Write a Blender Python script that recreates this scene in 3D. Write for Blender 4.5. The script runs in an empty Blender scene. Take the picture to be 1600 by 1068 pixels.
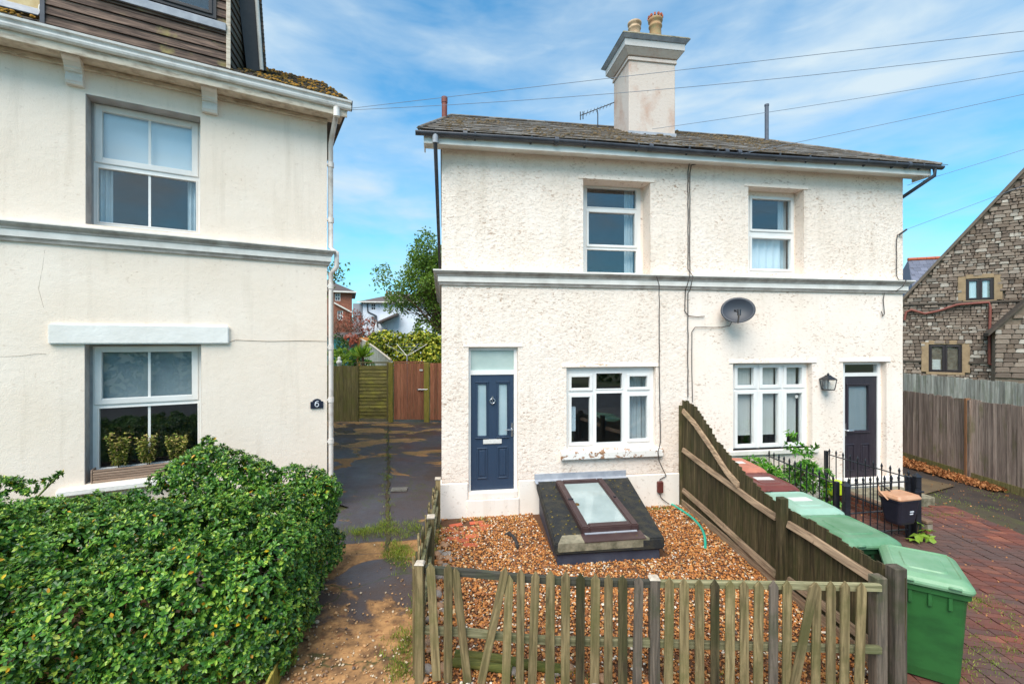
import bpy, bmesh, math, random
import numpy as np
from mathutils import Vector, Matrix, noise as mnoise

random.seed(7); rng = np.random.default_rng(7)
scn = bpy.context.scene
COL = scn.collection
R = math.radians

# ------------------------------------------------------------------ camera
CAMH = 3.04; FPX = 711.0
cam_d = bpy.data.cameras.new('camera'); cam_d.sensor_width = 36.0; cam_d.lens = 36.0 * FPX / 1600.0
cam_d.clip_start = 0.05; cam_d.clip_end = 3000
cam = bpy.data.objects.new('camera', cam_d); COL.objects.link(cam)
cam.location = (0, 0, CAMH); cam.rotation_euler = (R(90), 0, 0)
scn.camera = cam

# ------------------------------------------------------------------ world and sun
SUN_EL, SUN_AZ = 52.0, 200.0           # azimuth clockwise from +Y: the sun stands behind the camera
world = bpy.data.worlds.new('World'); scn.world = world; world.use_nodes = True

def n(nt, t, ins=None, **props):
    nd = nt.nodes.new(t)
    for k, v in props.items(): setattr(nd, k, v)
    for k, v in (ins or {}).items():
        s = nd.inputs[k]
        if isinstance(v, bpy.types.NodeSocket): nt.links.new(v, s)
        else: s.default_value = v
    return nd
def mixc(nt, f, a, b, mode='MIX'):
    nd = nt.nodes.new('ShaderNodeMix'); nd.data_type = 'RGBA'; nd.blend_type = mode
    for i, v in ((0, f), (6, a), (7, b)):
        if isinstance(v, bpy.types.NodeSocket): nt.links.new(v, nd.inputs[i])
        else: nd.inputs[i].default_value = v
    return nd.outputs[2]
def ramp(nt, fac, stops, interp='LINEAR'):
    nd = nt.nodes.new('ShaderNodeValToRGB'); cr = nd.color_ramp; cr.interpolation = interp
    while len(cr.elements) < len(stops): cr.elements.new(0.5)
    for e, (p, c) in zip(cr.elements, stops):
        e.position = p; e.color = c if hasattr(c, '__len__') else (c, c, c, 1)
    nt.links.new(fac, nd.inputs[0])
    return nd.outputs[0]
def math_(nt, op, a, b=0.0, clamp=False):
    nd = nt.nodes.new('ShaderNodeMath'); nd.operation = op; nd.use_clamp = clamp
    for i, v in enumerate((a, b)):
        if isinstance(v, bpy.types.NodeSocket): nt.links.new(v, nd.inputs[i])
        else: nd.inputs[i].default_value = v
    return nd.outputs[0]
def c(r, g, b):
    f = lambda v: (v / 255 / 12.92) if v / 255 <= 0.04045 else ((v / 255 + 0.055) / 1.055) ** 2.4
    return (f(r), f(g), f(b), 1.0)

nt = world.node_tree; nt.nodes.clear()
sky = n(nt, 'ShaderNodeTexSky', sky_type='NISHITA', sun_disc=False, sun_elevation=R(SUN_EL), sun_rotation=R(SUN_AZ),
        altitude=50, air_density=1.0, dust_density=1.0, ozone_density=2.2)
tc = n(nt, 'ShaderNodeTexCoord')
mp = n(nt, 'ShaderNodeMapping', {'Vector': tc.outputs['Generated'], 'Scale': (1.0, 1.0, 3.4), 'Rotation': (0.0, R(14), R(20))})
cn = n(nt, 'ShaderNodeTexNoise', {'Vector': mp.outputs[0], 'Scale': 2.3, 'Detail': 5.0, 'Roughness': 0.5, 'Distortion': 0.35})
cn2 = n(nt, 'ShaderNodeTexNoise', {'Vector': mp.outputs[0], 'Scale': 7.0, 'Detail': 5.0, 'Roughness': 0.55, 'Distortion': 0.5})
cmix = math_(nt, 'ADD', math_(nt, 'MULTIPLY', cn.outputs[0], 0.75), math_(nt, 'MULTIPLY', cn2.outputs[0], 0.25))
cloud = ramp(nt, cmix, [(0.36, 0.05), (0.50, 0.42), (0.65, 1.0)])
skyc = mixc(nt, 1.0, sky.outputs[0], (0.58, 1.44, 1.60, 1), 'MULTIPLY')
colr = mixc(nt, cloud, skyc, (4.3, 5.2, 5.8, 1))
bg = n(nt, 'ShaderNodeBackground', {'Color': colr, 'Strength': 0.1})
out = n(nt, 'ShaderNodeOutputWorld', {'Surface': bg.outputs[0]})

sun_d = bpy.data.lights.new('sun', 'SUN'); sun_d.energy = 3.1; sun_d.angle = R(48); sun_d.color = (1.0, 0.915, 0.82)
sun = bpy.data.objects.new('sun', sun_d); COL.objects.link(sun)
_d = Vector((math.sin(R(SUN_AZ)) * math.cos(R(SUN_EL)), math.cos(R(SUN_AZ)) * math.cos(R(SUN_EL)), math.sin(R(SUN_EL))))
sun.rotation_euler = _d.to_track_quat('Z', 'Y').to_euler(); sun.location = (0, -5, 30)

vs = scn.view_settings
vs.view_transform = 'Standard'; vs.look = 'None'; vs.gamma = 1; vs.exposure = 0.72; vs.use_curve_mapping = False

# ------------------------------------------------------------------ coordinates
def at(x, y, d):                       # a point d metres in front of the camera plane
    return Vector(((x - 800) / FPX * d, d, CAMH - (y - 534) / FPX * d))
def gnd(x, y, z=0.0):                  # a point at height z
    return at(x, y, FPX * (CAMH - z) / (y - 534))
class Frame:                           # a facade: local x along it, y into the building, z up
    def __init__(s, X, Y, yaw):
        s.o = (X, Y); s.yaw = R(yaw); s.u = (math.cos(s.yaw), math.sin(s.yaw)); s.nn = (-s.u[1], s.u[0])
    def pix(s, x, y, ly=0.0):
        t = (x - 800) / FPX
        ox, oy = s.o[0] + s.nn[0] * ly, s.o[1] + s.nn[1] * ly
        a = (t * oy - ox) / (s.u[0] - s.u[1] * t)
        d = oy + s.u[1] * a
        return a, CAMH - (y - 534) / FPX * d
    def rect(s, x0, x1, y0l, y1l, y0r, y1r, ly):
        a0, zt = s.pix(x0, y0l, ly); _, zb = s.pix(x0, y1l, ly)
        a1, zt2 = s.pix(x1, y0r, ly); _, zb2 = s.pix(x1, y1r, ly)
        return (a0, a1, (zb + zb2) / 2, (zt + zt2) / 2)
    def loc(s, p):
        dx, dy = p[0] - s.o[0], p[1] - s.o[1]
        return Vector((dx * s.u[0] + dy * s.u[1], dx * s.nn[0] + dy * s.nn[1], p[2]))
    def wor(s, a, b, z):
        return Vector((s.o[0] + a * s.u[0] + b * s.nn[0], s.o[1] + a * s.u[1] + b * s.nn[1], z))

# ------------------------------------------------------------------ object helpers
def tag(o, label=None, cat=None, group=None, kind=None):
    if label: o['label'] = label
    if cat: o['category'] = cat
    if group: o['group'] = group
    if kind: o['kind'] = kind
    return o
def thing(name, label, cat, loc=(0, 0, 0), rz=0.0, group=None):
    o = bpy.data.objects.new(name, None); o.empty_display_size = 0.1; COL.objects.link(o)
    o.location = loc; o.rotation_euler = (0, 0, rz)
    return tag(o, label, cat, group)
def link(name, me, parent=None, loc=None, rot=None, scale=None):
    o = bpy.data.objects.new(name, me); COL.objects.link(o)
    if parent: o.parent = parent
    if loc is not None: o.location = loc
    if rot is not None: o.rotation_euler = rot
    if scale is not None: o.scale = scale
    return o
class G:
    def __init__(s): s.v = []; s.f = []; s.sm = []
    def add(s, vs_, fs, smooth=False):
        b = len(s.v); s.v += [tuple(p) for p in vs_]; s.f += [tuple(i + b for i in f) for f in fs]; s.sm += [smooth] * len(fs)
        return s
    def hexa(s, p):                    # 8 points: bottom ring 0-3, top ring 4-7
        return s.add(p, [(3, 2, 1, 0), (4, 5, 6, 7), (0, 1, 5, 4), (1, 2, 6, 5), (2, 3, 7, 6), (3, 0, 4, 7)])
    def box(s, x0, x1, y0, y1, z0, z1):
        return s.hexa([(x0, y0, z0), (x1, y0, z0), (x1, y1, z0), (x0, y1, z0), (x0, y0, z1), (x1, y0, z1), (x1, y1, z1), (x0, y1, z1)])
    def prism(s, poly, ax, a, b):      # extrude a 2D outline along an axis
        def P(u, w, t): return {'x': (t, u, w), 'y': (u, t, w), 'z': (u, w, t)}[ax]
        k = len(poly)
        vs_ = [P(u, w, a) for u, w in poly] + [P(u, w, b) for u, w in poly]
        fs = [tuple(range(k))[::-1], tuple(range(k, 2 * k))] + [(i, (i + 1) % k, k + (i + 1) % k, k + i) for i in range(k)]
        return s.add(vs_, fs)
    def tube(s, pts, r, k=8, cap=True, smooth=True):
        pts = [Vector(p) for p in pts]; m = len(pts)
        rr = r if hasattr(r, '__len__') else [r] * m
        vs_ = []; prev = None
        for i in range(m):
            t = (pts[min(i + 1, m - 1)] - pts[max(i - 1, 0)])
            t = t.normalized() if t.length > 1e-9 else Vector((0, 0, 1))
            if prev is None:
                a = t.cross(Vector((0, 0, 1)) if abs(t.z) < 0.9 else Vector((1, 0, 0))).normalized()
            else:
                a = (prev - t * prev.dot(t)); a = a.normalized() if a.length > 1e-6 else prev
            prev = a; b = t.cross(a)
            for j in range(k):
                th = 2 * math.pi * j / k
                vs_.append(pts[i] + (a * math.cos(th) + b * math.sin(th)) * rr[i])
        fs = [(i * k + j, i * k + (j + 1) % k, (i + 1) * k + (j + 1) % k, (i + 1) * k + j) for i in range(m - 1) for j in range(k)]
        s.add(vs_, fs, smooth)
        if cap: s.add(vs_[:k], [tuple(range(k))[::-1]]); s.add(vs_[-k:], [tuple(range(k))])
        return s
    def lathe(s, prof, k=16, at_=(0, 0, 0), smooth=True):
        vs_ = [(at_[0] + r * math.cos(2 * math.pi * j / k), at_[1] + r * math.sin(2 * math.pi * j / k), at_[2] + z) for r, z in prof for j in range(k)]
        m = len(prof)
        fs = [(i * k + j, i * k + (j + 1) % k, (i + 1) * k + (j + 1) % k, (i + 1) * k + j) for i in range(m - 1) for j in range(k)]
        s.add(vs_, fs, smooth)
        s.add(vs_[-k:], [tuple(range(k))]); s.add(vs_[:k], [tuple(range(k))[::-1]])
        return s
    def around(s, prof, W, back, close=True):   # a moulding (outward, z) mitred round three sides of a block 0..W
        k = len(prof)
        path = lambda o: [(-o, back), (-o, -o), (W + o, -o), (W + o, back)]
        vs_ = [(path(o)[i][0], path(o)[i][1], z) for i in range(4) for o, z in prof]
        fs = [(i * k + j, i * k + (j + 1) % k, (i + 1) * k + (j + 1) % k, (i + 1) * k + j) for i in range(3) for j in range(k if close else k - 1)]
        s.add(vs_, fs)
        if close: s.add(vs_[:k], [tuple(range(k))]); s.add(vs_[-k:], [tuple(range(k))[::-1]])
        return s
    def plate(s, x0, x1, z0, z1, holes, y0, y1):  # a slab with rectangular holes
        xs = sorted({x0, x1} | {h[0] for h in holes} | {h[1] for h in holes})
        zs = sorted({z0, z1} | {h[2] for h in holes} | {h[3] for h in holes})
        for i in range(len(xs) - 1):
            for j in range(len(zs) - 1):
                mx, mz = (xs[i] + xs[i + 1]) / 2, (zs[j] + zs[j + 1]) / 2
                if any(h[0] < mx < h[1] and h[2] < mz < h[3] for h in holes): continue
                s.add([(xs[i], y0, zs[j]), (xs[i + 1], y0, zs[j]), (xs[i + 1], y0, zs[j + 1]), (xs[i], y0, zs[j + 1])], [(0, 1, 2, 3)])
        for (a, b, p, q), sg in [((x0, x1, z0, z1), 1)] + [(h, -1) for h in holes]:
            r = [(a, p), (b, p), (b, q), (a, q)]
            for i in range(4):
                (u, w), (u2, w2) = r[i], r[(i + 1) % 4]
                s.add([(u, y0, w), (u, y1, w), (u2, y1, w2), (u2, y0, w2)], [(0, 1, 2, 3)])
        return s
    def mesh(s, name, mat, bev=0.0, seg=1):
        me = bpy.data.meshes.new(name); me.from_pydata(s.v, [], s.f)
        me.polygons.foreach_set('use_smooth', s.sm)
        bm = bmesh.new(); bm.from_mesh(me)
        if bev > 0:
            bmesh.ops.remove_doubles(bm, verts=bm.verts, dist=1e-6)
            es = [e for e in bm.edges if len(e.link_faces) == 2 and e.calc_face_angle(0) > 0.6]
            bmesh.ops.bevel(bm, geom=es, offset=bev, segments=seg, affect='EDGES', clamp_overlap=True)
        bmesh.ops.recalc_face_normals(bm, faces=bm.faces)
        bm.to_mesh(me); bm.free()
        me.materials.append(mat); me.update()
        return me
    def obj(s, name, mat, parent=None, bev=0.0, loc=None, rot=None, seg=1):
        return link(name, s.mesh(name, mat, bev, seg), parent, loc, rot)

def np_mesh(name, V, F, mat, smooth=False):          # big meshes: F is (n,3) or (n,4)
    me = bpy.data.meshes.new(name); k = F.shape[1]
    me.vertices.add(len(V)); me.vertices.foreach_set('co', np.asarray(V, dtype=np.float32).ravel())
    me.loops.add(F.size); me.loops.foreach_set('vertex_index', F.astype(np.int32).ravel())
    me.polygons.add(len(F)); me.polygons.foreach_set('loop_start', np.arange(0, F.size, k, dtype=np.int32))
    me.polygons.foreach_set('use_smooth', np.full(len(F), smooth))
    me.update(calc_edges=True); me.validate(); me.materials.append(mat)
    return me
def scatter(TV, TF, P, A, B, C):       # template copies with axes A, B, C (already scaled) at P
    nT = len(TV)
    V = P[:, None, :] + TV[None, :, 0:1] * A[:, None, :] + TV[None, :, 1:2] * B[:, None, :] + TV[None, :, 2:3] * C[:, None, :]
    F = TF[None, :, :] + (np.arange(len(P)) * nT)[:, None, None]
    return V.reshape(-1, 3), F.reshape(-1, TF.shape[1])
def unit(v): return v / np.maximum(np.linalg.norm(v, axis=-1, keepdims=True), 1e-9)
def rnd_frames(m, flat=False):
    a = unit(rng.normal(size=(m, 3)))
    if flat: a[:, 2] *= 0.25; a = unit(a)
    h = unit(rng.normal(size=(m, 3)) * (0.25 if flat else 1.0) + (np.array([0, 0, 1.0]) if flat else 0))
    b = unit(np.cross(h, a)); cc = np.cross(a, b)
    return a, b, cc
LEAF_V = np.array([(0, 0, 0), (.5, 0, -.05), (1, 0, -.13), (.25, .38, .03), (.68, .42, .0), (.25, -.38, .03), (.68, -.42, .0)], float)
LEAF_F = np.array([(0, 1, 3), (3, 1, 4), (4, 1, 2), (0, 5, 1), (5, 6, 1), (6, 2, 1)])
LEAF4_V = np.array([(0, 0, 0), (.5, 0, -.03), (1, 0, -.14), (.45, .5, .06), (.45, -.5, .06)], float)
LEAF4_F = np.array([(0, 1, 3), (1, 2, 3), (0, 4, 1), (1, 4, 2)])
ICO = bmesh.new(); bmesh.ops.create_icosphere(ICO, subdivisions=1, radius=1.0)
ICO_V = np.array([v.co[:] for v in ICO.verts]); ICO_F = np.array([[v.index for v in f.verts] for f in ICO.faces]); ICO.free()

def rosette(P, D, length, width, k=8, lo=.12, hi=.95):
    """a star of k leaves round each shoot tip, outer ones flat, inner ones rising"""
    D = unit(D); m = len(P); e1 = unit(np.cross(D, rng.normal(size=(m, 3)))); e2 = np.cross(D, e1); Vs, Fs, off = [], [], 0
    for j in range(k):
        th = 2.4 * j + rng.normal(size=(m, 1)) * .25; ph = lo + (hi - lo) * j / max(1, k - 1) + rng.normal(size=(m, 1)) * .14
        rad = np.cos(th) * e1 + np.sin(th) * e2; ax = np.cos(ph) * rad + np.sin(ph) * D; nr = np.cos(ph) * D - np.sin(ph) * rad
        B = np.cross(nr, ax); s = (1.0 - .5 * j / k) * rng.uniform(.8, 1.15, (m, 1))
        V, F = scatter(LEAF_V, LEAF_F, P - D * (.012 * (k - j) / k), ax * length * s, B * width * s, nr * length * s)
        Vs.append(V); Fs.append(F + off); off += len(V)
    return np.vstack(Vs), np.vstack(Fs)
def leaves(P, D, length, width, spread=0.9, k=1, jit=0.3, up=0.35):
    """k leaves round each shoot tip P pointing along D"""
    m = len(P); P = np.repeat(P, k, 0); D = np.repeat(unit(D), k, 0); nl = len(P)
    r = unit(np.cross(D, rng.normal(size=(nl, 3))))
    ax = unit(D * rng.uniform(0.15, 0.9, (nl, 1)) + r * spread)
    nr = unit(D + np.array([0, 0, up]) + rng.normal(size=(nl, 3)) * jit)
    B = unit(np.cross(nr, ax)); C = np.cross(ax, B)
    L = length * rng.uniform(0.65, 1.2, (nl, 1)); W = width * rng.uniform(0.75, 1.2, (nl, 1))
    return scatter(LEAF4_V, LEAF4_F, P - ax * L * 0.1, ax * L, B * W, C * L)

def hash2(i, j, s): 
    h = np.sin(i * 127.1 + j * 311.7 + s * 74.7) * 43758.5453
    return h - np.floor(h)
def vnoise(x, y, s=0):
    i, j = np.floor(x), np.floor(y); fx, fy = x - i, y - j
    fx, fy = fx * fx * (3 - 2 * fx), fy * fy * (3 - 2 * fy)
    a, b, c_, d = hash2(i, j, s), hash2(i + 1, j, s), hash2(i, j + 1, s), hash2(i + 1, j + 1, s)
    return (a * (1 - fx) + b * fx) * (1 - fy) + (c_ * (1 - fx) + d * fx) * fy

# ------------------------------------------------------------------ materials
def newmat(name):
    m = bpy.data.materials.new(name); m.use_nodes = True; nt = m.node_tree
    return m, nt, nt.nodes['Principled BSDF']
def coords(nt, scale=(1, 1, 1), world_=False):
    if world_:
        v = n(nt, 'ShaderNodeNewGeometry').outputs['Position']
    else:
        v = n(nt, 'ShaderNodeTexCoord').outputs['Object']
        oi = n(nt, 'ShaderNodeObjectInfo')
        off = math_(nt, 'MULTIPLY', oi.outputs['Random'], 37.0)
        cv = n(nt, 'ShaderNodeCombineXYZ', {'X': off, 'Y': off, 'Z': off})
        v = n(nt, 'ShaderNodeVectorMath', {0: v, 1: cv.outputs[0]}, operation='ADD').outputs[0]
    return n(nt, 'ShaderNodeMapping', {'Vector': v, 'Scale': scale}).outputs[0]
def noi(nt, v, s, d=5.0, r=0.6, dist=0.0):
    return n(nt, 'ShaderNodeTexNoise', {'Vector': v, 'Scale': s, 'Detail': d, 'Roughness': r, 'Distortion': dist}).outputs[0]
def setbump(nt, b, h, strength=0.4, dist=0.01):
    bp = n(nt, 'ShaderNodeBump', {'Height': h, 'Strength': strength, 'Distance': dist})
    nt.links.new(bp.outputs[0], b.inputs['Normal'])
def plain(name, col, col2=None, rough=0.6, scale=6.0, bump=0.0, bscale=60.0, metallic=0.0, lo=0.35, hi=0.7, orand=0.0, spec=0.5, stretch=(1, 1, 1), world_=False):
    m, nt, b = newmat(name)
    v = coords(nt, stretch, world_)
    f = ramp(nt, noi(nt, v, scale, 6.0), [(lo, 0.0), (hi, 1.0)])
    if col2 is None: col2 = tuple(x * 0.72 for x in col[:3]) + (1,)
    cc = mixc(nt, f, col, col2)
    if orand:
        oi = n(nt, 'ShaderNodeObjectInfo')
        k = ramp(nt, oi.outputs['Random'], [(0, 1 - orand), (1, 1 + orand)])
        cc = mixc(nt, 1.0, cc, k, 'MULTIPLY')
    nt.links.new(cc, b.inputs['Base Color'])
    b.inputs['Roughness'].default_value = rough; b.inputs['Metallic'].default_value = metallic
    b.inputs['Specular IOR Level'].default_value = spec
    if bump: setbump(nt, b, noi(nt, v, bscale, 4.0), bump, 0.01)
    return m
def wood(name, a, b_, moss=None, mossamt=0.5, grain=(22, 22, 1.3), rough=0.8, orand=0.25, ends=None):
    """weathered timber, grain along local z"""
    m, nt, b = newmat(name)
    v = coords(nt, grain); g = noi(nt, v, 1.6, 8.0, 0.65, 0.6)
    cc = mixc(nt, ramp(nt, g, [(0.36, 0.0), (0.60, 1.0)]), a, b_)
    v2 = coords(nt, (1, 1, 1))
    if moss: cc = mixc(nt, ramp(nt, noi(nt, v2, 2.6, 7.0, 0.65), [(0.62 - mossamt * 0.4, 0.0), (0.80 - mossamt * 0.3, 0.85)]), cc, moss)
    kn = n(nt, 'ShaderNodeTexVoronoi', {'Vector': coords(nt, (7, 7, 2.2)), 'Scale': 1.0})
    cc = mixc(nt, ramp(nt, kn.outputs[0], [(0.04, 0.75), (0.10, 0.0)]), cc, tuple(x * 0.3 for x in a[:3]) + (1,))
    oi = n(nt, 'ShaderNodeObjectInfo')
    cc = mixc(nt, 1.0, cc, ramp(nt, oi.outputs['Random'], [(0, 1 - orand), (1, 1 + orand)]), 'MULTIPLY')
    nt.links.new(cc, b.inputs['Base Color']); b.inputs['Roughness'].default_value = rough
    b.inputs['Specular IOR Level'].default_value = 0.25
    setbump(nt, b, g, 0.5, 0.006)
    return m
def leafmat(name, stops, rough=0.42, trans=0.25, spec=0.4):
    m, nt, b = newmat(name)
    ge = n(nt, 'ShaderNodeNewGeometry')
    cc = ramp(nt, ge.outputs['Random Per Island'], stops)
    nv = noi(nt, coords(nt), 2.6, 4.0)
    cc = mixc(nt, 1.0, cc, ramp(nt, nv, [(0.3, 0.60), (0.7, 1.38)]), 'MULTIPLY')
    nt.links.new(cc, b.inputs['Base Color']); b.inputs['Roughness'].default_value = rough
    b.inputs['Specular IOR Level'].default_value = spec
    tr = n(nt, 'ShaderNodeBsdfTranslucent', {'Color': cc})
    mx = n(nt, 'ShaderNodeMixShader', {0: trans, 1: b.outputs[0], 2: tr.outputs[0]})
    nt.links.new(mx.outputs[0], nt.nodes['Material Output'].inputs['Surface'])
    return m
def glass(name, tint=(0.93, 0.96, 0.97, 1), refl=0.07, rough=0.0):
    m, nt, b = newmat(name)
    lw = n(nt, 'ShaderNodeLayerWeight', {'Blend': 0.5})
    fac = math_(nt, 'ADD', math_(nt, 'MULTIPLY', math_(nt, 'POWER', lw.outputs['Facing'], 4.0), 0.85), refl)
    gl = n(nt, 'ShaderNodeBsdfGlossy', {'Color': (1, 1, 1, 1), 'Roughness': rough})
    tp = n(nt, 'ShaderNodeBsdfTransparent', {'Color': tint})
    mx = n(nt, 'ShaderNodeMixShader', {0: fac, 1: tp.outputs[0], 2: gl.outputs[0]})
    nt.links.new(mx.outputs[0], nt.nodes['Material Output'].inputs['Surface'])
    return m

def render_mat(name, base, dirt, dirtamt, bump, bscale, world_=False, stain=None, stainamt=0.35, pits=False, patchy=False):
    m, nt, b = newmat(name)
    v = coords(nt)
    lg = noi(nt, v, 0.9, 6.0, 0.6)
    cc = mixc(nt, ramp(nt, lg, [(0.35, 0.0), (0.75, 1.0)]), base, tuple(x * y for x, y in zip(base[:3], (0.93, 0.90, 0.86))) + (1,))
    sp = noi(nt, coords(nt, (1.0, 1.0, 2.1)) if pits else v, 15.0 if pits else 17.0, 4.0, 0.6, 0.3 if pits else 0.0)                       # specks of grime
    pa = noi(nt, v, 1.7, 5.0, 0.6)
    mask = math_(nt, 'MULTIPLY', ramp(nt, sp, [(0.555 if pits else 0.60, 0.0), (0.65 if pits else 0.70, 1.0)]), ramp(nt, pa, [(0.42, 0.16), (0.62, 1.0)]))
    cc = mixc(nt, math_(nt, 'MULTIPLY', mask, dirtamt), cc, dirt)
    vs_ = coords(nt, (2.0, 2.0, 1.3) if patchy else (5.0, 5.0, 0.35)); st = noi(nt, vs_, 1.0, 6.0, 0.6)   # run-off streaks
    cc = mixc(nt, math_(nt, 'MULTIPLY', ramp(nt, st, [(0.58 - stainamt * .12, 0.0), (0.78, 1.0)]), stainamt), cc, stain or c(196, 178, 158))
    nt.links.new(cc, b.inputs['Base Color']); b.inputs['Roughness'].default_value = 0.9; b.inputs['Specular IOR Level'].default_value = 0.2
    if pits:
        h = math_(nt, 'ADD', ramp(nt, noi(nt, coords(nt, (1, 1, 1.4)), bscale, 3.0, 0.6, 0.15), [(0.30, 0.0), (0.46, 1.0)]), math_(nt, 'MULTIPLY', noi(nt, v, 90.0, 3.0, 0.6), 0.5))
        at_ = n(nt, 'ShaderNodeAttribute', attribute_name='rough')
        setbump(nt, b, math_(nt, 'MULTIPLY', h, at_.outputs['Fac']), bump, 0.022)
    else: setbump(nt, b, noi(nt, v, bscale, 5.0, 0.65), bump, 0.012)
    return m

M = {}
M['roughcast'] = render_mat('roughcast', c(244, 228, 215), c(160, 124, 98), 0.75, 0.5, 30, pits=True)
M['cream_render'] = render_mat('cream_render', c(247, 230, 214), c(176, 146, 120), 0.35, 0.5, 70)
M['plinth'] = render_mat('plinth', c(238, 230, 222), c(150, 130, 110), 0.5, 0.15, 30)
M['chimney_render'] = render_mat('chimney_render', c(206, 192, 182), c(150, 116, 96), 0.5, 0.6, 18, stain=c(172, 122, 94), stainamt=0.8, patchy=True)
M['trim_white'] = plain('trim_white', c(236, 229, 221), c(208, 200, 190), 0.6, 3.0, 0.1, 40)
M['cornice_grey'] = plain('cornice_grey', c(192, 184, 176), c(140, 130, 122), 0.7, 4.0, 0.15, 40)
M['fascia'] = plain('fascia', c(236, 232, 226), c(214, 206, 196), 0.5, 2.5)
M['old_fascia'] = plain('old_fascia', c(216, 200, 180), c(140, 116, 92), 0.75, 5.0, 0.25, 40, lo=0.45, hi=0.75, stretch=(1, 1, 3))
M['upvc'] = plain('upvc', c(238, 235, 231), c(224, 220, 216), 0.32, 1.5)
M['gutter_black'] = plain('gutter_black', c(52, 54, 62), c(78, 80, 88), 0.42, 4.0)
M['gutter_white'] = plain('gutter_white', c(228, 222, 216), c(166, 154, 144), 0.45, 4.0, lo=0.5, hi=0.85)
M['pipe_cream'] = plain('pipe_cream', c(222, 212, 204), c(150, 128, 112), 0.5, 3.0, lo=0.5, hi=0.8)
M['lead'] = plain('lead', c(142, 146, 156), c(176, 178, 184), 0.55, 5.0, 0.2, 25)
M['glass'] = glass('glass')
M['glass_obscure'] = plain('glass_obscure', c(150, 172, 180), c(172, 190, 196), 0.22, 2.0, 0.1, 80, spec=0.8)
M['glass_fan'] = plain('glass_fan', c(168, 186, 180), c(190, 204, 198), 0.15, 2.0, spec=0.8)
M['blind'] = plain('blind', c(206, 202, 196), c(192, 188, 182), 0.85, 1.2, stretch=(60, 1, 1))
M['blind_white'] = plain('blind_white', c(232, 238, 242), c(222, 230, 236), 0.8, 1.0)
M['blind_grey'] = plain('blind_grey', c(150, 160, 164), c(135, 146, 150), 0.8, 1.0)
M['curtain'] = plain('curtain', c(206, 212, 214), c(186, 194, 198), 0.9, 3.0)
M['room'] = plain('room', c(120, 118, 118), c(92, 90, 92), 0.9, 0.8)
M['door_blue'] = plain('door_blue', c(47, 64, 86), c(42, 58, 79), 0.38, 3.0, 0.06, 120, stretch=(30, 30, 1))
M['door_black'] = plain('door_black', c(40, 36, 44), c(60, 54, 62), 0.30, 3.0, 0.08, 120, stretch=(30, 30, 1))
M['chrome'] = plain('chrome', c(210, 212, 216), c(190, 192, 196), 0.22, 4.0, metallic=0.9)
M['iron_black'] = plain('iron_black', c(24, 26, 32), c(36, 38, 46), 0.36, 8.0)
M['cable'] = plain('cable', c(70, 60, 56), c(50, 44, 42), 0.6, 5.0)
M['wire'] = plain('wire', c(112, 122, 138), c(100, 110, 124), 0.6, 5.0)
M['terracotta'] = plain('terracotta', c(176, 128, 92), c(150, 140, 100), 0.85, 9.0, 0.3, 50)
M['terracotta_pale'] = plain('terracotta_pale', c(206, 176, 144), c(160, 130, 100), 0.85, 9.0, 0.3, 50)
M['terracotta_red'] = plain('terracotta_red', c(188, 96, 62), c(150, 84, 60), 0.85, 9.0, 0.3, 50)
M['rust_pipe'] = plain('rust_pipe', c(134, 74, 62), c(110, 58, 50), 0.7, 8.0)
M['grey_pipe'] = plain('grey_pipe', c(92, 98, 112), c(74, 80, 92), 0.6, 8.0)
M['felt'] = plain('felt', c(30, 32, 35), c(58, 54, 42), 0.85, 9.0, 0.7, 160, lo=0.42, hi=0.68)
M['felt_wall'] = plain('felt_wall', c(50, 54, 70), c(66, 70, 84), 0.6, 5.0, 0.2, 60)
M['concrete'] = plain('concrete', c(150, 140, 118), c(74, 72, 54), 0.9, 7.0, 0.3, 70)
M['skylight_frame'] = plain('skylight_frame', c(64, 46, 46), c(76, 58, 56), 0.4, 6.0)
M['skylight_glass'] = plain('skylight_glass', c(150, 162, 160), c(172, 184, 182), 0.10, 1.6, spec=0.9)
M['hose'] = plain('hose', c(44, 176, 150), c(36, 150, 130), 0.4, 9.0)
M['box_brown'] = plain('box_brown', c(104, 52, 44), c(84, 42, 38), 0.5, 9.0)
M['dish'] = plain('dish', c(50, 54, 64), c(40, 44, 54), 0.45, 3.0)
M['bin_green'] = plain('bin_green', c(46, 100, 50), c(32, 72, 38), 0.42, 3.0, 0.10, 160, lo=.46, hi=.82, stretch=(1, 1, 2))
M['bin_green_lid'] = plain('bin_green_lid', c(98, 142, 102), c(126, 160, 128), 0.42, 3.5, 0.05, 90)
M['bin_pale_lid'] = plain('bin_pale_lid', c(146, 176, 158), c(130, 164, 144), 0.40, 5.0, 0.05, 90)
M['bin_mid_lid'] = plain('bin_mid_lid', c(76, 122, 86), c(108, 144, 114), 0.42, 3.5, 0.05, 90)
M['bin_red_lid'] = plain('bin_red_lid', c(112, 54, 46), c(96, 46, 40), 0.40, 5.0, 0.05, 90)
M['bin_pink_lid'] = plain('bin_pink_lid', c(172, 104, 84), c(190, 124, 100), 0.45, 5.0, 0.05, 90)
M['bin_dark'] = plain('bin_dark', c(54, 50, 50), c(44, 40, 42), 0.45, 5.0)
M['sticker'] = plain('sticker', c(222, 218, 212), c(200, 196, 190), 0.5, 30.0)
M['caddy'] = plain('caddy', c(34, 36, 48), c(26, 28, 38), 0.42, 9.0)
M['caddy_lid'] = plain('caddy_lid', c(196, 150, 118), c(180, 128, 96), 0.45, 5.0)
M['print_white'] = plain('print_white', c(220, 224, 230), c(200, 204, 212), 0.5, 9.0)
M['lime'] = plain('lime', c(190, 214, 40), c(170, 196, 36), 0.4, 5.0)
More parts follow.
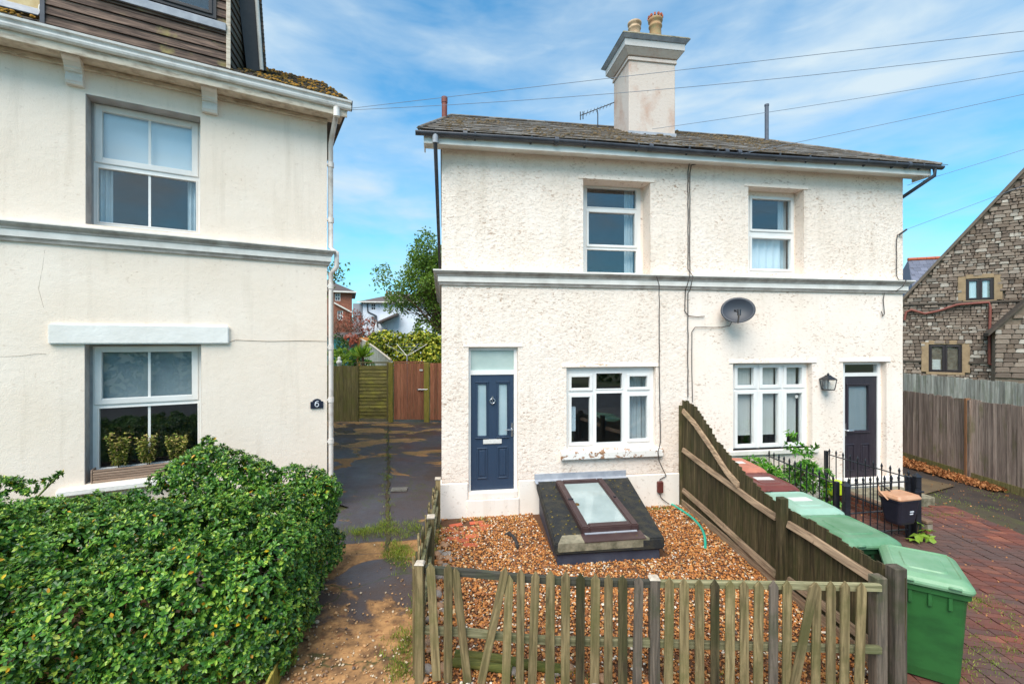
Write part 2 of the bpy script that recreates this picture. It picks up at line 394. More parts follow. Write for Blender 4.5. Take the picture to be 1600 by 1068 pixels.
M['wood_green'] = wood('wood_green', c(150, 130, 94), c(98, 84, 58), c(92, 88, 52), 0.42)
M['wood_grey'] = wood('wood_grey', c(118, 104, 92), c(78, 70, 62), c(70, 74, 48), 0.30)
M['wood_dark'] = wood('wood_dark', c(104, 90, 64), c(56, 48, 33), c(62, 62, 34), 0.5)
M['wood_rail'] = wood('wood_rail', c(150, 124, 100), c(104, 84, 66), c(110, 104, 80), 0.25, grain=(22, 2, 22))
M['wood_cap'] = plain('wood_cap', c(206, 192, 176), c(150, 132, 112), 0.85, 14.0, 0.4, 60)
M['wood_fence_right'] = wood('wood_fence_right', c(168, 146, 132), c(116, 98, 88), c(108, 102, 66), 0.22)
M['wood_fence_post'] = wood('wood_fence_post', c(158, 112, 78), c(120, 84, 58), None)
M['wood_pale'] = wood('wood_pale', c(204, 200, 188), c(140, 134, 124), c(120, 126, 100), 0.3)
M['wood_gate'] = wood('wood_gate', c(172, 112, 84), c(136, 86, 64), c(130, 98, 66), 0.15)
M['wood_lap'] = wood('wood_lap', c(142, 128, 74), c(96, 88, 50), c(150, 140, 60), 0.4, grain=(1.3, 22, 22))
M['wood_moss_post'] = wood('wood_moss_post', c(168, 150, 70), c(124, 112, 52), c(134, 128, 50), 0.4)
M['wood_panel'] = wood('wood_panel', c(132, 118, 76), c(92, 82, 52), c(104, 100, 50), 0.4)
M['clad'] = wood('clad', c(132, 108, 94), c(70, 56, 50), c(160, 148, 88), 0.08, grain=(1.6, 26, 26), orand=0.18)
M['planter_wood'] = wood('planter_wood', c(176, 150, 130), c(128, 104, 88), None, grain=(1.3, 22, 60))
def tile_mat(name, base, base2, moss, moss2, mossamt):
    m, nt, b = newmat(name)
    v = coords(nt, (1, 1, 1), True)
    oi = n(nt, 'ShaderNodeObjectInfo'); ge = n(nt, 'ShaderNodeNewGeometry')
    rr = math_(nt, 'FRACT', math_(nt, 'ADD', oi.outputs['Random'], ge.outputs['Random Per Island']))
    cc = mixc(nt, rr, base, base2)
    nz = noi(nt, v, 7.0, 7.0, 0.7)
    big = noi(nt, v, 0.9, 3.0, 0.5)
    k = math_(nt, 'ADD', nz, math_(nt, 'MULTIPLY', big, 0.35))
    cc = mixc(nt, ramp(nt, k, [(0.80 - mossamt, 0.0), (0.88 - mossamt, 0.9)]), cc, moss)
    cc = mixc(nt, ramp(nt, noi(nt, v, 11.0, 5.0, 0.6), [(0.62, 0.0), (0.70, 0.9)]), cc, moss2)
    nt.links.new(cc, b.inputs['Base Color']); b.inputs['Roughness'].default_value = 0.75
    setbump(nt, b, nz, 0.5, 0.02)
    return m
M['slate'] = tile_mat('slate', c(128, 122, 116), c(80, 74, 70), c(86, 72, 54), c(160, 118, 68), 0.17)
M['mossy_tile'] = tile_mat('mossy_tile', c(92, 72, 62), c(66, 56, 52), c(44, 42, 30), c(176, 124, 44), 0.16)
M['far_tile'] = tile_mat('far_tile', c(96, 84, 80), c(78, 68, 66), c(84, 72, 62), c(96, 80, 70), 0.0)
M['slate_blue'] = tile_mat('slate_blue', c(116, 120, 138), c(92, 96, 112), c(90, 90, 92), c(120, 118, 110), 0.0)
# ================================================================== SETTING: ground sheets
RF = Frame(-1.213, 7.84, 8.69)         # facade of the pair of houses
LF = Frame(-3.333, 8.2, 29.55)         # facade of the house with the hedge
W_PAIR = 9.25

def ground_mat():
    m, nt, b = newmat('earth'); v = coords(nt, (1, 1, 1), True)
    cc = mixc(nt, ramp(nt, noi(nt, v, 0.5, 6.0), [(0.4, 0.0), (0.6, 1.0)]), c(92, 84, 62), c(78, 92, 50))
    nt.links.new(cc, b.inputs['Base Color']); b.inputs['Roughness'].default_value = 0.95
    setbump(nt, b, noi(nt, v, 20.0), 0.5, 0.03); return m
def sheet(name, poly, z, mat, label=None, step=None, amp=0.0, kind='structure', parent=None):
    """a ground sheet over a polygon; with a step it is a gently uneven grid"""
    if step is None:
        g = G(); g.add([(x, y, z) for x, y in poly], [tuple(range(len(poly)))])
        o = g.obj(name, mat)
    else:
        bm = bmesh.new(); f = bm.faces.new([bm.verts.new((x, y, z)) for x, y in poly])
        xs = [p[0] for p in poly]; ys = [p[1] for p in poly]
        for ax, lo, hi in ((0, min(xs), max(xs)), (1, min(ys), max(ys))):
            t = lo + step
            while t < hi:
                co = Vector((t, 0, 0)) if ax == 0 else Vector((0, t, 0)); no = Vector((1, 0, 0)) if ax == 0 else Vector((0, 1, 0))
                bmesh.ops.bisect_plane(bm, geom=bm.verts[:] + bm.edges[:] + bm.faces[:], plane_co=co, plane_no=no); t += step
        for v in bm.verts:
            v.co.z += amp * mnoise.noise(Vector((v.co.x * 1.1, v.co.y * 1.1, 3.1))) + amp * 0.5 * mnoise.noise(Vector((v.co.x * 3.3, v.co.y * 3.3, 8.1)))
        bmesh.ops.recalc_face_normals(bm, faces=bm.faces)
        me = bpy.data.meshes.new(name); bm.to_mesh(me); bm.free(); me.materials.append(mat)
        for p in me.polygons: p.use_smooth = True
        if me.polygons[0].normal.z < 0: me.flip_normals()
        o = link(name, me)
    tag(o, label, None, None, kind)
    return o
sheet('ground', [(-600, -600), (600, -600), (600, 900), (-600, 900)], -0.06, ground_mat(), 'brown and green earth reaching far beyond the houses')

def drive_mat():
    m, nt, b = newmat('driveway'); v = coords(nt, (1, 1, 1), True)
    sx = n(nt, 'ShaderNodeSeparateXYZ', {0: v})
    big = noi(nt, v, 0.9, 6.0, 0.6, 0.5)
    mid = noi(nt, v, 2.3, 6.0, 0.62, 0.6)
    fine = noi(nt, v, 26.0, 5.0, 0.7)
    asph = mixc(nt, fine, c(56, 50, 52), c(84, 75, 76))
    asph = mixc(nt, ramp(nt, big, [(0.45, 0.0), (0.6, 0.75)]), asph, c(70, 56, 48))
    # silt and moss: sparse on the tarmac, most of the ground near the street
    sv = n(nt, 'ShaderNodeMapping', {'Vector': v, 'Scale': (0.75, 1.0, 1), 'Rotation': (0, 0, 0.2)}).outputs[0]
    pn = noi(nt, sv, 1.0, 7.0, 0.52, 0.9)
    y = sx.outputs['Y']
    near = ramp(nt, math_(nt, 'DIVIDE', y, 20.0), [(0.17, 0.36), (0.235, 0.20), (0.29, 0.06), (0.42, 0.01), (0.62, 0.06), (0.9, 0.10)])
    silt = ramp(nt, math_(nt, 'ADD', pn, near), [(0.585, 0.0), (0.62, 1.0)])
    siltc = mixc(nt, ramp(nt, mid, [(0.35, 0.0), (0.65, 1.0)]), c(150, 108, 68), c(118, 94, 54))
    siltc = mixc(nt, ramp(nt, fine, [(0.5, 0.0), (0.75, 0.8)]), siltc, c(206, 158, 104))
    m6 = noi(nt, v, 5.5, 6.0, 0.65)
    siltn = mixc(nt, ramp(nt, m6, [(0.36, 0.0), (0.50, 0.55), (0.62, 1.0)]), c(88, 62, 42), c(204, 152, 98))
    siltn = mixc(nt, ramp(nt, noi(nt, v, 9.0, 5.0, 0.6), [(0.60, 0.0), (0.68, 0.8)]), siltn, c(124, 66, 40))
    siltc = mixc(nt, ramp(nt, math_(nt, 'DIVIDE', y, 20.0), [(0.27, 0.9), (0.40, 0.0)]), siltc, siltn)
    cc = mixc(nt, silt, asph, siltc)
    cc = mixc(nt, math_(nt, 'MULTIPLY', ramp(nt, noi(nt, v, 3.1, 6.0, 0.6), [(0.60, 0.0), (0.66, 1.0)]), ramp(nt, math_(nt, 'DIVIDE', y, 20.0), [(0.28, 0.6), (0.34, 0.0)])), cc, c(74, 52, 38))
    cc = mixc(nt, ramp(nt, math_(nt, 'DIVIDE', y, 20.0), [(0.28, 0.30), (0.40, 0.0)]), cc, c(92, 68, 50))
    vo = n(nt, 'ShaderNodeTexVoronoi', {'Vector': n(nt, 'ShaderNodeVectorMath', {0: v, 1: n(nt, 'ShaderNodeTexNoise', {'Vector': v, 'Scale': 2.0, 'Detail': 4.0}).outputs['Color']}, operation='ADD').outputs[0], 'Scale': 0.75}, feature='DISTANCE_TO_EDGE')
    crk_ = ramp(nt, vo.outputs['Distance'], [(0.0, 1.0), (0.022, 0.0)])
    cc = mixc(nt, crk_, cc, mixc(nt, mid, c(40, 34, 28), c(84, 84, 40)))
    nt.links.new(cc, b.inputs['Base Color'])
    wet = ramp(nt, noi(nt, v, 0.7, 4.0), [(0.40, 0.28), (0.62, 0.60)])
    rg = mixc(nt, silt, wet, (0.9, 0.9, 0.9, 1)); nt.links.new(rg, b.inputs['Roughness'])
    b.inputs['Specular IOR Level'].default_value = 0.4
    h = math_(nt, 'ADD', math_(nt, 'MULTIPLY', silt, 1.2), math_(nt, 'ADD', math_(nt, 'MULTIPLY', fine, 0.35), mid)); setbump(nt, b, h, 0.55, 0.02)
    return m
sheet('driveway', [(-7.5, 1.0), (-0.75, 1.0), (-0.85, 4.1), (-1.23, 7.84), (-2.0, 19.0), (-8.5, 19.0), (-8.5, 12.0), (-3.0, 8.4)], -0.012, drive_mat(),
      'cracked dark tarmac drive with sandy silt patches between the houses', step=0.25, amp=0.018)
crk = G(); pts = []
for y in np.arange(6.6, 16.8, 0.25):
    pts.append((-0.272 * y + random.uniform(-0.03, 0.03), y))
for (xa, ya), (xb, yb) in zip(pts[:-1], pts[1:]):
    w = random.uniform(0.015, 0.04)
    crk.add([(xa - w, ya, 0.012), (xa + w, ya, 0.012), (xb + w, yb, 0.012), (xb - w, yb, 0.012)], [(0, 1, 2, 3)])
drive = bpy.data.objects['driveway']
crk.obj('joint', plain('joint_soil', c(56, 44, 32), c(70, 66, 34), 0.95, 5.0), drive)
p = gnd(624, 765)
dc = G(); dc.box(-0.16, 0.16, -0.09, 0.09, 0, 0.03)
for i in range(7): dc.box(-0.14 + i * 0.042, -0.118 + i * 0.042, -0.075, 0.075, 0.03, 0.036)
dcover = dc.obj('drain_cover', plain('drain_iron', c(120, 118, 112), c(90, 86, 80), 0.7, 20.0), None, loc=(p.x, p.y, 0.0), rot=(0, 0, 0.1))
tag(dcover, 'small grey drain cover beside the joint in the tarmac drive', 'drain cover')

sheet('pavement', [(-60, -3.2), (60, -3.2), (60, 1.6), (-60, 1.6)], -0.03, plain('pavement_tar', c(96, 92, 92), c(78, 74, 74), 0.85, 3.0, 0.3, 90, world_=True), 'grey footway along the street')
sheet('road', [(-60, -12), (60, -12), (60, -3.4), (-60, -3.4)], -0.05, plain('road_tar', c(74, 74, 78), c(60, 60, 64), 0.8, 2.0, 0.3, 120, world_=True), 'dark tarmac street')

# ================================================================== window and door builders
def window(parent, r, y, panes, bars=(), label=None, sashw=0.045, mat='upvc', depth=0.07, glassm='glass', name='window'):
    g = G(); g.plate(r[0], r[1], r[2], r[3], [p[:4] for p in panes], y, y + depth)
    ob = g.obj(name, M[mat], parent)
    if label: ob['label'] = label
    for pn in panes:
        a, b, p, q = pn[:4]; sash = pn[4] if len(pn) > 4 else 0
        gl = G(); gl.box(a - 0.002, b + 0.002, y + 0.030, y + 0.042, p - 0.002, q + 0.002)
        gl.obj('pane', M[glassm], ob)
        if sash:
            s = G(); w = sashw; yo = y - 0.018
            for (x0, x1, z0, z1) in ((a - w, a, p - w, q + w), (b, b + w, p - w, q + w), (a, b, p - w, p), (a, b, q, q + w)):
                s.box(x0, x1, yo, y - 0.001, z0, z1)
            s.obj('casement', M[mat], ob, bev=0.006)
        else:
            s = G(); w = 0.016
            for (x0, x1, z0, z1) in ((a - w, a, p - w, q + w), (b, b + w, p - w, q + w), (a, b, p - w, p), (a, b, q, q + w)):
                s.box(x0, x1, y - 0.008, y - 0.0012, z0, z1)
            s.obj('bead', M[mat], ob, bev=0.003)
    for (x0, x1, z0, z1) in bars:
        s = G(); s.box(x0, x1, y + 0.016, y + 0.0295, z0, z1); s.obj('glazing_bar', M[mat], ob)
    return ob
def curtain(parent, x0, x1, z0, z1, y, mat='curtain', folds=6, amp=0.025, name='curtain'):
    g = G(); k = folds * 6; vs_ = []
    for i in range(k + 1):
        t = i / k; x = x0 + (x1 - x0) * t; yy = y + amp * math.sin(t * folds * 2 * math.pi)
        vs_ += [(x, yy, z0), (x, yy, z1)]
    g.add(vs_, [(2 * i, 2 * i + 2, 2 * i + 3, 2 * i + 1) for i in range(k)], True)
    return g.obj(name, M[mat], parent)
def blind(parent, x0, x1, z0, z1, y, mat='blind'):
    g = G(); g.box(x0, x1, y, y + 0.006, z0 + 0.025, z1); g.box(x0, x1, y - 0.008, y + 0.014, z0, z0 + 0.025)
    return g.obj('blind', M[mat], parent)

def wall_grid(W0, W1, Z0, Z1, holes, step, ampf, recess, scale=(0.050, 0.032)):
    """front wall as a relief of roughcast, pierced by openings with reveals"""
    def axis(a, b, cuts):
        br = sorted({a, b} | {q for q in cuts if a < q < b}); r = [a]
        for p, q in zip(br[:-1], br[1:]):
            k = max(1, int(round((q - p) / step))); r += [p + (q - p) * i / k for i in range(1, k + 1)]
        return np.array(r)
    xs = axis(W0, W1, [h[0] for h in holes] + [h[1] for h in holes]); zs = axis(Z0, Z1, [h[2] for h in holes] + [h[3] for h in holes])
    X, Z = np.meshgrid(xs, zs)
    wx = X + 0.5 * Z; wz = Z - 0.25 * X
    a = vnoise(wx / scale[0], wz / scale[1], 1); b = vnoise(wx / (scale[0] * 0.45), wz / (scale[1] * 0.45), 2); d = vnoise(X / 0.6, Z / 0.6, 3)
    rel = 0.55 * a + 0.45 * b
    Y = -(ampf(X, Z) * rel + 0.008 * (d - 0.5))
    V = np.stack([X, Y, Z], -1).reshape(-1, 3)
    nx, nz = len(xs), len(zs)
    ii, jj = np.meshgrid(np.arange(nx - 1), np.arange(nz - 1)); ii = ii.ravel(); jj = jj.ravel()
    mx = (xs[ii] + xs[ii + 1]) / 2; mz = (zs[jj] + zs[jj + 1]) / 2
    keep = np.ones(len(ii), bool)
    for h in holes: keep &= ~((mx > h[0]) & (mx < h[1]) & (mz > h[2]) & (mz < h[3]))
    ii, jj = ii[keep], jj[keep]
    F = np.stack([jj * nx + ii, jj * nx + ii + 1, (jj + 1) * nx + ii + 1, (jj + 1) * nx + ii], 1)
    ev, ef = [], []
    for h, dp in zip(holes, recess):
        r = [(h[0], h[2]), (h[1], h[2]), (h[1], h[3]), (h[0], h[3])]
        for i in range(4):
            (u, w), (u2, w2) = r[i], r[(i + 1) % 4]; b0 = len(ev)
            ev += [(u, -0.004, w), (u, dp, w), (u2, dp, w2), (u2, -0.004, w2)]; ef.append((b0, b0 + 1, b0 + 2, b0 + 3))
    if ev:
        F = np.vstack([F, np.array(ef) + len(V)]); V = np.vstack([V, np.array(ev)])
    return V, F
def shell(V, F, quads):
    ev = [p for q in quads for p in q]; ef = [(4 * i, 4 * i + 1, 4 * i + 2, 4 * i + 3) for i in range(len(quads))]
    return np.vstack([V, np.array(ev)]), np.vstack([F, np.array(ef) + len(V)])

# ================================================================== THE PAIR OF HOUSES
pair = thing('semi_detached_house', 'pair of cream roughcast two storey houses sharing one tall rendered chimney', 'house', (RF.o[0], RF.o[1], 0), RF.yaw)
ZE = 6.40; BACK = 5.8
q = RF.rect
h_up1 = (q(911, 1016, 281, 428, 284, 428, 0)); h_g1 = q(885, 1024, 573, 698, 573, 698, 0)
h_up2 = q(1169, 1256, 292, 427, 296, 427, 0); h_g2 = q(1145, 1269, 567, 701, 567, 701, 0)
h_d1 = q(732, 809, 542, 795, 542, 795, 0); h_d1 = (h_d1[0], h_d1[1], 0.42, h_d1[3])
h_d2 = q(1317, 1385, 565, 748, 565, 748, 0); h_d2 = (h_d2[0], h_d2[1], 0.28, h_d2[3])
def amp_pair(X, Z):
    up = Z > 4.15
    a = np.where(up, 0.011, np.where(X < 4.55, 0.010, 0.003))
    a = np.where((Z < 4.15) & (X < 2.0) & (Z > 2.2), 0.010, a)
    return np.where(Z < 0.62, 0.003, a)
V, F = wall_grid(0, W_PAIR, -0.2, ZE, [h_up1, h_g1, h_up2, h_g2, h_d1, h_d2], 0.0185, amp_pair, [0.40, 0.18, 0.32, 0.22, 0.16, 0.18])
V, F = shell(V, F, [[(0, 0, -.2), (0, BACK, -.2), (0, BACK, ZE), (0, 0, ZE)], [(W_PAIR, 0, -.2), (W_PAIR, BACK, -.2), (W_PAIR, BACK, ZE), (W_PAIR, 0, ZE)],
                    [(0, BACK, -.2), (W_PAIR, BACK, -.2), (W_PAIR, BACK, ZE), (0, BACK, ZE)]])
wme = np_mesh('wall', V, F, M['roughcast'], True)
at_ = wme.attributes.new('rough', 'FLOAT', 'POINT'); at_.data.foreach_set('value', np.clip(np.interp(amp_pair(V[:, 0], V[:, 2]), [0.003, 0.0095, 0.011], [0.12, 0.8, 1.0]), 0, 1).astype(np.float32))
link('wall', wme, pair)
rm = G()
for a, b in ((0.03, 4.56), (4.62, W_PAIR - 0.03)):
    for z0, z1 in ((0.25, 3.2), (3.35, 6.35)): 
        rm.add([(a, 2.6, z0), (b, 2.6, z0), (b, 2.6, z1), (a, 2.6, z1)], [(0, 1, 2, 3)])
    for zz in (0.25, 3.2, 3.35, 6.35): rm.add([(a, 0.45, zz), (b, 0.45, zz), (b, 2.6, zz), (a, 2.6, zz)], [(0, 1, 2, 3)])
    rm.add([(b, 0.45, .25), (b, 2.6, .25), (b, 2.6, 6.35), (b, 0.45, 6.35)], [(0, 1, 2, 3)])
rm.obj('room_lining', M['room'], pair)
# plinth, cornice, fascia
g = G(); g.box(-0.025, h_d1[0] - 0.01, -0.028, 0.25, -0.2, 0.60); g.box(h_d1[1] + 0.02, 4.5, -0.027, 0.02, -0.2, 0.60)
g.obj('plinth', M['plinth'], pair, bev=0.012)
g = G(); g.box(4.56, W_PAIR + 0.02, -0.02, 0.02, -0.2, 0.34); g.obj('plinth', M['plinth'], pair, bev=0.01)
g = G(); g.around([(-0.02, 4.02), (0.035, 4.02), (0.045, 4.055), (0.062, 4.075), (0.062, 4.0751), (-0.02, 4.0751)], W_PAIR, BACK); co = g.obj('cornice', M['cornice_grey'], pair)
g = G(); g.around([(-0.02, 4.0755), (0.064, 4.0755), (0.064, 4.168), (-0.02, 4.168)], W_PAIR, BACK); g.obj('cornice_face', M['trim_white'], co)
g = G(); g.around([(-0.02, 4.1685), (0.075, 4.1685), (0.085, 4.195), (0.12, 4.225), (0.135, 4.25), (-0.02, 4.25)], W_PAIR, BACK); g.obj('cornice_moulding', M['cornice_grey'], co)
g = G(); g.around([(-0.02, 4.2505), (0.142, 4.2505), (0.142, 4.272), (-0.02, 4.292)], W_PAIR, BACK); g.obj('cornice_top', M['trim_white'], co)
g = G(); g.prism([(0.05, 6.372), (-0.284, 6.335), (-0.284, 6.36), (0.05, 6.397)], 'x', -0.27, W_PAIR + 0.27); g.obj('soffit', M['fascia'], pair)
g = G(); g.box(-0.29, W_PAIR + 0.29, -0.31, -0.285, 6.315, 6.47); g.box(-0.29, -0.271, -0.284, 0.05, 6.30, 6.47); g.box(W_PAIR + 0.271, W_PAIR + 0.29, -0.284, 0.05, 6.30, 6.47); g.obj('fascia', M['fascia'], pair)
g = G(); k = 9; prof = [(0.372 + 0.058 * math.cos(math.pi + math.pi * i / k), 6.468 + 0.058 * math.sin(math.pi + math.pi * i / k)) for i in range(k + 1)]
prof += [(o - (o - 0.372) * 0.1, z + 0.004) for o, z in prof[::-1]]
vs_ = [(s, -o, z + 0.012 * math.sin(s * 0.9)) for s in np.linspace(-0.42, W_PAIR + 0.47, 24) for o, z in prof]; kk = len(prof)
g.add(vs_, [(i * kk + j, i * kk + (j + 1) % kk, (i + 1) * kk + (j + 1) % kk, (i + 1) * kk + j) for i in range(23) for j in range(kk)], True)
gut = g.obj('gutter', M['gutter_black'], pair)
for s in list(np.arange(0.55, 4.6, 0.95)) + list(np.arange(4.9, W_PAIR + 0.2, 0.62)):
    b = G(); b.prism([(-0.31, 6.40), (-0.43, 6.45), (-0.435, 6.50), (-0.425, 6.50), (-0.36, 6.42), (-0.31, 6.44)], 'x', s - 0.014, s + 0.014); b.obj('gutter_bracket', M['gutter_black'], gut)
for s in (0.35, 1.9, 3.6, 5.05, 5.3, 8.9):
    b = G(); b.tube([(s, -0.372, 6.466), (s + 0.07, -0.372, 6.466)], 0.066, 12); b.obj('gutter_joint', M['gutter_black'], gut)
def rsz(x, y, ly): 
    a, z = RF.pix(x, y, ly); return (a, ly, z)
g = G(); g.tube([(-0.10, -0.37, 6.42), (-0.10, -0.36, 6.28), (-0.075, 0.6, 5.6), (-0.045, 3.6, 4.75), (-0.040, 5.7, 4.45), (0.12, 5.92, 4.35), (0.14, 5.92, 0.0)], 0.034, 10); dp = g.obj('downpipe', M['gutter_black'], pair)
g = G(); g.tube([(-0.10, -0.37, 6.45), (-0.10, -0.365, 6.30)], 0.05, 10); g.obj('pipe_outlet', M['lead'], dp)
g = G(); g.tube([(W_PAIR + 0.30, -0.37, 6.44), (W_PAIR + 0.30, -0.37, 6.30), (W_PAIR + 0.05, 0.30, 5.9), (W_PAIR + 0.05, 0.34, 5.7), (W_PAIR + 0.05, 0.34, 0.0)], 0.036, 10); g.obj('downpipe', M['gutter_black'], pair)

# roof: boarding under separate slates
RY, RZ, E0, EZ = 2.6, 8.22, -0.40, 6.50
g = G()
rv = [(-0.36, E0, EZ), (W_PAIR + 0.42, E0, EZ), (7.68, RY, RZ), (0.20, RY, RZ), (W_PAIR + 0.42, BACK + 0.2, EZ), (-0.02, BACK + 0.2, EZ), (-0.02, 0.08, EZ)]
g.add(rv, [(0, 1, 2, 3), (1, 4, 2), (4, 5, 3, 2), (5, 6, 3), (6, 0, 3), (0, 6, 5, 4, 1)])
roof = g.obj('roof', M['slate'], pair)
sl = math.atan2(RZ - EZ, RY - E0); slen = math.hypot(RZ - EZ, RY - E0)
g = G(); g.box(-0.142, 0.142, -0.01, 0.30, 0.0, 0.009); sm = g.mesh('slate', M['slate'])
slots = []
rows = int(slen / 0.2)
for r in range(rows):
    t = r * 0.2; f = t / slen
    x0 = -0.40 + 0.56 * f; x1 = W_PAIR + 0.44 + (7.68 - W_PAIR - 0.44) * f
    x = x0 + (0.145 if r % 2 else 0.0)
    while x < x1 - 0.05:
        yy, zz = E0 + t * math.cos(sl), EZ + t * math.sin(sl)
        slots.append((x + 0.14, yy, zz + 0.006 + random.uniform(0, 0.012), r)); x += 0.292
rest = G()
for i, (x, yy, zz, r) in enumerate(slots):
    tl = sl - 0.035 + random.uniform(-0.012, 0.012)
    if i < 300: link('slate', sm, roof, (x, yy, zz), (tl, 0, random.uniform(-0.012, 0.012)))
    else:
        cs, sn = math.cos(tl), math.sin(tl)
        P = lambda u, w, h: (x + u, yy + w * cs - h * sn, zz + w * sn + h * cs)
        rest.hexa([P(-.142, -.01, 0), P(.142, -.01, 0), P(.142, .3, 0), P(-.142, .3, 0), P(-.142, -.01, .009), P(.142, -.01, .009), P(.142, .3, .009), P(-.142, .3, .009)])
if rest.v: tag(rest.obj('upper_slates', M['slate'], roof), None, None, None, 'stuff')
for i in range(17):                     # ridge tiles
    b = G(); x = 0.2 + i * 0.44
    b.prism([(RY - 0.14, RZ - 0.035), (RY - 0.02, RZ + 0.045), (RY + 0.02, RZ + 0.045), (RY + 0.14, RZ - 0.035), (RY + .12, RZ - .06), (RY, RZ + 0.02), (RY - .12, RZ - .06)], 'x', x, x + 0.43); b.obj('ridge_tile', M['slate'], roof)
for a, b_ in (((7.68, RY, RZ), (W_PAIR + 0.42, E0, EZ)), ((0.2, RY, RZ), (-0.36, E0, EZ))):
    b = G(); A, B = Vector(a), Vector(b_); b.tube([A + Vector((0, 0, .012)), B + Vector((0, 0, .012))], 0.035, 6); b.obj('hip_tile', M['slate'], roof)
# moss clumps lying on the slates
mv, mf = [], []
P = []
for i in range(4200):
    t = random.random() ** 0.7; s = random.uniform(0, 9.2)
    x0 = -0.3 + 0.5 * t; x1 = 9.6 - 1.9 * t
    if not x0 < s < x1: continue
    if vnoise(np.array(s * 1.1), np.array(t * 3.0), 9) < 0.30 + .4 * random.random(): continue
    P.append((s, E0 + (RY - E0) * t, EZ + (RZ - EZ) * t + 0.015))
P = np.array(P); a, b, cc = rnd_frames(len(P), True); sc = rng.gamma(2.0, 0.008, (len(P), 1)) + .006
V, F = scatter(ICO_V, ICO_F, P, a * sc, b * sc, cc * sc * 0.5)
M['moss'] = plain('moss', c(86, 76, 60), c(122, 98, 66), 0.95, 6.0, 0.4, 60, world_=True)
tag(link('moss', np_mesh('moss', V, F, M['moss'], True), roof), None, None, None, 'stuff')

# chimney
C0, C1, D0, D1 = 3.996, 5.065, 1.40, 2.28
g = G(); g.box(C0, C1, D0, D1, 7.3, 9.22)
for k_ in range(0): pass
ch = g.obj('chimney', M['chimney_render'], pair, bev=0.012)
def ring(o0, z0, z1, mat, nm, o1=None):
    b = G(); o1 = o0 if o1 is None else o1
    b.hexa([(C0 - o0, D0 - o0, z0), (C1 + o0, D0 - o0, z0), (C1 + o0, D1 + o0, z0), (C0 - o0, D1 + o0, z0), (C0 - o1, D0 - o1, z1), (C1 + o1, D0 - o1, z1), (C1 + o1, D1 + o1, z1), (C0 - o1, D1 + o1, z1)])
    return b.obj(nm, mat, ch, bev=0.006)
M['chimney_band'] = render_mat('chimney_band', c(198, 194, 192), c(130, 110, 96), 0.6, 0.2, 30)
ring(0.03, 9.12, 9.20, M['chimney_render'], 'neck_band', 0.02)
ring(0.035, 9.221, 9.34, M['chimney_render'], 'corbel', 0.14)
ring(0.15, 9.341, 9.49, M['chimney_band'], 'crown_band')
ring(0.17, 9.491, 9.55, M['lead'], 'crown_moulding', 0.235)
ring(0.24, 9.551, 9.60, M['concrete'], 'cap_slab', 0.21)
b = G(); b.hexa([(C0 - .16, D0 - .16, 9.598), (C1 + .16, D0 - .16, 9.598), (C1 + .16, D1 + .16, 9.598), (C0 - .16, D1 + .16, 9.598), (C0 + .15, D0 + .15, 9.72), (C1 - .15, D0 + .15, 9.72), (C1 - .15, D1 - .15, 9.72), (C0 + .15, D1 - .15, 9.72)])
b.obj('flaunching', M['concrete'], ch)
def pot(x, y, h, r, mat, crown=False):
    b = G(); pr = [(r * 1.05, 0), (r * 1.0, h * .35), (r * .96, h * .62), (r * 1.12, h * .66), (r * 1.12, h * .72), (r * .98, h * .74), (r * .98, h * .84), (r * 1.2, h * .88), (r * 1.22, h * .97), (r * 1.1, h), (r * .85, h), (r * .8, h * .7)]
    b.lathe(pr, 18, (x, y, 9.66)); o = b.obj('chimney_pot', mat, ch)
    if crown:
        for i in range(12):
            t = i * math.pi / 6; d = G(); d.box(-0.022, 0.022, -0.02, 0.02, 0, 0.05); d.obj('pot_tooth', M['terracotta_red'], o, loc=(x + r * 1.12 * math.cos(t), y + r * 1.12 * math.sin(t), 9.66 + h), rot=(0, 0, t))
pot(4.22, 1.62, 0.44, 0.125, M['terracotta_pale']); pot(4.70, 1.60, 0.56, 0.13, M['terracotta'], True)
pot(4.18, 2.05, 0.30, 0.12, M['terracotta_red']); pot(4.60, 2.05, 0.42, 0.12, M['terracotta_red'])
b = G(); b.box(C0 - 0.02, C1 + 0.02, D0 - 0.018, D0 + 0.02, 7.44, 7.60); b.box(C0 - 0.10, C1 + 0.10, D0 - 0.16, D0 - 0.019, 7.44, 7.465); b.obj('flashing', M['lead'], ch, bev=0.004)
# vent pipes
x, z = RF.pix(694.5, 190, 1.95); b = G(); b.tube([(x, 1.95, 7.7), (x, 1.95, z + 0.50)], 0.058, 12); b.tube([(x, 1.95, z + 0.40), (x, 1.95, z + 0.52)], 0.066, 12); b.obj('vent_pipe', M['rust_pipe'], pair)['label'] = 'rust red vent pipe at the end of the roof'
x, z = RF.pix(1198, 215, 2.0); b = G(); b.tube([(x, 2.0, 7.6), (x, 2.0, z + 0.80)], 0.045, 12); b.tube([(x, 2.0, z + 0.76), (x, 2.0, z + 0.80)], 0.052, 12); b.obj('vent_pipe', M['grey_pipe'], pair)['label'] = 'tall grey vent pipe near the ridge'

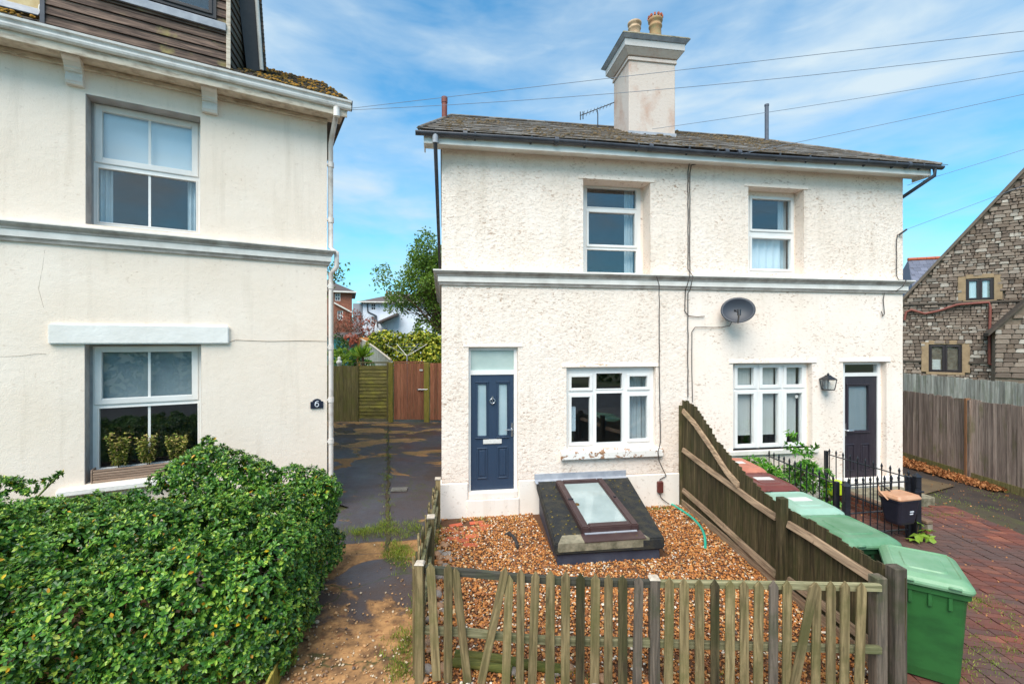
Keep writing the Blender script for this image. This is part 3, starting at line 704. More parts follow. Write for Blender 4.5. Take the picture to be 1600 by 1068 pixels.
# windows
def rr(x0, x1, y0, y1, ly): 
    return q(x0, x1, y0, y1, y0, y1, ly)
y = 0.32; fr = q(911, 1001, 293, 429, 297, 429, y); fr = (fr[0] - 0.02, h_up1[1] - 0.001, h_up1[2] + 0.001, h_up1[3] - 0.001)
zt, z1, z2, zb = [RF.pix(955, v, y)[1] for v in (295, 327, 388.5, 424)]
a, b_ = RF.pix(917, 400, y)[0], RF.pix(994, 400, y)[0]
fr = (h_up1[0] + 0.002, b_ + 0.09, h_up1[2] + 0.002, zt + 0.05)
w = window(pair, fr, y, [(a, b_, z1 + 0.03, zt), (a + .03, b_ - .03, z2 + 0.07, z1 - 0.07, 1), (a, b_, zb - 0.02, z2 - 0.03)], label='tall three light window in a deep reveal above the front door side')
curtain(w, b_ - 0.16, b_ + 0.02, fr[2], fr[3], y + 0.2, folds=3)
g = G(); g.box(fr[1] - 0.002, h_up1[1] + .02, y, y + 0.02, fr[2], fr[3]); g.box(fr[0], fr[1], y + .001, y + 0.02, fr[3] - 0.001, h_up1[3] + .02); g.obj('reveal_board', M['roughcast'], w)
y = 0.235; a, b_ = RF.pix(1172, 400, y)[0], RF.pix(1235, 400, y)[0]
zt, zm, zm2, zb = [RF.pix(1205, v, y)[1] for v in (312, 359, 373, 420)]
fr = (h_up2[0] + 0.002, b_ + 0.08, h_up2[2] + 0.002, zt + 0.06)
w = window(pair, fr, y, [(a + .03, b_, zm, zt, 1), (a + .03, b_, zb, zm2, 1)], label='two light upper window with pale curtains beside the satellite dish side')
g = G(); g.box(fr[1] - 0.002, h_up2[1] + .02, y, y + 0.02, fr[2], fr[3]); g.box(fr[0], fr[1], y + .001, y + 0.02, fr[3] - 0.001, h_up2[3] + .02); g.obj('reveal_board', M['roughcast'], w)
curtain(w, a, b_ - 0.1, zb - .1, zm2 + 0.05, y + 0.16, 'blind_white', 5, 0.02); curtain(w, b_ - 0.12, b_ + 0.06, zb - .1, zt + .1, y + 0.2, 'curtain', 3)
# ground floor windows
y = 0.075; fr = (h_g1[0] + 0.002, h_g1[1] - 0.002, h_g1[2] + 0.002, h_g1[3] - 0.002)
cx = [RF.pix(v, 600, y)[0] for v in (892.5, 921.5, 931.5, 972, 983, 1011)]
zz = [RF.pix(953, v, y)[1] for v in (583, 607, 614, 691)]
sash = 0.035
w = window(pair, fr, y, [(cx[0], cx[1], zz[1] + .02, zz[0] - .06, 1), (cx[2], cx[3], zz[1], zz[0]), (cx[4], cx[5], zz[1] + .02, zz[0] - .06, 1),
                         (cx[0], cx[1], zz[3] + .02, zz[2] - .06, 1), (cx[2], cx[3], zz[3], zz[2]), (cx[4], cx[5], zz[3] + .05, zz[2] - .06, 1)], label='white six pane casement window above the sloping skylight box', sashw=0.05)
curtain(w, cx[4] + 0.05, cx[5] + 0.1, zz[3] - .1, zz[0] + .1, y + 0.25, 'curtain', 4)
g = G(); g.box(cx[0] - 0.02, cx[0] + 0.13, y + 0.16, y + 0.2, zz[3] + .2, zz[3] + 0.65); g.obj('picture', M['blind_white'], w)
s0, s1 = RF.pix(877, 709, -0.07)[0], RF.pix(1036, 709, -0.07)[0]
g = G(); g.prism([(0.06, h_g1[2] + .002), (-0.05, 1.09), (-0.10, 1.07), (-0.10, 0.945), (-0.03, 0.93), (0.06, 0.93)], 'x', s0, s1)
M['flaky_sill'] = plain('flaky_sill', c(228, 222, 216), c(150, 112, 84), 0.85, 11.0, 0.5, 40, lo=0.55, hi=0.60)
g.obj('sill', M['flaky_sill'], w, bev=0.008)
y = 0.12; fr = (h_g2[0] + 0.002, RF.pix(1260, 600, y)[0], h_g2[2] + 0.002, h_g2[3] - 0.012)
cx = [RF.pix(v, 600, y)[0] for v in (1151.5, 1177, 1190.5, 1215.5, 1228, 1252)]
zz = [RF.pix(1205, v, y)[1] for v in (574, 601, 614.5, 692.5)]
w = window(pair, fr, y, [(cx[2 * i], cx[2 * i + 1], zz[2 * j + 1], zz[2 * j], 1) for i in range(3) for j in range(2)], label='white six pane casement window with cream roller blinds', sashw=0.065)
for i in range(3): blind(w, cx[2 * i] - .04, cx[2 * i + 1] - .02 * i, zz[3] + 0.16, zz[0] + .1, y + 0.10)
g = G(); g.box(fr[1] - 0.001, h_g2[1] + .02, y, y + 0.02, fr[2], fr[3]); g.obj('reveal_board', M['roughcast'], w)
g = G(); g.box(h_g2[0] - 0.1, h_g2[1] + 0.1, -0.07, 0.13, h_g2[2] - 0.09, h_g2[2]); g.obj('sill', M['trim_white'], w, bev=0.01)
g = G(); g.lathe([(0.035, 0), (0.035, 0.002)], 14); g.obj('sticker', M['sticker'], w, loc=(cx[5] - 0.08, y + 0.028, zz[2] - 0.07), rot=(R(90), 0, 0))
# rendered hoods over the openings
for h in (h_up1, h_up2, h_d1, h_g1, h_g2, h_d2):
    b = G(); b.prism([(0.02, h[3]), (-0.024, h[3] + .002), (-0.020, h[3] + 0.012), (0.0, h[3] + .10)], 'x', h[0] - 0.09, h[1] + 0.09); b.obj('drip_mould', M['roughcast'], pair, bev=0.006)

# blue front door
y = 0.07; fr = (h_d1[0] + 0.002, h_d1[1] - 0.002, 0.42, h_d1[3] - 0.002)
a, b_ = RF.pix(735.5, 600, y)[0], RF.pix(803, 600, y)[0]
zt, zf, zs, zb = [RF.pix(770, v, y)[1] for v in (547, 578, 585, 765)]
g = G(); g.plate(fr[0], fr[1], fr[2], fr[3], [(a, b_, zf, zt), (a, b_, zb, zs)], y, y + 0.09); df = g.obj('door_frame', M['upvc'], pair)
g = G(); g.box(a - .002, b_ + .002, y + .03, y + .045, zf - .002, zt + .002); g.obj('fanlight', M['glass_fan'], df)
def dz(v): return RF.pix(770, v, y)[1]
def dx(v): return RF.pix(v, 660, y)[0]
def door(parent, a, b_, zb, zs, y, mat, panes, panels, gm, label):
    g = G(); g.plate(a + .004, b_ - .004, zb + .004, zs - .004, panes, y + 0.018, y + 0.07); d = g.obj('door', M[mat], parent); d['label'] = label
    for (p, q_, r, s) in panes:
        e = G(); e.box(p - .002, q_ + .002, y + .03, y + .042, r - .002, s + .002); e.obj('glass_panel', M[gm], d)
        e = G(); wd = 0.028
        for (x0, x1, z0, z1) in ((p - wd, p, r - wd, s + wd), (q_, q_ + wd, r - wd, s + wd), (p, q_, r - wd, r), (p, q_, s, s + wd)): e.box(x0, x1, y + .002, y + .0175, z0, z1)
        e.box(p - wd - .012, q_ + wd + .012, y - .006, y + .0178, s + wd + .001, s + wd + .022); e.box(p - wd - .012, q_ + wd + .012, y - .006, y + .0178, r - wd - .022, r - wd - .001)
        e.obj('moulding', M[mat], d, bev=0.006)
    for (p, q_, r, s) in panels:
        e = G(); wd = 0.022
        for (x0, x1, z0, z1) in ((p, p + wd, r, s), (q_ - wd, q_, r, s), (p + wd, q_ - wd, r, r + wd), (p + wd, q_ - wd, s - wd, s)): e.box(x0, x1, y + .004, y + .0176, z0, z1)
        e.obj('moulding', M[mat], d, bev=0.006)
        e = G(); e.box(p + 0.045, q_ - 0.045, y + .008, y + .0177, r + .045, s - .045); e.obj('panel', M[mat], d, bev=0.007)
    return d
d = door(pair, a, b_, zb, zs, y, 'door_blue', [(dx(746), dx(760), dz(680), dz(600)), (dx(779), dx(792.5), dz(680), dz(600))],
         [(dx(745), dx(762), dz(747), dz(699)), (dx(777), dx(794), dz(747), dz(698))], 'glass_obscure', 'dark blue panelled front door with two narrow frosted panes')
g = G(); g.box(dx(755), dx(784), y + 0.0, y + 0.0178, dz(693), dz(686)); lp = g.obj('letter_plate', M['sticker'], d, bev=0.004)
kx, kz = dx(769.3), dz(626)
g = G(); g.tube([(kx + 0.045 * math.sin(t), y - 0.012, kz + 0.045 * math.cos(t)) for t in np.linspace(0, 2 * math.pi, 17)], 0.009, 6, cap=False); g.tube([(kx, y + .018, kz + .06), (kx, y - .02, kz + .06)], 0.018, 10); g.tube([(kx, y - .006, kz + .085), (kx, y - .006, kz - .02)], 0.009, 6); g.tube([(kx, y + .018, kz - .05), (kx, y - .012, kz - .05)], 0.014, 8)
g.obj('knocker', M['chrome'], d)
hx, hz = dx(800), dz(671)
g = G(); g.box(hx - .016, hx + .016, y + .004, y + .0178, hz - .13, hz + .11); g.tube([(hx, y + .01, hz), (hx, y - .045, hz), (hx - .03, y - .05, hz), (hx - .13, y - .05, hz)], 0.011, 8); g.obj('handle', M['chrome'], d)
g = G(); g.box(fr[0], fr[1], -0.02, 0.16, 0.30, 0.418); g.box(fr[0] - 0.03, fr[1] + 0.02, -0.05, 0.1, -0.1, 0.299); g.obj('door_step', M['plinth'], pair, bev=0.01)
# black front door
y = 0.10; fr = (h_d2[0] + 0.002, h_d2[1] - 0.03, 0.28, h_d2[3] - 0.012)
def dz(v): return RF.pix(1345, v, y)[1]
def dx(v): return RF.pix(v, 660, y)[0]
a, b_ = dx(1320), dx(1371); zt, zf, zs, zb = dz(569), dz(582), dz(587.5), dz(747)
g = G(); g.plate(fr[0], fr[1], fr[2], fr[3], [(a, b_, zf, zt), (a, b_, zb, zs)], y, y + 0.09); df = g.obj('door_frame', M['upvc'], pair)
g = G(); g.box(a - .002, b_ + .002, y + .03, y + .045, zf - .002, zt + .002); g.obj('fanlight', M['glass'], df)
g = G(); g.box(fr[1] - .001, h_d2[1] + .02, y + .01, y + 0.02, fr[2], fr[3]); g.obj('reveal_board', M['roughcast'], df)
d = door(pair, a, b_, zb, zs, y, 'door_black', [(dx(1326), dx(1357), dz(672), dz(603))], [(dx(1322), dx(1336), dz(735), dz(693)), (dx(1346), dx(1360), dz(735), dz(693))], 'glass', 'glossy black half glazed front door behind the iron railings')
blind(d, dx(1323), dx(1360), dz(676), dz(600), y + 0.05, 'blind_grey')
hx, hz = dx(1319.2) + .03, dz(671)
g = G(); g.box(hx - .018, hx + .018, y + .004, y + .0178, hz - .12, hz + .14); g.tube([(hx, y + .01, hz), (hx, y - .05, hz), (hx + .03, y - .055, hz), (hx + .13, y - .055, hz)], 0.013, 8); g.obj('handle', M['chrome'], d)
g = G(); g.box(fr[0] - .05, fr[1] + .05, -0.06, 0.15, 0.17, 0.279); g.obj('door_step', M['trim_white'], pair, bev=0.008)
g = G(); g.box(fr[0] - .25, fr[1] + .25, -0.75, -0.061, -0.1, 0.15); g.obj('door_step', M['concrete'], pair, bev=0.012)

# things fixed on that wall
ds_s, ds_z = RF.pix(1153, 484, -0.30)
dish = thing('satellite_dish', 'grey oval satellite dish fixed on the wall below the cornice', 'satellite dish', RF.wor(ds_s, -0.30, ds_z), RF.yaw)
# the dish aims up and to the right
aim = Vector((-0.52, -0.82, 0.24)).normalized(); side = aim.cross(Vector((0, 0, 1))).normalized(); upv = side.cross(aim)
g = G(); vs_ = []; fs = []; nr, na = 7, 36
for i in range(nr + 1):
    for j in range(na):
        t = 2 * math.pi * j / na; r_ = i / nr
        p_ = side * (0.29 * r_ * math.cos(t)) + upv * (0.245 * r_ * math.sin(t)) + aim * (0.075 * (r_ * r_ - 1) )
        vs_.append(p_)
for i in range(nr):
    for j in range(na): fs.append((i * na + j, i * na + (j + 1) % na, (i + 1) * na + (j + 1) % na, (i + 1) * na + j))
m0 = len(vs_); vs2 = [v - aim * 0.008 for v in vs_]
g.add(vs_ + vs2, fs + [tuple(m0 + k_ for k_ in f[::-1]) for f in fs] + [(nr * na + j, nr * na + (j + 1) % na, m0 + nr * na + (j + 1) % na, m0 + nr * na + j) for j in range(na)], True)
g.obj('reflector', M['dish'], dish)
lnb = aim * 0.35 - upv * 0.16
g = G(); g.tube([-upv * 0.24 - aim * 0.01, lnb - upv * 0.02], 0.014, 8); g.obj('feed_arm', M['iron_black'], dish)
g = G(); g.tube([lnb - upv * .05, lnb + upv * .055], 0.032, 10); g.tube([lnb + upv * 0.02, lnb + upv * 0.02 - aim * .085], 0.03, 12); g.obj('receiver', M['iron_black'], dish)
g = G(); g.tube([lnb + upv * 0.02 - aim * .085, lnb + upv * 0.02 - aim * .10], 0.03, 12); g.obj('receiver_cap', M['sticker'], dish)
g = G(); g.tube([(0, 0.29, -0.06), (0, 0.14, -0.06), (0, 0.08, 0.0), tuple(-aim * 0.08)], 0.02, 8); g.box(-0.07, 0.07, 0.265, 0.288, -0.15, 0.04); g.obj('bracket', M['iron_black'], dish)

ls, lz = RF.pix(1294, 597, -0.12)
lan = thing('wall_lantern', 'small black carriage lantern on the wall beside the black door', 'lantern', RF.wor(ls, -0.12, lz), RF.yaw)
def frust(g, r0, z0, r1, z1): g.hexa([(-r0, -r0, z0), (r0, -r0, z0), (r0, r0, z0), (-r0, r0, z0), (-r1, -r1, z1), (r1, -r1, z1), (r1, r1, z1), (-r1, r1, z1)])
g = G(); frust(g, .075, -.15, .078, -.135); g.obj('base', M['iron_black'], lan); g = G(); frust(g, .10, .05, .108, .062); frust(g, .105, .063, .05, .115); frust(g, .049, .1145, .03, .14); g.lathe([(.02, .139), (.026, .155), (.012, .175), (.003, .19)], 10); g.obj('cap', M['iron_black'], lan)
g = G()
for sx in (-1, 1):
    for sy in (-1, 1): g.tube([(sx * .074, sy * .074, -.135), (sx * .097, sy * .097, .05)], 0.008, 6)
g.box(-.03, .03, .095, .118, -.16, .08); g.tube([(0, .10, .06), (0, .04, .13)], .01, 6); g.obj('cage', M['iron_black'], lan)
for k_ in range(4):
    e = G(); e.add([(-.068, -.072, -.134), (.068, -.072, -.134), (.09, -.094, .049), (-.09, -.094, .049)], [(0, 1, 2, 3)]); e.obj('pane', M['glass'], lan, rot=(0, 0, k_ * math.pi / 2))
g = G(); g.lathe([(.018, -.13), (.018, -.07), (.03, -.05), (.03, -.01), (.012, .02)], 10); g.obj('bulb', M['sticker'], lan)

js, jz = RF.pix(1031, 760, -0.05)
jb = G(); jb.box(js - .05, js + .05, -0.085, -0.029, jz - .10, jz + .10)
jbo = thing('junction_box', 'small brown junction box low on the wall by the hose', 'junction box', RF.wor(js, -0.03, jz), RF.yaw)
g = G(); g.box(-.055, .055, -.06, 0, -.105, .105); g.obj('body', M['box_brown'], jbo, bev=.012)
g = G(); g.box(-.048, .048, -.068, -.0605, -.098, .098); g.obj('cover', M['box_brown'], jbo, bev=.004)

def wallcable(pts, label, r=0.008, y=-0.03, mat='cable', group=None):
    L = [rsz(px, py, y if len(t) == 0 else t[0]) for px, py, *t in pts]
    out_ = [Vector(L[0])]
    for A, B in zip(L[:-1], L[1:]):
        A, B = Vector(A), Vector(B); m_ = max(2, int((B - A).length / 0.15))
        for i in range(1, m_ + 1): out_.append(A.lerp(B, i / m_) + (Vector((random.uniform(-.006, .006), 0, random.uniform(-.004, .004))) if i < m_ else Vector()))
    e = G(); e.tube(out_, r, 6); o = e.obj('wall_cable', M[mat], None, loc=(RF.o[0], RF.o[1], 0), rot=(0, 0, RF.yaw))
    return tag(o, label, 'cable', group)
wallcable([(1124, 246, -.2), (1090, 253), (1077, 256), (1075, 268), (1075, 420), (1078, 428, -.17), (1074, 445, -.17), (1071, 452), (1070, 486), (1076, 493), (1090, 495), (1101, 494)], 'dark cable down the wall that turns right below the cornice')
wallcable([(1140, 250, -.2), (1094, 255), (1080, 258), (1078, 270), (1078, 424), (1083, 432, -.17), (1079, 450, -.17), (1075, 458), (1075, 620)], 'dark cable running straight down the wall between the two houses')
wallcable([(1143, 503), (1140, 509), (1128, 511), (1086, 511), (1081, 518), (1081, 580), (1082, 628)], 'dark cable looping left from the satellite dish and down', 0.007)
wallcable([(1026, 432, -.17), (1030, 446, -.17), (1030, 500), (1030, 560), (1032, 690, -.04), (1028, 705, -.12), (1030, 720, -.12), (1041, 743, -.04), (1032, 748, -.05), (1031, 750, -.07)], 'black cable from the cornice past the casement window to the brown box', 0.008)
wallcable([(1403, 366), (1401, 375), (1401, 430), (1404, 437), (1416, 438, -.16), (1410, 448, -.16), (1398, 456), (1382, 457), (1380, 468), (1382, 490), (1379, 494), (1377, 486)], 'short dark cable hooked at the far end of the wall below the cornice', 0.008)
wallcable([(1031, 771, -.07), (1033, 777, -.05), (1040, 783, -.06), (1046, 787, -.08)], 'short black cable between the brown box and the hose', 0.007)
# ================================================================== THE HOUSE BEHIND THE HEDGE
six = thing('detached_house', 'cream rendered house behind the hedge with timber clad dormer and number six plaque', 'house', (LF.o[0], LF.o[1], 0), LF.yaw)
ql = LF.rect; LW = -8.0; LB = 7.0; LZ = 7.06
hu = ql(133.5, 313, 147.5, 352, 181.5, 364.5, 0); hl = ql(132, 314, 540, 750, 540, 735, 0)
hl = (hl[0], hl[1], 0.98, 3.005)
V, F = wall_grid(LW, 0, -0.2, LZ, [hu, hl], 0.022, lambda X, Z: np.where(Z > 4.5, 0.0035, 0.003), [0.36, 0.30], (0.060, 0.045))
V, F = shell(V, F, [[(0, 0, -.2), (0, LB, -.2), (0, LB, LZ), (0, 0, LZ)], [(LW, 0, -.2), (LW, LB, -.2), (LW, LB, LZ), (LW, 0, LZ)], [(LW, LB, -.2), (0, LB, -.2), (0, LB, LZ), (LW, LB, LZ)], [(0, 0, LZ), (0, LB, LZ), (0, 3.3, 9.25), (0, 3.25, 9.25)]])
link('wall', np_mesh('wall', V, F, M['cream_render'], True), six)
rm = G()
for z0, z1 in ((0.3, 3.9), (4.1, 7.0)):
    rm.add([(LW + .1, 3.2, z0), (-.1, 3.2, z0), (-.1, 3.2, z1), (LW + .1, 3.2, z1)], [(0, 1, 2, 3)])
    for zz_ in (z0, z1): rm.add([(LW + .1, .5, zz_), (-.1, .5, zz_), (-.1, 3.2, zz_), (LW + .1, 3.2, zz_)], [(0, 1, 2, 3)])
rm.obj('room_lining', M['room'], six)
def around_l(g, prof, close=True):     # moulding along the front and round the free corner
    k = len(prof); path = lambda o: [(LW, -o), (o, -o), (o, LB)]
    vs_ = [(path(o)[i][0], path(o)[i][1], z) for i in range(3) for o, z in prof]
    g.add(vs_, [(i * k + j, i * k + (j + 1) % k, (i + 1) * k + (j + 1) % k, (i + 1) * k + j) for i in range(2) for j in range(k)])
    g.add(vs_[:k], [tuple(range(k))]); g.add(vs_[-k:], [tuple(range(k))[::-1]]); return g
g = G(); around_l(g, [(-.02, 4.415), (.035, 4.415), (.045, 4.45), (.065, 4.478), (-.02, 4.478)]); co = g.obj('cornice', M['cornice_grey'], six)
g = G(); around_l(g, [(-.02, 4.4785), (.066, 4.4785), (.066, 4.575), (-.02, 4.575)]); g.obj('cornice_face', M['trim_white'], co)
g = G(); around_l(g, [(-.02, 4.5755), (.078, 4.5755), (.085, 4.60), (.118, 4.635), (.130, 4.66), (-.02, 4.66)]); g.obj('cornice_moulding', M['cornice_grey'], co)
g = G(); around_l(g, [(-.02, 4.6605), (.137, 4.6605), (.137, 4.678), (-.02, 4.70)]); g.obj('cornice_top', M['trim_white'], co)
# eaves: soffit, fascia, gutter, brackets (gable end on the free side)
ro = 0.28
g = G(); g.box(LW, ro - 0.05, -0.36, 0.05, 7.03, 7.055); g.obj('soffit', M['old_fascia'], six)
g = G(); g.box(LW, 0.0, -0.06, -0.0055, 6.955, 7.029); g.obj('bed_mould', M['old_fascia'], six, bev=0.012)
g = G(); g.box(LW, ro, -0.385, -0.361, 6.985, 7.16); g.obj('fascia', M['old_fascia'], six, bev=0.004)
g = G(); gp = [(-.386, 7.10), (-.42, 7.10), (-.445, 7.12), (-.455, 7.15), (-.45, 7.175), (-.462, 7.20), (-.485, 7.215), (-.49, 7.245), (-.480, 7.245), (-.45, 7.215), (-.44, 7.13), (-.386, 7.115)]
g.prism(gp, 'x', LW, ro + 0.06); gut = g.obj('gutter', M['gutter_white'], six)
g = G(); g.prism([(-.386, 7.10), (-.42, 7.10), (-.455, 7.15), (-.485, 7.215), (-.49, 7.245), (-.386, 7.245)], 'x', ro + .06, ro + .075); g.obj('gutter_end', M['gutter_black'], gut)
def corbel(px0, px1):
    s0 = LF.pix(px0, 110, -0.05)[0]; s1 = LF.pix(px1, 110, -0.05)[0]
    e = G(); e.prism([(0.0, 6.70), (-.07, 6.70), (-.085, 6.715), (-.085, 6.73), (-.10, 6.74), (-.105, 6.80), (-.085, 6.84), (-.09, 6.86), (-.12, 6.865), (-.12, 6.885), (-.145, 6.89), (-.15, 6.92), (-.20, 6.97), (-.26, 7.0), (-.27, 7.029), (0, 7.029)], 'x', s0, s1)
    e.obj('eaves_bracket', M['trim_white'], six, bev=0.006)
corbel(103, 131); corbel(316, 340)
corbel(-160, -120)
# downpipe on the free corner
g = G(); pp = [(0.10, -0.42, 7.11), (0.10, -0.42, 7.0), (0.075, -0.10, 6.75), (0.065, 0.03, 6.6)]
pp += [(0.065, 0.03, 4.75), (0.16, -0.02, 4.66) , (0.16, -0.02, 4.40), (0.07, 0.03, 4.28), (0.07, 0.03, 0.0)]
g.tube(pp, 0.043, 12); dpp = g.obj('downpipe', M['pipe_cream'], six)
for z in (6.2, 5.2, 4.0, 2.9, 1.95, 1.2, 0.5):
    e = G(); e.tube([(0.068, 0.03, z), (0.068, 0.03, z + 0.09)], 0.053, 12); e.box(0.0, 0.07, 0.0, 0.07, z + .03, z + .06); e.obj('pipe_collar', M['pipe_cream'], dpp)
e = G(); e.tube([(0.10, -0.42, 7.09), (0.10, -0.42, 6.94)], 0.055, 12); e.obj('pipe_outlet', M['gutter_white'], dpp)

# lintel, sill
s0, s1 = LF.pix(74, 520, -0.05)[0], LF.pix(358, 520, -0.05)[0]
M['lintel_white'] = plain('lintel_white', c(240, 235, 229), c(226, 220, 212), 0.8, 2.0, 0.6, 14)
g = G(); g.box(s0, s1, -0.055, 0.05, 3.006, 3.30); g.obj('lintel', M['lintel_white'], six, bev=0.018, seg=2)
g = G(); g.prism([(0.25, 0.98), (-0.11, 0.945), (-0.11, 0.86), (0.25, 0.84)], 'x', hl[0] - 0.28, hl[1] + 0.15); g.obj('sill', M['lintel_white'], six, bev=0.012)
# windows (top-hung sash over a fixed light)
y = 0.26
def lx(v, py=300): return LF.pix(v, py, y)[0]
def lz(px, v): return LF.pix(px, v, y)[1]
A, B = lx(160), lx(300); T = (lz(160, 175) + lz(300, 199)) / 2; Bt = (lz(160, 247) + lz(300, 267)) / 2
A2, B2 = lx(153.5), lx(306.5); T2 = (lz(153, 263) + lz(306, 283)) / 2; B2z = (lz(153, 346) + lz(306, 361)) / 2
fr = (lx(146.5), hu[1] - .002, hu[2] + .002, T + 0.13); mx_ = lx(233.5)
w = window(six, fr, y, [(A, B, Bt, T, 1), (A2, B2, B2z, T2)], [(mx_ - .016, mx_ + .016, Bt - .002, T + .002), (mx_ - .016, mx_ + .016, B2z - .002, T2 + .002)], label='upper window of the cream house with a white blind half drawn', sashw=0.085)
blind(w, A - .05, B + .05, Bt - .02, T + .1, y + 0.10, 'blind_white')
curtain(w, A2 - .05, A2 + 0.14, B2z - .1, T2 + .1, y + .16, 'curtain', 3); curtain(w, B2 - .13, B2 + 0.05, B2z - .1, T2 + .1, y + .16, 'curtain', 3)
M['reveal_grey'] = plain('reveal_grey', c(176, 172, 170), c(150, 144, 142), 0.8, 4.0)
g = G(); g.box(hu[0] - .02, fr[0] + .001, y, y + .02, hu[2], hu[3]); g.box(fr[0], fr[1], y + .001, y + .02, fr[3] - .001, hu[3] + .02); g.obj('reveal_board', M['reveal_grey'], w)
g = G(); g.box(hu[0] + .001, hu[0] + .006, -0.003, y, hu[2], hu[3]); g.box(hu[0] + .007, hu[1], -0.003, y, hu[3] - .006, hu[3] - .001); g.obj('reveal_lining', M['reveal_grey'], w)
y = 0.22
A, B = lx(159, 580), lx(300, 580); T = (lz(159, 550) + lz(300, 549)) / 2; Bt = (lz(159, 623) + lz(300, 616)) / 2
A2, B2 = lx(155, 680), lx(309, 680); T2 = (lz(155, 637) + lz(309, 631)) / 2; B2z = 1.14
fr = (lx(145, 600), hl[1] - .002, hl[2] + .002, hl[3] - .03); mx_ = lx(233, 600)
w = window(six, fr, y, [(A, B, Bt, T, 1), (A2, B2, B2z, T2)], [(mx_ - .016, mx_ + .016, Bt - .002, T + .002), (mx_ - .016, mx_ + .016, B2z - .002, T2 + .002)], label='lower window of the cream house under the white stone lintel', sashw=0.085)
blind(w, A - .05, B + .05, Bt - .02, T + .1, y + 0.10, 'blind_grey')
g = G(); g.box(hl[0] - .02, fr[0] + .001, y, y + .02, hl[2], hl[3]); g.box(fr[0], fr[1], y + .001, y + .02, fr[3] - .001, hl[3] + .02); g.obj('reveal_board', M['reveal_grey'], w)
g = G(); g.box(hl[0] + .001, hl[0] + .006, -0.003, y, hl[2], hl[3]); g.obj('reveal_lining', M['reveal_grey'], w)
# fine cracks in the render: shallow raised hairlines
def crack(pts, parent, mat, r=0.004):
    L = []
    for px, py in pts: a, z = LF.pix(px, py, -0.006); L.append((a, -0.004, z))
    e = G(); e.tube(L, r, 4); e.obj('crack', mat, parent)
M['crack'] = plain('crack', c(168, 148, 126), c(140, 122, 104), 0.9, 5.0)
crack([(359, 534), (368, 531), (420, 533), (470, 532), (512, 533)], six, M['crack'], 0.0045)
crack([(70, 390), (66, 420), (60, 450), (68, 480)], six, M['crack'], 0.0016)
crack([(0, 557), (30, 556), (60, 552), (72, 553)], six, M['crack'], 0.0016)

# plaque with the number
ps, pz = LF.pix(495, 631, -0.01)
pl = thing('house_number_plaque', 'small black slate plaque with a white number 6', 'plaque', LF.wor(ps, -0.012, pz), LF.yaw)
g = G(); pts = [(-.105, -.075), (.105, -.075), (.105, .045), (.075, .05)] + [(0.07 * math.cos(t), .05 + .045 * math.sin(t)) for t in np.linspace(0.2, math.pi - .2, 9)] + [(-.075, .05), (-.105, .045)]
g.prism(pts, 'y', -0.012, 0.008); g.obj('plate', plain('slate_plate', c(30, 34, 48), c(38, 42, 58), 0.3, 5.0), pl, bev=0.003)
def ring_tube(cx, cz, rx, rz, t0, t1, r, y=-0.015, k=16): return [(cx + rx * math.cos(t), y, cz + rz * math.sin(t)) for t in np.linspace(t0, t1, k)]
g = G(); g.tube(ring_tube(0, -.012, .030, .032, 0, 2 * math.pi, .007), 0.0075, 6, cap=False); g.tube([(-.029, -.015, -.012), (-.027, -.015, .022), (-.012, -.015, .046), (.014, -.015, .052), (.026, -.015, .046)], 0.0075, 6); g.obj('number_six', M['print_white'], pl)

# roof and tiles beside the dormer
g = G(); RYl, RZl = 3.1, 9.33
g.add([(LW, -.46, 7.24), (ro + .06, -.46, 7.24), (ro - .02, RYl, RZl), (LW, RYl, RZl), (LW, LB + .4, 7.24), (ro + .06, LB + .4, 7.24)], [(0, 1, 2, 3), (3, 2, 5, 4), (0, 4, 5, 1)])
lroof = g.obj('roof', M['mossy_tile'], six)
sll = math.atan2(RZl - 7.24, RYl + .46); sl_len = math.hypot(RZl - 7.24, RYl + .46)
g = G(); g.box(-0.08, 0.08, -0.01, 0.24, 0.0, 0.014); tmh = g.mesh('tile', M['mossy_tile'], 0.003)
cnt = 0
for r in range(int(sl_len / 0.16)):
    t = r * 0.16; x1 = ro + .05 - .08 * t / sl_len; x = x1 - 0.085 - (0.08 if r % 2 else 0)
    while x > (-1.62 if r < 14 else -1.0) and cnt < 230:
        link('tile', tmh, lroof, (x, -.46 + t * math.cos(sll), 7.245 + t * math.sin(sll) + random.uniform(0, .012)), (sll - .05 + random.uniform(-.02, .02), 0, random.uniform(-.02, .02))); x -= 0.165; cnt += 1
for r in range(3):
    for k_ in range(14): link('tile', tmh, lroof, (-3.75 - .085 - k_ * .165, -.46 + r * .16 * math.cos(sll), 7.245 + r * .16 * math.sin(sll)), (sll - .05, 0, 0))
P = []
for i in range(700):
    t = random.random() ** 1.3 * 0.9; s = random.uniform(-1.5, ro) if i % 4 else random.uniform(-5.5, -3.7)
    P.append((s, -.46 + (RYl + .46) * t, 7.26 + (RZl - 7.24) * t + .01))
P = np.array(P); a, b, cc = rnd_frames(len(P), True); sc = rng.uniform(0.012, 0.045, (len(P), 1))
V, F = scatter(ICO_V, ICO_F, P, a * sc, b * sc, cc * sc * 0.6)
M['lichen'] = plain('lichen', c(66, 58, 36), c(170, 122, 40), 0.95, 7.0, 0.4, 60, lo=.48, hi=.56, world_=True)
tag(link('moss', np_mesh('moss', V, F, M['lichen'], True), lroof), None, None, None, 'stuff')

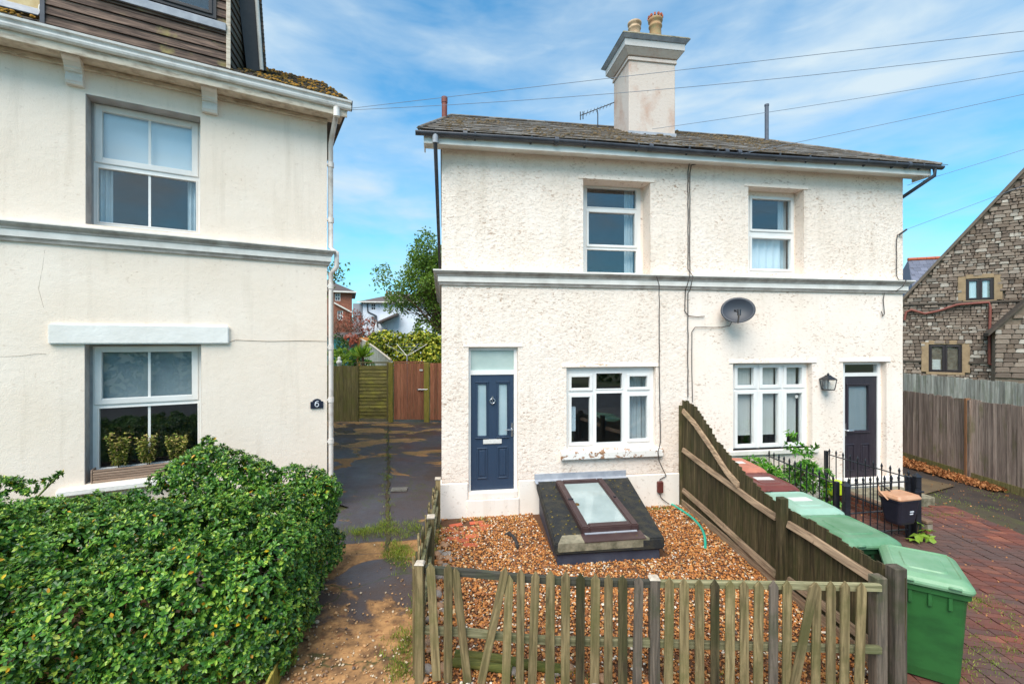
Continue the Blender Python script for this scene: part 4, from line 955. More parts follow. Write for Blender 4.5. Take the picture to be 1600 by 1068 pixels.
# dormer: horizontal boards on the front and on the cheek
ya = -0.10
dl, dr = LF.pix(71, 39, ya)[0], LF.pix(357, 107, ya)[0]; zb0 = 7.45
g = G(); g.box(dl + .02, dr - .02, ya + .03, 3.0, 7.4, 9.6); dorm = g.obj('dormer', plain('dormer_core', c(50, 42, 38), c(40, 34, 30), 0.9), six)
zw0 = (LF.pix(195, 2, ya)[1] + LF.pix(352, 36, ya)[1]) / 2
for i in range(15):
    z0 = zb0 + i * 0.135
    if z0 < zw0 - .06: 
        e = G(); e.hexa([(dl, ya - .018, z0), (dr - .031, ya - .018, z0), (dr - .031, ya + .029, z0), (dl, ya + .029, z0), (dl, ya + .006, z0 + .128), (dr - .031, ya + .006, z0 + .128), (dr - .031, ya + .029, z0 + .128), (dl, ya + .029, z0 + .128)])
        e.obj('cladding_board', M['clad'], dorm)
    else:
        wl = LF.pix(205, 0, ya)[0]; wr = LF.pix(338, 0, ya)[0]
        for x0, x1 in ((dl, wl), (wr, dr - .031)):
            e = G(); e.hexa([(x0, ya - .018, z0), (x1, ya - .018, z0), (x1, ya + .029, z0), (x0, ya + .029, z0), (x0, ya + .006, z0 + .128), (x1, ya + .006, z0 + .128), (x1, ya + .029, z0 + .128), (x0, ya + .029, z0 + .128)])
            e.obj('cladding_board', M['clad'], dorm)
    e = G(); yb = ya + 0.03; xk = LF.pix(393, 110, 1.0)[0]; e.hexa([(dr - .019, yb, z0), (dr + .018, yb, z0), (xk + .018, 1.0, z0), (xk - .019, 1.0, z0), (dr - .019, yb, z0 + .128), (dr - .004, yb, z0 + .128), (xk - .004, 1.0, z0 + .128), (xk - .019, 1.0, z0 + .128)])
    e.obj('cheek_board', M['wood_grey'], dorm)
g = G(); g.box(dr - .03, dr + .03, ya - .03, ya + .029, zb0 - .02, 9.6); g.obj('corner_post', M['old_fascia'], dorm, bev=.004)
g = G(); g.box(dl - .05, dl - .001, ya - .03, ya + .04, zb0 - .06, 9.6); g.obj('vent_stack', M['gutter_black'], dorm)
wl, wr = LF.pix(193, 0, ya - .05)[0], LF.pix(353, 40, ya - .05)[0]
g = G(); g.prism([(ya + .03, zw0 + .06), (ya - .06, zw0 + .02), (ya - .06, zw0 - .10), (ya - .02, zw0 - .10)], 'x', wl - .35, wr); g.obj('lead_apron', M['lead'], dorm, bev=.004)
g = G(); wl2, wr2 = wl - .3, LF.pix(338, 0, ya)[0]
M['frame_dark'] = plain('frame_dark', c(46, 42, 44), c(60, 54, 54), 0.5, 6.0)
w = window(dorm, (wl2, wr2, zw0 + .061, 9.3), ya - .03, [(wl2 + .1, (wl2 + wr2) / 2 - .05, zw0 + .16, 9.2, 1), ((wl2 + wr2) / 2 + .05, wr2 - .1, zw0 + .16, 9.2, 1)], mat='frame_dark', sashw=.05)
w.name = 'dormer_window'
# steep verge of the dormer roof
def lp(px, py, ly): a, z = LF.pix(px, py, ly); return Vector((a, ly, z))
g = G(); a0, a1, a2, a3 = lp(386, 112, .5), lp(413, 110, .5), lp(401, -60, .3), lp(366, -60, .3)
off = Vector((0, .9, .25)); g.hexa([a0, a1, a1 + off, a0 + off, a3, a2, a2 + off, a3 + off]); vg = g.obj('verge', M['frame_dark'], dorm)
b0, b1 = lp(409, 110, .48), lp(397, -60, .28)
g = G(); g.tube([b0, b1], 0.035, 6); g.obj('barge_board', M['trim_white'], vg)
for i in range(26):
    t = i / 26; pz_ = lp(413, 110, .5).lerp(lp(401, -60, .3), t); e = G(); e.box(-.02, .035, 0, .16, 0, .085); e.obj('tile', M['mossy_tile'], vg, loc=pz_)
# cream gable wall beside the dormer with lead flashing
l0 = LF.pix(66, 20, .35)[0]
g = G(); g.box(LW, l0, .35, 2.9, 7.5, 9.6); g.obj('parapet', plain('ochre_render', c(226, 204, 160), c(196, 166, 116), .9, 4.0, .3, 40), six)
g = G(); g.prism([(.349, 7.86), (.339, 7.86), (.20, 7.70), (.21, 7.69), (.349, 7.78)], 'x', LW, l0); g.obj('lead_flashing', M['lead'], six)
g = G(); g.tube([lp(66, 5, .2), lp(62, 9, .2), lp(61, 14, .2), lp(65, 22, .2)], .012, 6); g.obj('overflow_pipe', M['trim_white'], six)

# planter trough and three small plants on the sill
t0, t1 = LF.pix(145, 735, .02)[0], hl[1] - 0.05
tr = thing('window_box', 'weathered ribbed timber trough on the lower window sill', 'window box', LF.wor(t0, 0, 0.985), LF.yaw)
Lb = t1 - t0
for i in range(5):
    e = G(); e.box(0, Lb, -.005, .015, .002 + i * .037, .034 + i * .037); e.obj('slat', M['planter_wood'], tr, bev=.006)
for x0 in (-.018, Lb + .001):
    e = G(); e.box(x0, x0 + .017, -.01, .19, 0, .19); e.obj('end_board', M['planter_wood'], tr, bev=.003)
e = G(); e.box(.001, Lb - .001, .02, .18, .0, .15); e.obj('soil', plain('potting_soil', c(50, 38, 30), c(40, 30, 24), .95), tr)
M['leaf_box'] = leafmat('leaf_box', [(0, c(70, 92, 30)), (.4, c(120, 138, 46)), (.65, c(178, 176, 80)), (.85, c(220, 200, 130)), (1, c(228, 184, 136))], .45, .2)
for i, (px, hgt, lb) in enumerate(((187, .50, 'variegated box plant at the left end of the window trough'), (231, .44, 'greener variegated box plant in the middle of the window trough'), (277, .42, 'variegated box plant nearest the tall hedge shoot in the trough'))):
    sx_ = LF.pix(px, 700, .1)[0]
    bp = thing('box_plant', lb, 'plant', LF.wor(sx_, .10, 1.13), LF.yaw, 'variegated plants in the window trough')
    m_ = 46; tip = np.stack([rng.uniform(-.15, .15, m_), rng.uniform(-.08, .08, m_), hgt * rng.uniform(.72, 1.12, m_)], 1); bs = tip * np.array([.45, .5, 0]); tt = rng.uniform(.12, 1, (m_ * 9, 1)); P = np.repeat(bs, 9, 0) * (1 - tt) + np.repeat(tip, 9, 0) * tt + rng.normal(size=(m_ * 9, 3)) * .006
    V, F = leaves(P, np.repeat(tip - bs, 9, 0), .040, .022, .8, 4)
    tag(link('foliage', np_mesh('foliage', V, F, M['leaf_box']), bp), None, None, None, 'stuff')
    e = G()
    for k_ in range(4): e.tube([(random.uniform(-.02, .02), 0, 0), (random.uniform(-.06, .06), random.uniform(-.03, .03), hgt * .8)], .005, 5)
    e.obj('stem', M['wood_dark'], bp)
# ================================================================== FRONT GARDEN
M['gravel_base'] = plain('gravel_base', c(104, 68, 42), c(74, 50, 34), 0.95, 40.0, 0.5, 90, world_=True)
def gravel_mat(name, stops):
    m, nt, b = newmat(name); ge = n(nt, 'ShaderNodeNewGeometry')
    cc = ramp(nt, ge.outputs['Random Per Island'], stops, 'CONSTANT')
    cc = mixc(nt, ramp(nt, noi(nt, coords(nt, (1, 1, 1), True), 60.0, 3.0), [(.35, 0), (.7, .4)]), cc, c(120, 84, 56))
    nt.links.new(cc, b.inputs['Base Color']); b.inputs['Roughness'].default_value = .55; return m
M['gravel'] = gravel_mat('gravel', [(0, c(186, 116, 54)), (.26, c(150, 90, 46)), (.42, c(204, 144, 80)), (.54, c(214, 180, 132)), (.62, c(116, 72, 42)), (.76, c(196, 126, 58)), (.89, c(228, 216, 198)), (.95, c(100, 88, 80)), (.975, c(160, 98, 50))])
M['cobble'] = gravel_mat('cobble', [(0, c(150, 140, 132))])
M['cobble_warm'] = gravel_mat('cobble_warm', [(0, c(172, 132, 100))])
gl0, gl1 = (-1.22, 7.86), (-0.80, 3.75)
gr0, gr1 = (3.20, 8.55), (3.36, 3.75)
gpoly = [gl1, gr1, gr0, gl0]
gbed = sheet('gravel_bed', gpoly, -0.006, M['gravel_base'], 'orange brown shingle front garden behind the picket fence', step=0.3, amp=0.012)
def in_garden(X, Y):
    f = (Y - 3.75) / (7.86 - 3.75); xl = -0.80 + (-1.22 + 0.80) * f; xr = 3.36 + (3.20 - 3.36) * f
    yb = 7.84 + (X + 1.213) * math.tan(RF.yaw) + 0.0
    return (X > xl) & (X < xr) & (Y < yb) & (Y > 3.75)
nG = 48000
X = rng.uniform(-1.3, 3.5, nG); Y = rng.uniform(3.75, 8.7, nG) 
lx_ = (X - RF.o[0]) * RF.u[0] + (Y - RF.o[1]) * RF.u[1]; ly_ = (X - RF.o[0]) * RF.nn[0] + (Y - RF.o[1]) * RF.nn[1]
ok = in_garden(X, Y) & ~((lx_ > 1.58) & (lx_ < 3.2) & (ly_ > -1.9)) & ~((lx_ < 0.55) & (ly_ > -0.42) & (vnoise(X * 6, Y * 6, 4) > 0.3))
X, Y = X[ok], Y[ok]
P = np.stack([X, Y, 0.006 + rng.uniform(-.006, .014, len(X)) + 0.018 * (vnoise(X * 1.5, Y * 1.5, 8) - .5)], 1)
a, b, cc = rnd_frames(len(P), True); s = rng.gamma(6.0, 0.0016, (len(P), 1)) + .0028
V, F = scatter(ICO_V, ICO_F, P, a * s * rng.uniform(.9, 1.4, s.shape), b * s * rng.uniform(.75, 1.0, s.shape), cc * s * rng.uniform(.45, .8, s.shape))
tag(link('shingle', np_mesh('shingle', V, F, M['gravel'], False), gbed), None, None, None, 'stuff')
# larger cobbles under the fences
cob = bmesh.new(); bmesh.ops.create_icosphere(cob, subdivisions=2, radius=1.0)
for v in cob.verts: v.co += v.co.normalized() * 0.16 * mnoise.noise(v.co * 1.3)
cms = []
for mt in ('cobble', 'cobble_warm'):
    me = bpy.data.meshes.new('cobble'); cob.to_mesh(me); me.materials.append(M[mt]); me.polygons.foreach_set('use_smooth', [True] * len(me.polygons)); cms.append(me)
cob.free()
for i in range(95):
    if i < 62: Yc = random.uniform(3.85, 6.9); f = (Yc - 3.75) / 4.11; Xc = -0.80 - 0.42 * f + random.uniform(0.02, 0.24) ** 1.1
    else: Yc = random.uniform(3.8, 4.25); Xc = random.uniform(-.7, 3.2)
    s = random.uniform(.022, .055)
    link('cobble', random.choice(cms), gbed, (Xc, Yc, s * .45), (random.uniform(-.4, .4), random.uniform(-.4, .4), random.uniform(0, 6)), (s * 1.25, s, s * .75))
g = G(); g.box(-.11, .11, -.055, .055, 0, .02); bme = g.mesh('brick', plain('old_tile', c(196, 84, 52), c(140, 84, 64), .85, 6.0, .3, 50, orand=.35), .006)
for (px, py, rz) in ((749, 828, .1), (738, 838, .1), (728, 826, .15), (716, 833, .1), (706, 842, .12), (722, 845, .1), (701, 829, .2), (735, 852, .1), (759, 822, .05), (744, 817, .2), (712, 821, .3)):
    p = gnd(px, py); link('brick', bme, gbed, (p.x, p.y, 0.0), (random.uniform(-.05, .05), random.uniform(-.05, .05), rz))
g = G(); g.add([(-.17, -.05, 0), (.1, -.08, 0), (.19, 0, 0), (.06, .08, 0), (-.15, .07, 0), (-.15, -.04, .05), (.1, -.06, .055), (.17, 0, .05), (.05, .065, .055), (-.13, .06, .05)], [(0, 1, 2, 3, 4), (5, 6, 7, 8, 9), (0, 1, 6, 5), (1, 2, 7, 6), (2, 3, 8, 7), (3, 4, 9, 8), (4, 0, 5, 9)])
p = gnd(741, 800); o = g.obj('rubble_slab', plain('rubble', c(204, 176, 146), c(170, 140, 112), .9, 9.0, .5, 50), None, .008, loc=(p.x, p.y - .03, .0)); tag(o, 'broken buff slab lying below the blue door step', 'slab')
g = G(); L = [gnd(px, py, .02) for px, py in ((789, 835), (795, 833), (801, 837), (806, 844), (808, 852), (809, 855))]; g.tube(L, [.02, .035, .03, .026, .03, .02], 7); o = g.obj('rag', plain('rag', c(40, 38, 40), c(60, 54, 50), .9, 9.0, .5, 40)); tag(o, 'crumpled dark rag lying on the shingle', 'rag')

# --- sloping cellar light box with a rooflight
def ray_plane(px, py, z0, k, fr=RF):   # hit z = z0 + k*y in facade coordinates, returned in those coordinates
    d = Vector(((px - 800) / FPX, 1.0, -(py - 534) / FPX))
    dl_ = Vector((d.x * fr.u[0] + d.y * fr.u[1], d.x * fr.nn[0] + d.y * fr.nn[1], d.z)); o_ = fr.loc((0, 0, CAMH))
    t = (z0 + k * o_.y - o_.z) / (dl_.z - k * dl_.y); return o_ + dl_ * t
KS = (0.60 - 0.31) / 2.0
sb = thing('cellar_skylight', 'black felted sloping skylight box built against the wall in the shingle', 'skylight', (RF.o[0], RF.o[1], 0), RF.yaw)
BL, BR, FL, FR_ = (1.66, -.029), (3.36, -.029), (1.51, -1.95), (3.08, -1.98)
def top(p, dz=0.0): return (p[0], p[1], 0.60 + KS * p[1] + dz)
g = G(); i_ = 0.05
ins = lambda p, sx, sy: (p[0] + sx * i_, p[1] + sy * i_)
b4 = [ins(FL, 1, 1), ins(FR_, -1, 1), ins(BR, -1, 0), ins(BL, 1, 0)]
g.hexa([(x, y_, -.05) for x, y_ in b4] + [top(p_, -.165) for p_ in b4]); g.obj('upstand', M['felt_wall'], sb, bev=.006)
t4 = [FL, FR_, BR, BL]
g = G(); g.hexa([top(p_, -.1645) for p_ in t4] + [top(p_) for p_ in t4]); g.obj('felt_roof', M['felt'], sb, bev=.02, seg=2)
f1 = ray_plane(872, 849, .60 + .004, KS); f2 = ray_plane(1014, 838, .604, KS); f3 = ray_plane(1012, 834, .604, KS); 
g = G(); sA, sB = f1.x, f2.x
g.hexa([(sA, FL[1] - .012, .60 + KS * FL[1] - .12), (sB, FL[1] - .025, .60 + KS * FL[1] - .12), (sB, FL[1] + .0, .60 + KS * FL[1] - .10), (sA, FL[1] + .0, .60 + KS * FL[1] - .10), (sA, FL[1] - .012, .60 + KS * FL[1] + .006), (sB, FL[1] - .025, .60 + KS * FL[1] + .006), (sB - .1, FL[1] + .17, .60 + KS * (FL[1] + .17) + .012), (sA + .1, FL[1] + .17, .60 + KS * (FL[1] + .17) + .012)])
g.obj('concrete_edge', M['concrete'], sb, bev=.006)
Q = [ray_plane(px, py, .60 + .10, KS) for px, py in ((900, 825), (987.6, 818), (950, 745.5), (875.6, 749))]
lx0, lx1 = (Q[0].x + Q[3].x) / 2, (Q[1].x + Q[2].x) / 2; ly0, ly1 = (Q[0].y + Q[1].y) / 2, (Q[2].y + Q[3].y) / 2
def rp(x, y_, h): return (x, y_, .60 + KS * y_ + h)
def rbox(g, x0, x1, y0, y1, h0, h1): g.hexa([rp(x0, y0, h0), rp(x1, y0, h0), rp(x1, y1, h0), rp(x0, y1, h0), rp(x0, y0, h1), rp(x1, y0, h1), rp(x1, y1, h1), rp(x0, y1, h1)])
fw = .115
for (x0, x1, y0, y1) in ((lx0, lx0 + fw, ly0, ly1), (lx1 - fw, lx1, ly0, ly1), (lx0 + fw, lx1 - fw, ly1 - fw * .8, ly1), (lx0 + fw, lx1 - fw, ly0, ly0 + fw)):
    g = G(); rbox(g, x0, x1, y0, y1, -.01, .10); g.obj('rooflight_frame', M['skylight_frame'], sb, bev=.014, seg=2)
g = G(); rbox(g, lx0 + fw - .01, lx1 - fw + .01, ly0 + fw - .01, ly1 - fw * .8 + .01, .05, .062); g.obj('rooflight_glass', M['skylight_glass'], sb)
g = G(); rbox(g, lx0 - .02, lx1 + .02, ly0 - .20, ly0 - .001, .002, .012); g.obj('apron', M['skylight_frame'], sb)
g = G(); rbox(g, lx0 + .04, lx1 - .04, ly0 - .03, ly0 - .002, .013, .022); g.obj('drip_bar', M['lead'], sb)
for xx in (lx0 + .05, lx1 - .05):
    g = G(); yy = (ly0 + ly1) / 2 + .05; rbox(g, xx - .02, xx + .06 if xx < 2.4 else xx + .02, yy - .012, yy + .012, .101, .115); g.obj('clip', M['iron_black'], sb)
g = G(); pxy = ray_plane(901, 788, .6 + .06, KS); g.lathe([(.045, 0), (.04, .012), (.02, .02)], 12, rp(pxy.x, pxy.y, .062)); g.obj('knob', plain('knob_brown', c(110, 80, 30), c(60, 44, 24), .8, 30.0), sb)
g = G(); s0, s1 = RF.pix(835, 745, -.03)[0], RF.pix(978, 745, -.03)[0]
g.prism([(-.0285, .705), (-.036, .705), (-.036, .60), (-.16, .572), (-.16, .564), (-.0285, .57)], 'x', s0, s1); g.obj('lead_flashing', M['lead'], sb, bev=.003)
P = []
for i in range(320):
    u, v = random.random(), random.random()
    y_ = -1.95 + 1.85 * v ** 1.6; xl = 1.51 + .15 * (y_ + 1.95) / 1.92; x_ = xl + .02 + (1.52 + .15 * (y_ + 1.95) / 1.92) * u
    if lx0 - .02 < x_ < lx1 + .02 and ly0 - .02 < y_ < ly1 + .02: continue
    if vnoise(np.array(x_ * 4), np.array(y_ * 4), 3) < .45: continue
    P.append(rp(x_, y_, .004))
P = np.array(P); a, b, cc = rnd_frames(len(P), True); s = rng.uniform(.006, .02, (len(P), 1)); V, F = scatter(ICO_V, ICO_F, P, a * s, b * s, cc * s * .5)
M['moss_green'] = plain('moss_green', c(86, 82, 36), c(120, 96, 50), .95, 9.0, .4, 60, world_=True)
tag(link('moss', np_mesh('moss', V, F, M['moss_green'], True), sb), None, None, None, 'stuff')

# hose
L = [gnd(1044, 784, .02), gnd(1056, 791, .03), gnd(1072, 801, .03), gnd(1086, 812, .03), gnd(1096, 824, .03), gnd(1101, 836, .03), gnd(1102, 846, .03), gnd(1102, 855, .03)]
for i_2 in range(2): L = [L[0]] + [p_ for a_, b_ in zip(L[:-1], L[1:]) for p_ in (a_.lerp(b_, .25), a_.lerp(b_, .75))] + [L[-1]]
g = G(); g.tube(L, .021, 8); tag(g.obj('hose', M['hose']), 'teal green hose end curving over the shingle', 'hose')

# --- picket fence along the street
PF = Frame(-0.83, 4.07, math.degrees(math.atan2(-0.17, 4.18)))
pf = thing('picket_fence', 'weathered mossy picket fence across the front of the shingle garden', 'fence', (PF.o[0], PF.o[1], 0), PF.yaw)
g = G(); g.prism([(-.037, -.04), (.037, -.04), (.037, .945), (.0, 1.0), (-.037, .945)], 'y', -.010, .010); pm = {k_: None for k_ in ('wood_green', 'wood_dark', 'wood_grey')}
for k_ in pm: pm[k_] = G().__class__.mesh(g, 'picket', M[k_], .003)
pk = [(673, 877, 682, 1055), (701, 878, 700, 1058), (711, 885, 730, 1058), (790, 886, 753, 1060), (796, 896, 790, 1075), (814, 888, 812, 1075), (837, 890, 831, 1075), (860, 890, 859, 1075), (884, 892, 883, 1075), (907, 893, 906, 1075), (930, 894, 929, 1075), (951, 896, 950, 1075), (973, 897, 973, 1075), (998, 898, 995, 1075), (1046, 900, 1044, 1075), (1068, 901, 1069, 1075), (1092, 902, 1093, 1075), (1117, 904, 1117, 1075), (1140, 904, 1140, 1075), (1162, 905, 1163, 1075), (1185, 905, 1184, 1075), (1208, 905, 1208, 1075), (1230, 905, 1229, 1075), (1273, 908, 1240, 1075), (1276, 909, 1274, 1075), (1300, 908, 1298, 1075), (1321, 907, 1319, 1075), (1345, 908, 1342, 1075)]
for i, (xt, yt, xb, yb) in enumerate(pk):
    ly = -.02 - (.022 if i in (3, 23) else 0)
    a0, z0 = PF.pix(xt, yt, ly); a1, z1 = PF.pix(xb, yb, ly)
    lean = math.atan2(a0 - a1, z0 - z1); h = math.hypot(a0 - a1, z0 - max(z1, -.02)) if i < 4 else z0 / math.cos(lean)
    base = (a0 - math.sin(lean) * h, ly, z0 - math.cos(lean) * h)
    k_ = 'wood_grey' if i in (21, 13) else ('wood_dark' if i in (9, 12, 17) else 'wood_green')
    link('picket', pm[k_], pf, base, (random.uniform(-.015, .015), lean, random.uniform(-.05, .05)), (random.uniform(.95, 1.1), 1, h))
def railpts(F_, pts, ly): return [Vector((F_.pix(px, py, ly)[0], ly, F_.pix(px, py, ly)[1])) for px, py in pts]
def beam(pts, hw, hh, name, mat, parent, bev=.004):     # rectangular timber through points
    g = G(); rings = []
    for i, p_ in enumerate(pts): rings.append([p_ + Vector((0, -hw, -hh)), p_ + Vector((0, hw, -hh)), p_ + Vector((0, hw, hh)), p_ + Vector((0, -hw, hh))])
    vs_ = [v for r_ in rings for v in r_]; m_ = len(pts)
    g.add(vs_, [(i * 4 + j, i * 4 + (j + 1) % 4, (i + 1) * 4 + (j + 1) % 4, (i + 1) * 4 + j) for i in range(m_ - 1) for j in range(4)] + [(3, 2, 1, 0), tuple(range(4 * m_ - 4, 4 * m_))])
    return g.obj(name, M[mat], parent, bev)
M['wood_rail_x'] = wood('wood_rail_x', c(150, 142, 110), c(96, 92, 66), c(100, 104, 66), .35, grain=(1.3, 22, 22))
M['wood_rail_dark'] = wood('wood_rail_dark', c(88, 84, 74), c(60, 58, 52), c(74, 80, 52), .3, grain=(1.3, 22, 22))
beam(railpts(PF, [(664, 889), (730, 894), (800, 901), (880, 907), (1020, 911)], .024), .022, .033, 'rail', 'wood_rail_dark', pf)
beam(railpts(PF, [(1024, 911), (1120, 912), (1240, 914), (1376, 917)], .024), .022, .03, 'rail', 'wood_rail_x', pf)
beam(railpts(PF, [(664, 983), (740, 988), (800, 995), (860, 1000), (1020, 1003)], .024), .022, .033, 'rail', 'wood_rail_x', pf)
beam(railpts(PF, [(1024, 1004), (1120, 1007), (1240, 1010), (1376, 1014)], .024), .022, .03, 'rail', 'wood_rail_x', pf)
def post(F_, px, py, ly, w, parent, mat='wood_green', cap=True, name='post', z0=-.1):
    a0, z = F_.pix(px, py, ly); g = G(); g.box(a0 - w / 2, a0 + w / 2, ly - w / 2, ly + w / 2, z0, z); o = g.obj(name, M[mat], parent, .006)
    if cap: g = G(); g.hexa([(a0 - w * .58, ly - w * .58, z + .0005), (a0 + w * .58, ly - w * .58, z + .0005), (a0 + w * .58, ly + w * .58, z + .0005), (a0 - w * .58, ly + w * .58, z + .0005), (a0 - w * .4, ly - w * .4, z + .02), (a0 + w * .4, ly - w * .4, z + .02), (a0 + w * .4, ly + w * .4, z + .02), (a0 - w * .4, ly + w * .4, z + .02)]); g.obj('post_cap', M['wood_cap'], o, .003)
    return o
post(PF, 656, 880, .0, .078, pf); post(PF, 1022, 903, .03, .085, pf, 'wood_grey')
# two old logs lying behind it
for (pa, pb, r_, lab) in (((712, 1022), (884, 1046), .045, 'mossy round log lying behind the pickets, the further of two'), ((708, 1034), (800, 1046), .04, 'short mossy log lying behind the leaning pickets, the nearer of two')):
    A, B = gnd(*pa, .05), gnd(*pb, .05); g = G(); g.tube([A, A.lerp(B, .35) + Vector((0, 0, .01)), A.lerp(B, .7), B], [r_, r_ * 1.05, r_ * .95, r_], 9); tag(g.obj('log', wood('log_' + str(r_), c(112, 108, 56), c(72, 72, 36), c(86, 96, 40), .5, grain=(2, 18, 18))), lab, 'log')

# --- low picket fence along the drive
SF = Frame(-1.27, 7.62, math.degrees(math.atan2(4.12 - 7.62, -0.86 + 1.27)))
sf = thing('picket_fence', 'low green picket fence edging the drive from the house corner', 'fence', (SF.o[0], SF.o[1], 0), SF.yaw)
Ls = math.hypot(3.5, .41)
for i in range(27):
    t = (i + .5) / 27; h = .66 + (.40 * t ** 1.3); 
    link('picket', pm['wood_green' if i % 3 else 'wood_dark'], sf, (t * Ls, -.02 + random.uniform(-.01, .01), 0), (random.uniform(-.05, .05), random.uniform(-.04, .04), random.uniform(-.15, .15)), (1, 1, h))
for z0, z1 in ((.28, .42), (.55, .92)):
    beam([Vector((0, .02, z0)), Vector((Ls * .5, .025, z0 + (z1 - z0) * .4)), Vector((Ls, .02, z1))], .018, .028, 'rail', 'wood_rail_x', sf)
for t, h in ((0.0, .74), (.55, .84)):
    g = G(); g.box(t * Ls - .04, t * Ls + .04, -.01, .07, -.1, h); o = g.obj('post', M['wood_green'], sf, .005)
    g = G(); g.box(t * Ls - .05, t * Ls + .05, -.02, .08, h + .0005, h + .03); g.obj('post_cap', M['wood_cap'], o, .006)

# --- tall close board fence between the two gardens
DF = Frame(3.17, 8.50, math.degrees(math.atan2(-4.5, .21)))
df_ = thing('divider_fence', 'tall weathered close board fence sweeping down between the two front gardens', 'fence', (DF.o[0], DF.o[1], 0), DF.yaw)
tp = [DF.pix(px, py, 0) for px, py in ((1062, 625), (1070, 625), (1085, 634), (1100, 654), (1118, 685), (1142, 714), (1160, 735), (1190, 768), (1212, 783), (1232, 794), (1268, 813), (1310, 840), (1343, 861), (1388, 889), (1410, 905))]
ta = [p_[0] for p_ in tp]; tz = [p_[1] for p_ in tp]
g = G(); g.hexa([(-.055, -.004, 0), (.055, .006, 0), (.055, .016, 0), (-.055, .012, 0), (-.055, -.004, 1), (.055, .006, 1), (.055, .016, 1), (-.055, .012, 1)]); bd = g.mesh('board', M['wood_dark'])
x = .03
while x < 4.55:
    h = float(np.interp(x, ta, tz)) + random.uniform(-.015, .015)
    o = link('board', bd, df_, (x, random.uniform(-.003, .003), .02), (random.uniform(-.006, .006), random.uniform(-.008, .008), 0), (1, 1, h - .02)); x += .088
def drail(pts, nm='rail', mat='wood_rail'):
    P_ = railpts(DF, pts, -.035); g = G(); rings = []
    for p_ in P_: rings += [p_ + Vector((0, -.028, -.038)), p_ + Vector((0, .027, -.038)), p_ + Vector((0, .027, .038)), p_ + Vector((0, -.004, .038))]
    m_ = len(P_); g.add(rings, [(i * 4 + j, i * 4 + (j + 1) % 4, (i + 1) * 4 + (j + 1) % 4, (i + 1) * 4 + j) for i in range(m_ - 1) for j in range(4)] + [(3, 2, 1, 0), tuple(range(4 * m_ - 4, 4 * m_))])
    g.obj(nm, M[mat], df_, .004)
M['wood_rail_d'] = wood('wood_rail_d', c(168, 142, 116), c(112, 92, 74), c(120, 108, 80), .2, grain=(1.3, 22, 22))
drail([(1067, 641), (1085, 661), (1110, 697), (1135, 736), (1153, 757)], mat='wood_rail_d'); drail([(1067, 702), (1110, 735), (1155, 767), (1180, 786), (1213, 808)], mat='wood_rail_d'); drail([(1067, 765), (1110, 803), (1160, 850), (1213, 898)], mat='wood_rail_d')
drail([(1231, 818), (1268, 840), (1310, 868), (1388, 919)], mat='wood_rail_d'); drail([(1231, 905), (1290, 948), (1340, 988), (1380, 1018)], mat='wood_rail_d')
g = G(); g.box(.02, 2.9, -.03, -.008, -.03, .13); g.obj('gravel_board', M['wood_rail_d'], df_, .004); g = G(); g.box(2.95, 4.5, -.03, -.008, -.03, .13); g.obj('gravel_board', M['wood_rail_d'], df_, .004)
post(DF, 1222, 777, -.055, .10, df_, 'wood_dark', False); post(DF, 1400, 884, -.02, .11, df_, 'wood_grey', False)
a0 = DF.pix(1380, 900, -.12)[0]; g = G(); g.box(a0 - .05, a0 + .05, -.22, -.12, -.1, .99); g.obj('post', M['wood_grey'], df_, .006)
g = G(); g.box(-.03, .06, -.06, .03, -.1, 1.86); g.obj('post', M['wood_dark'], df_, .005)

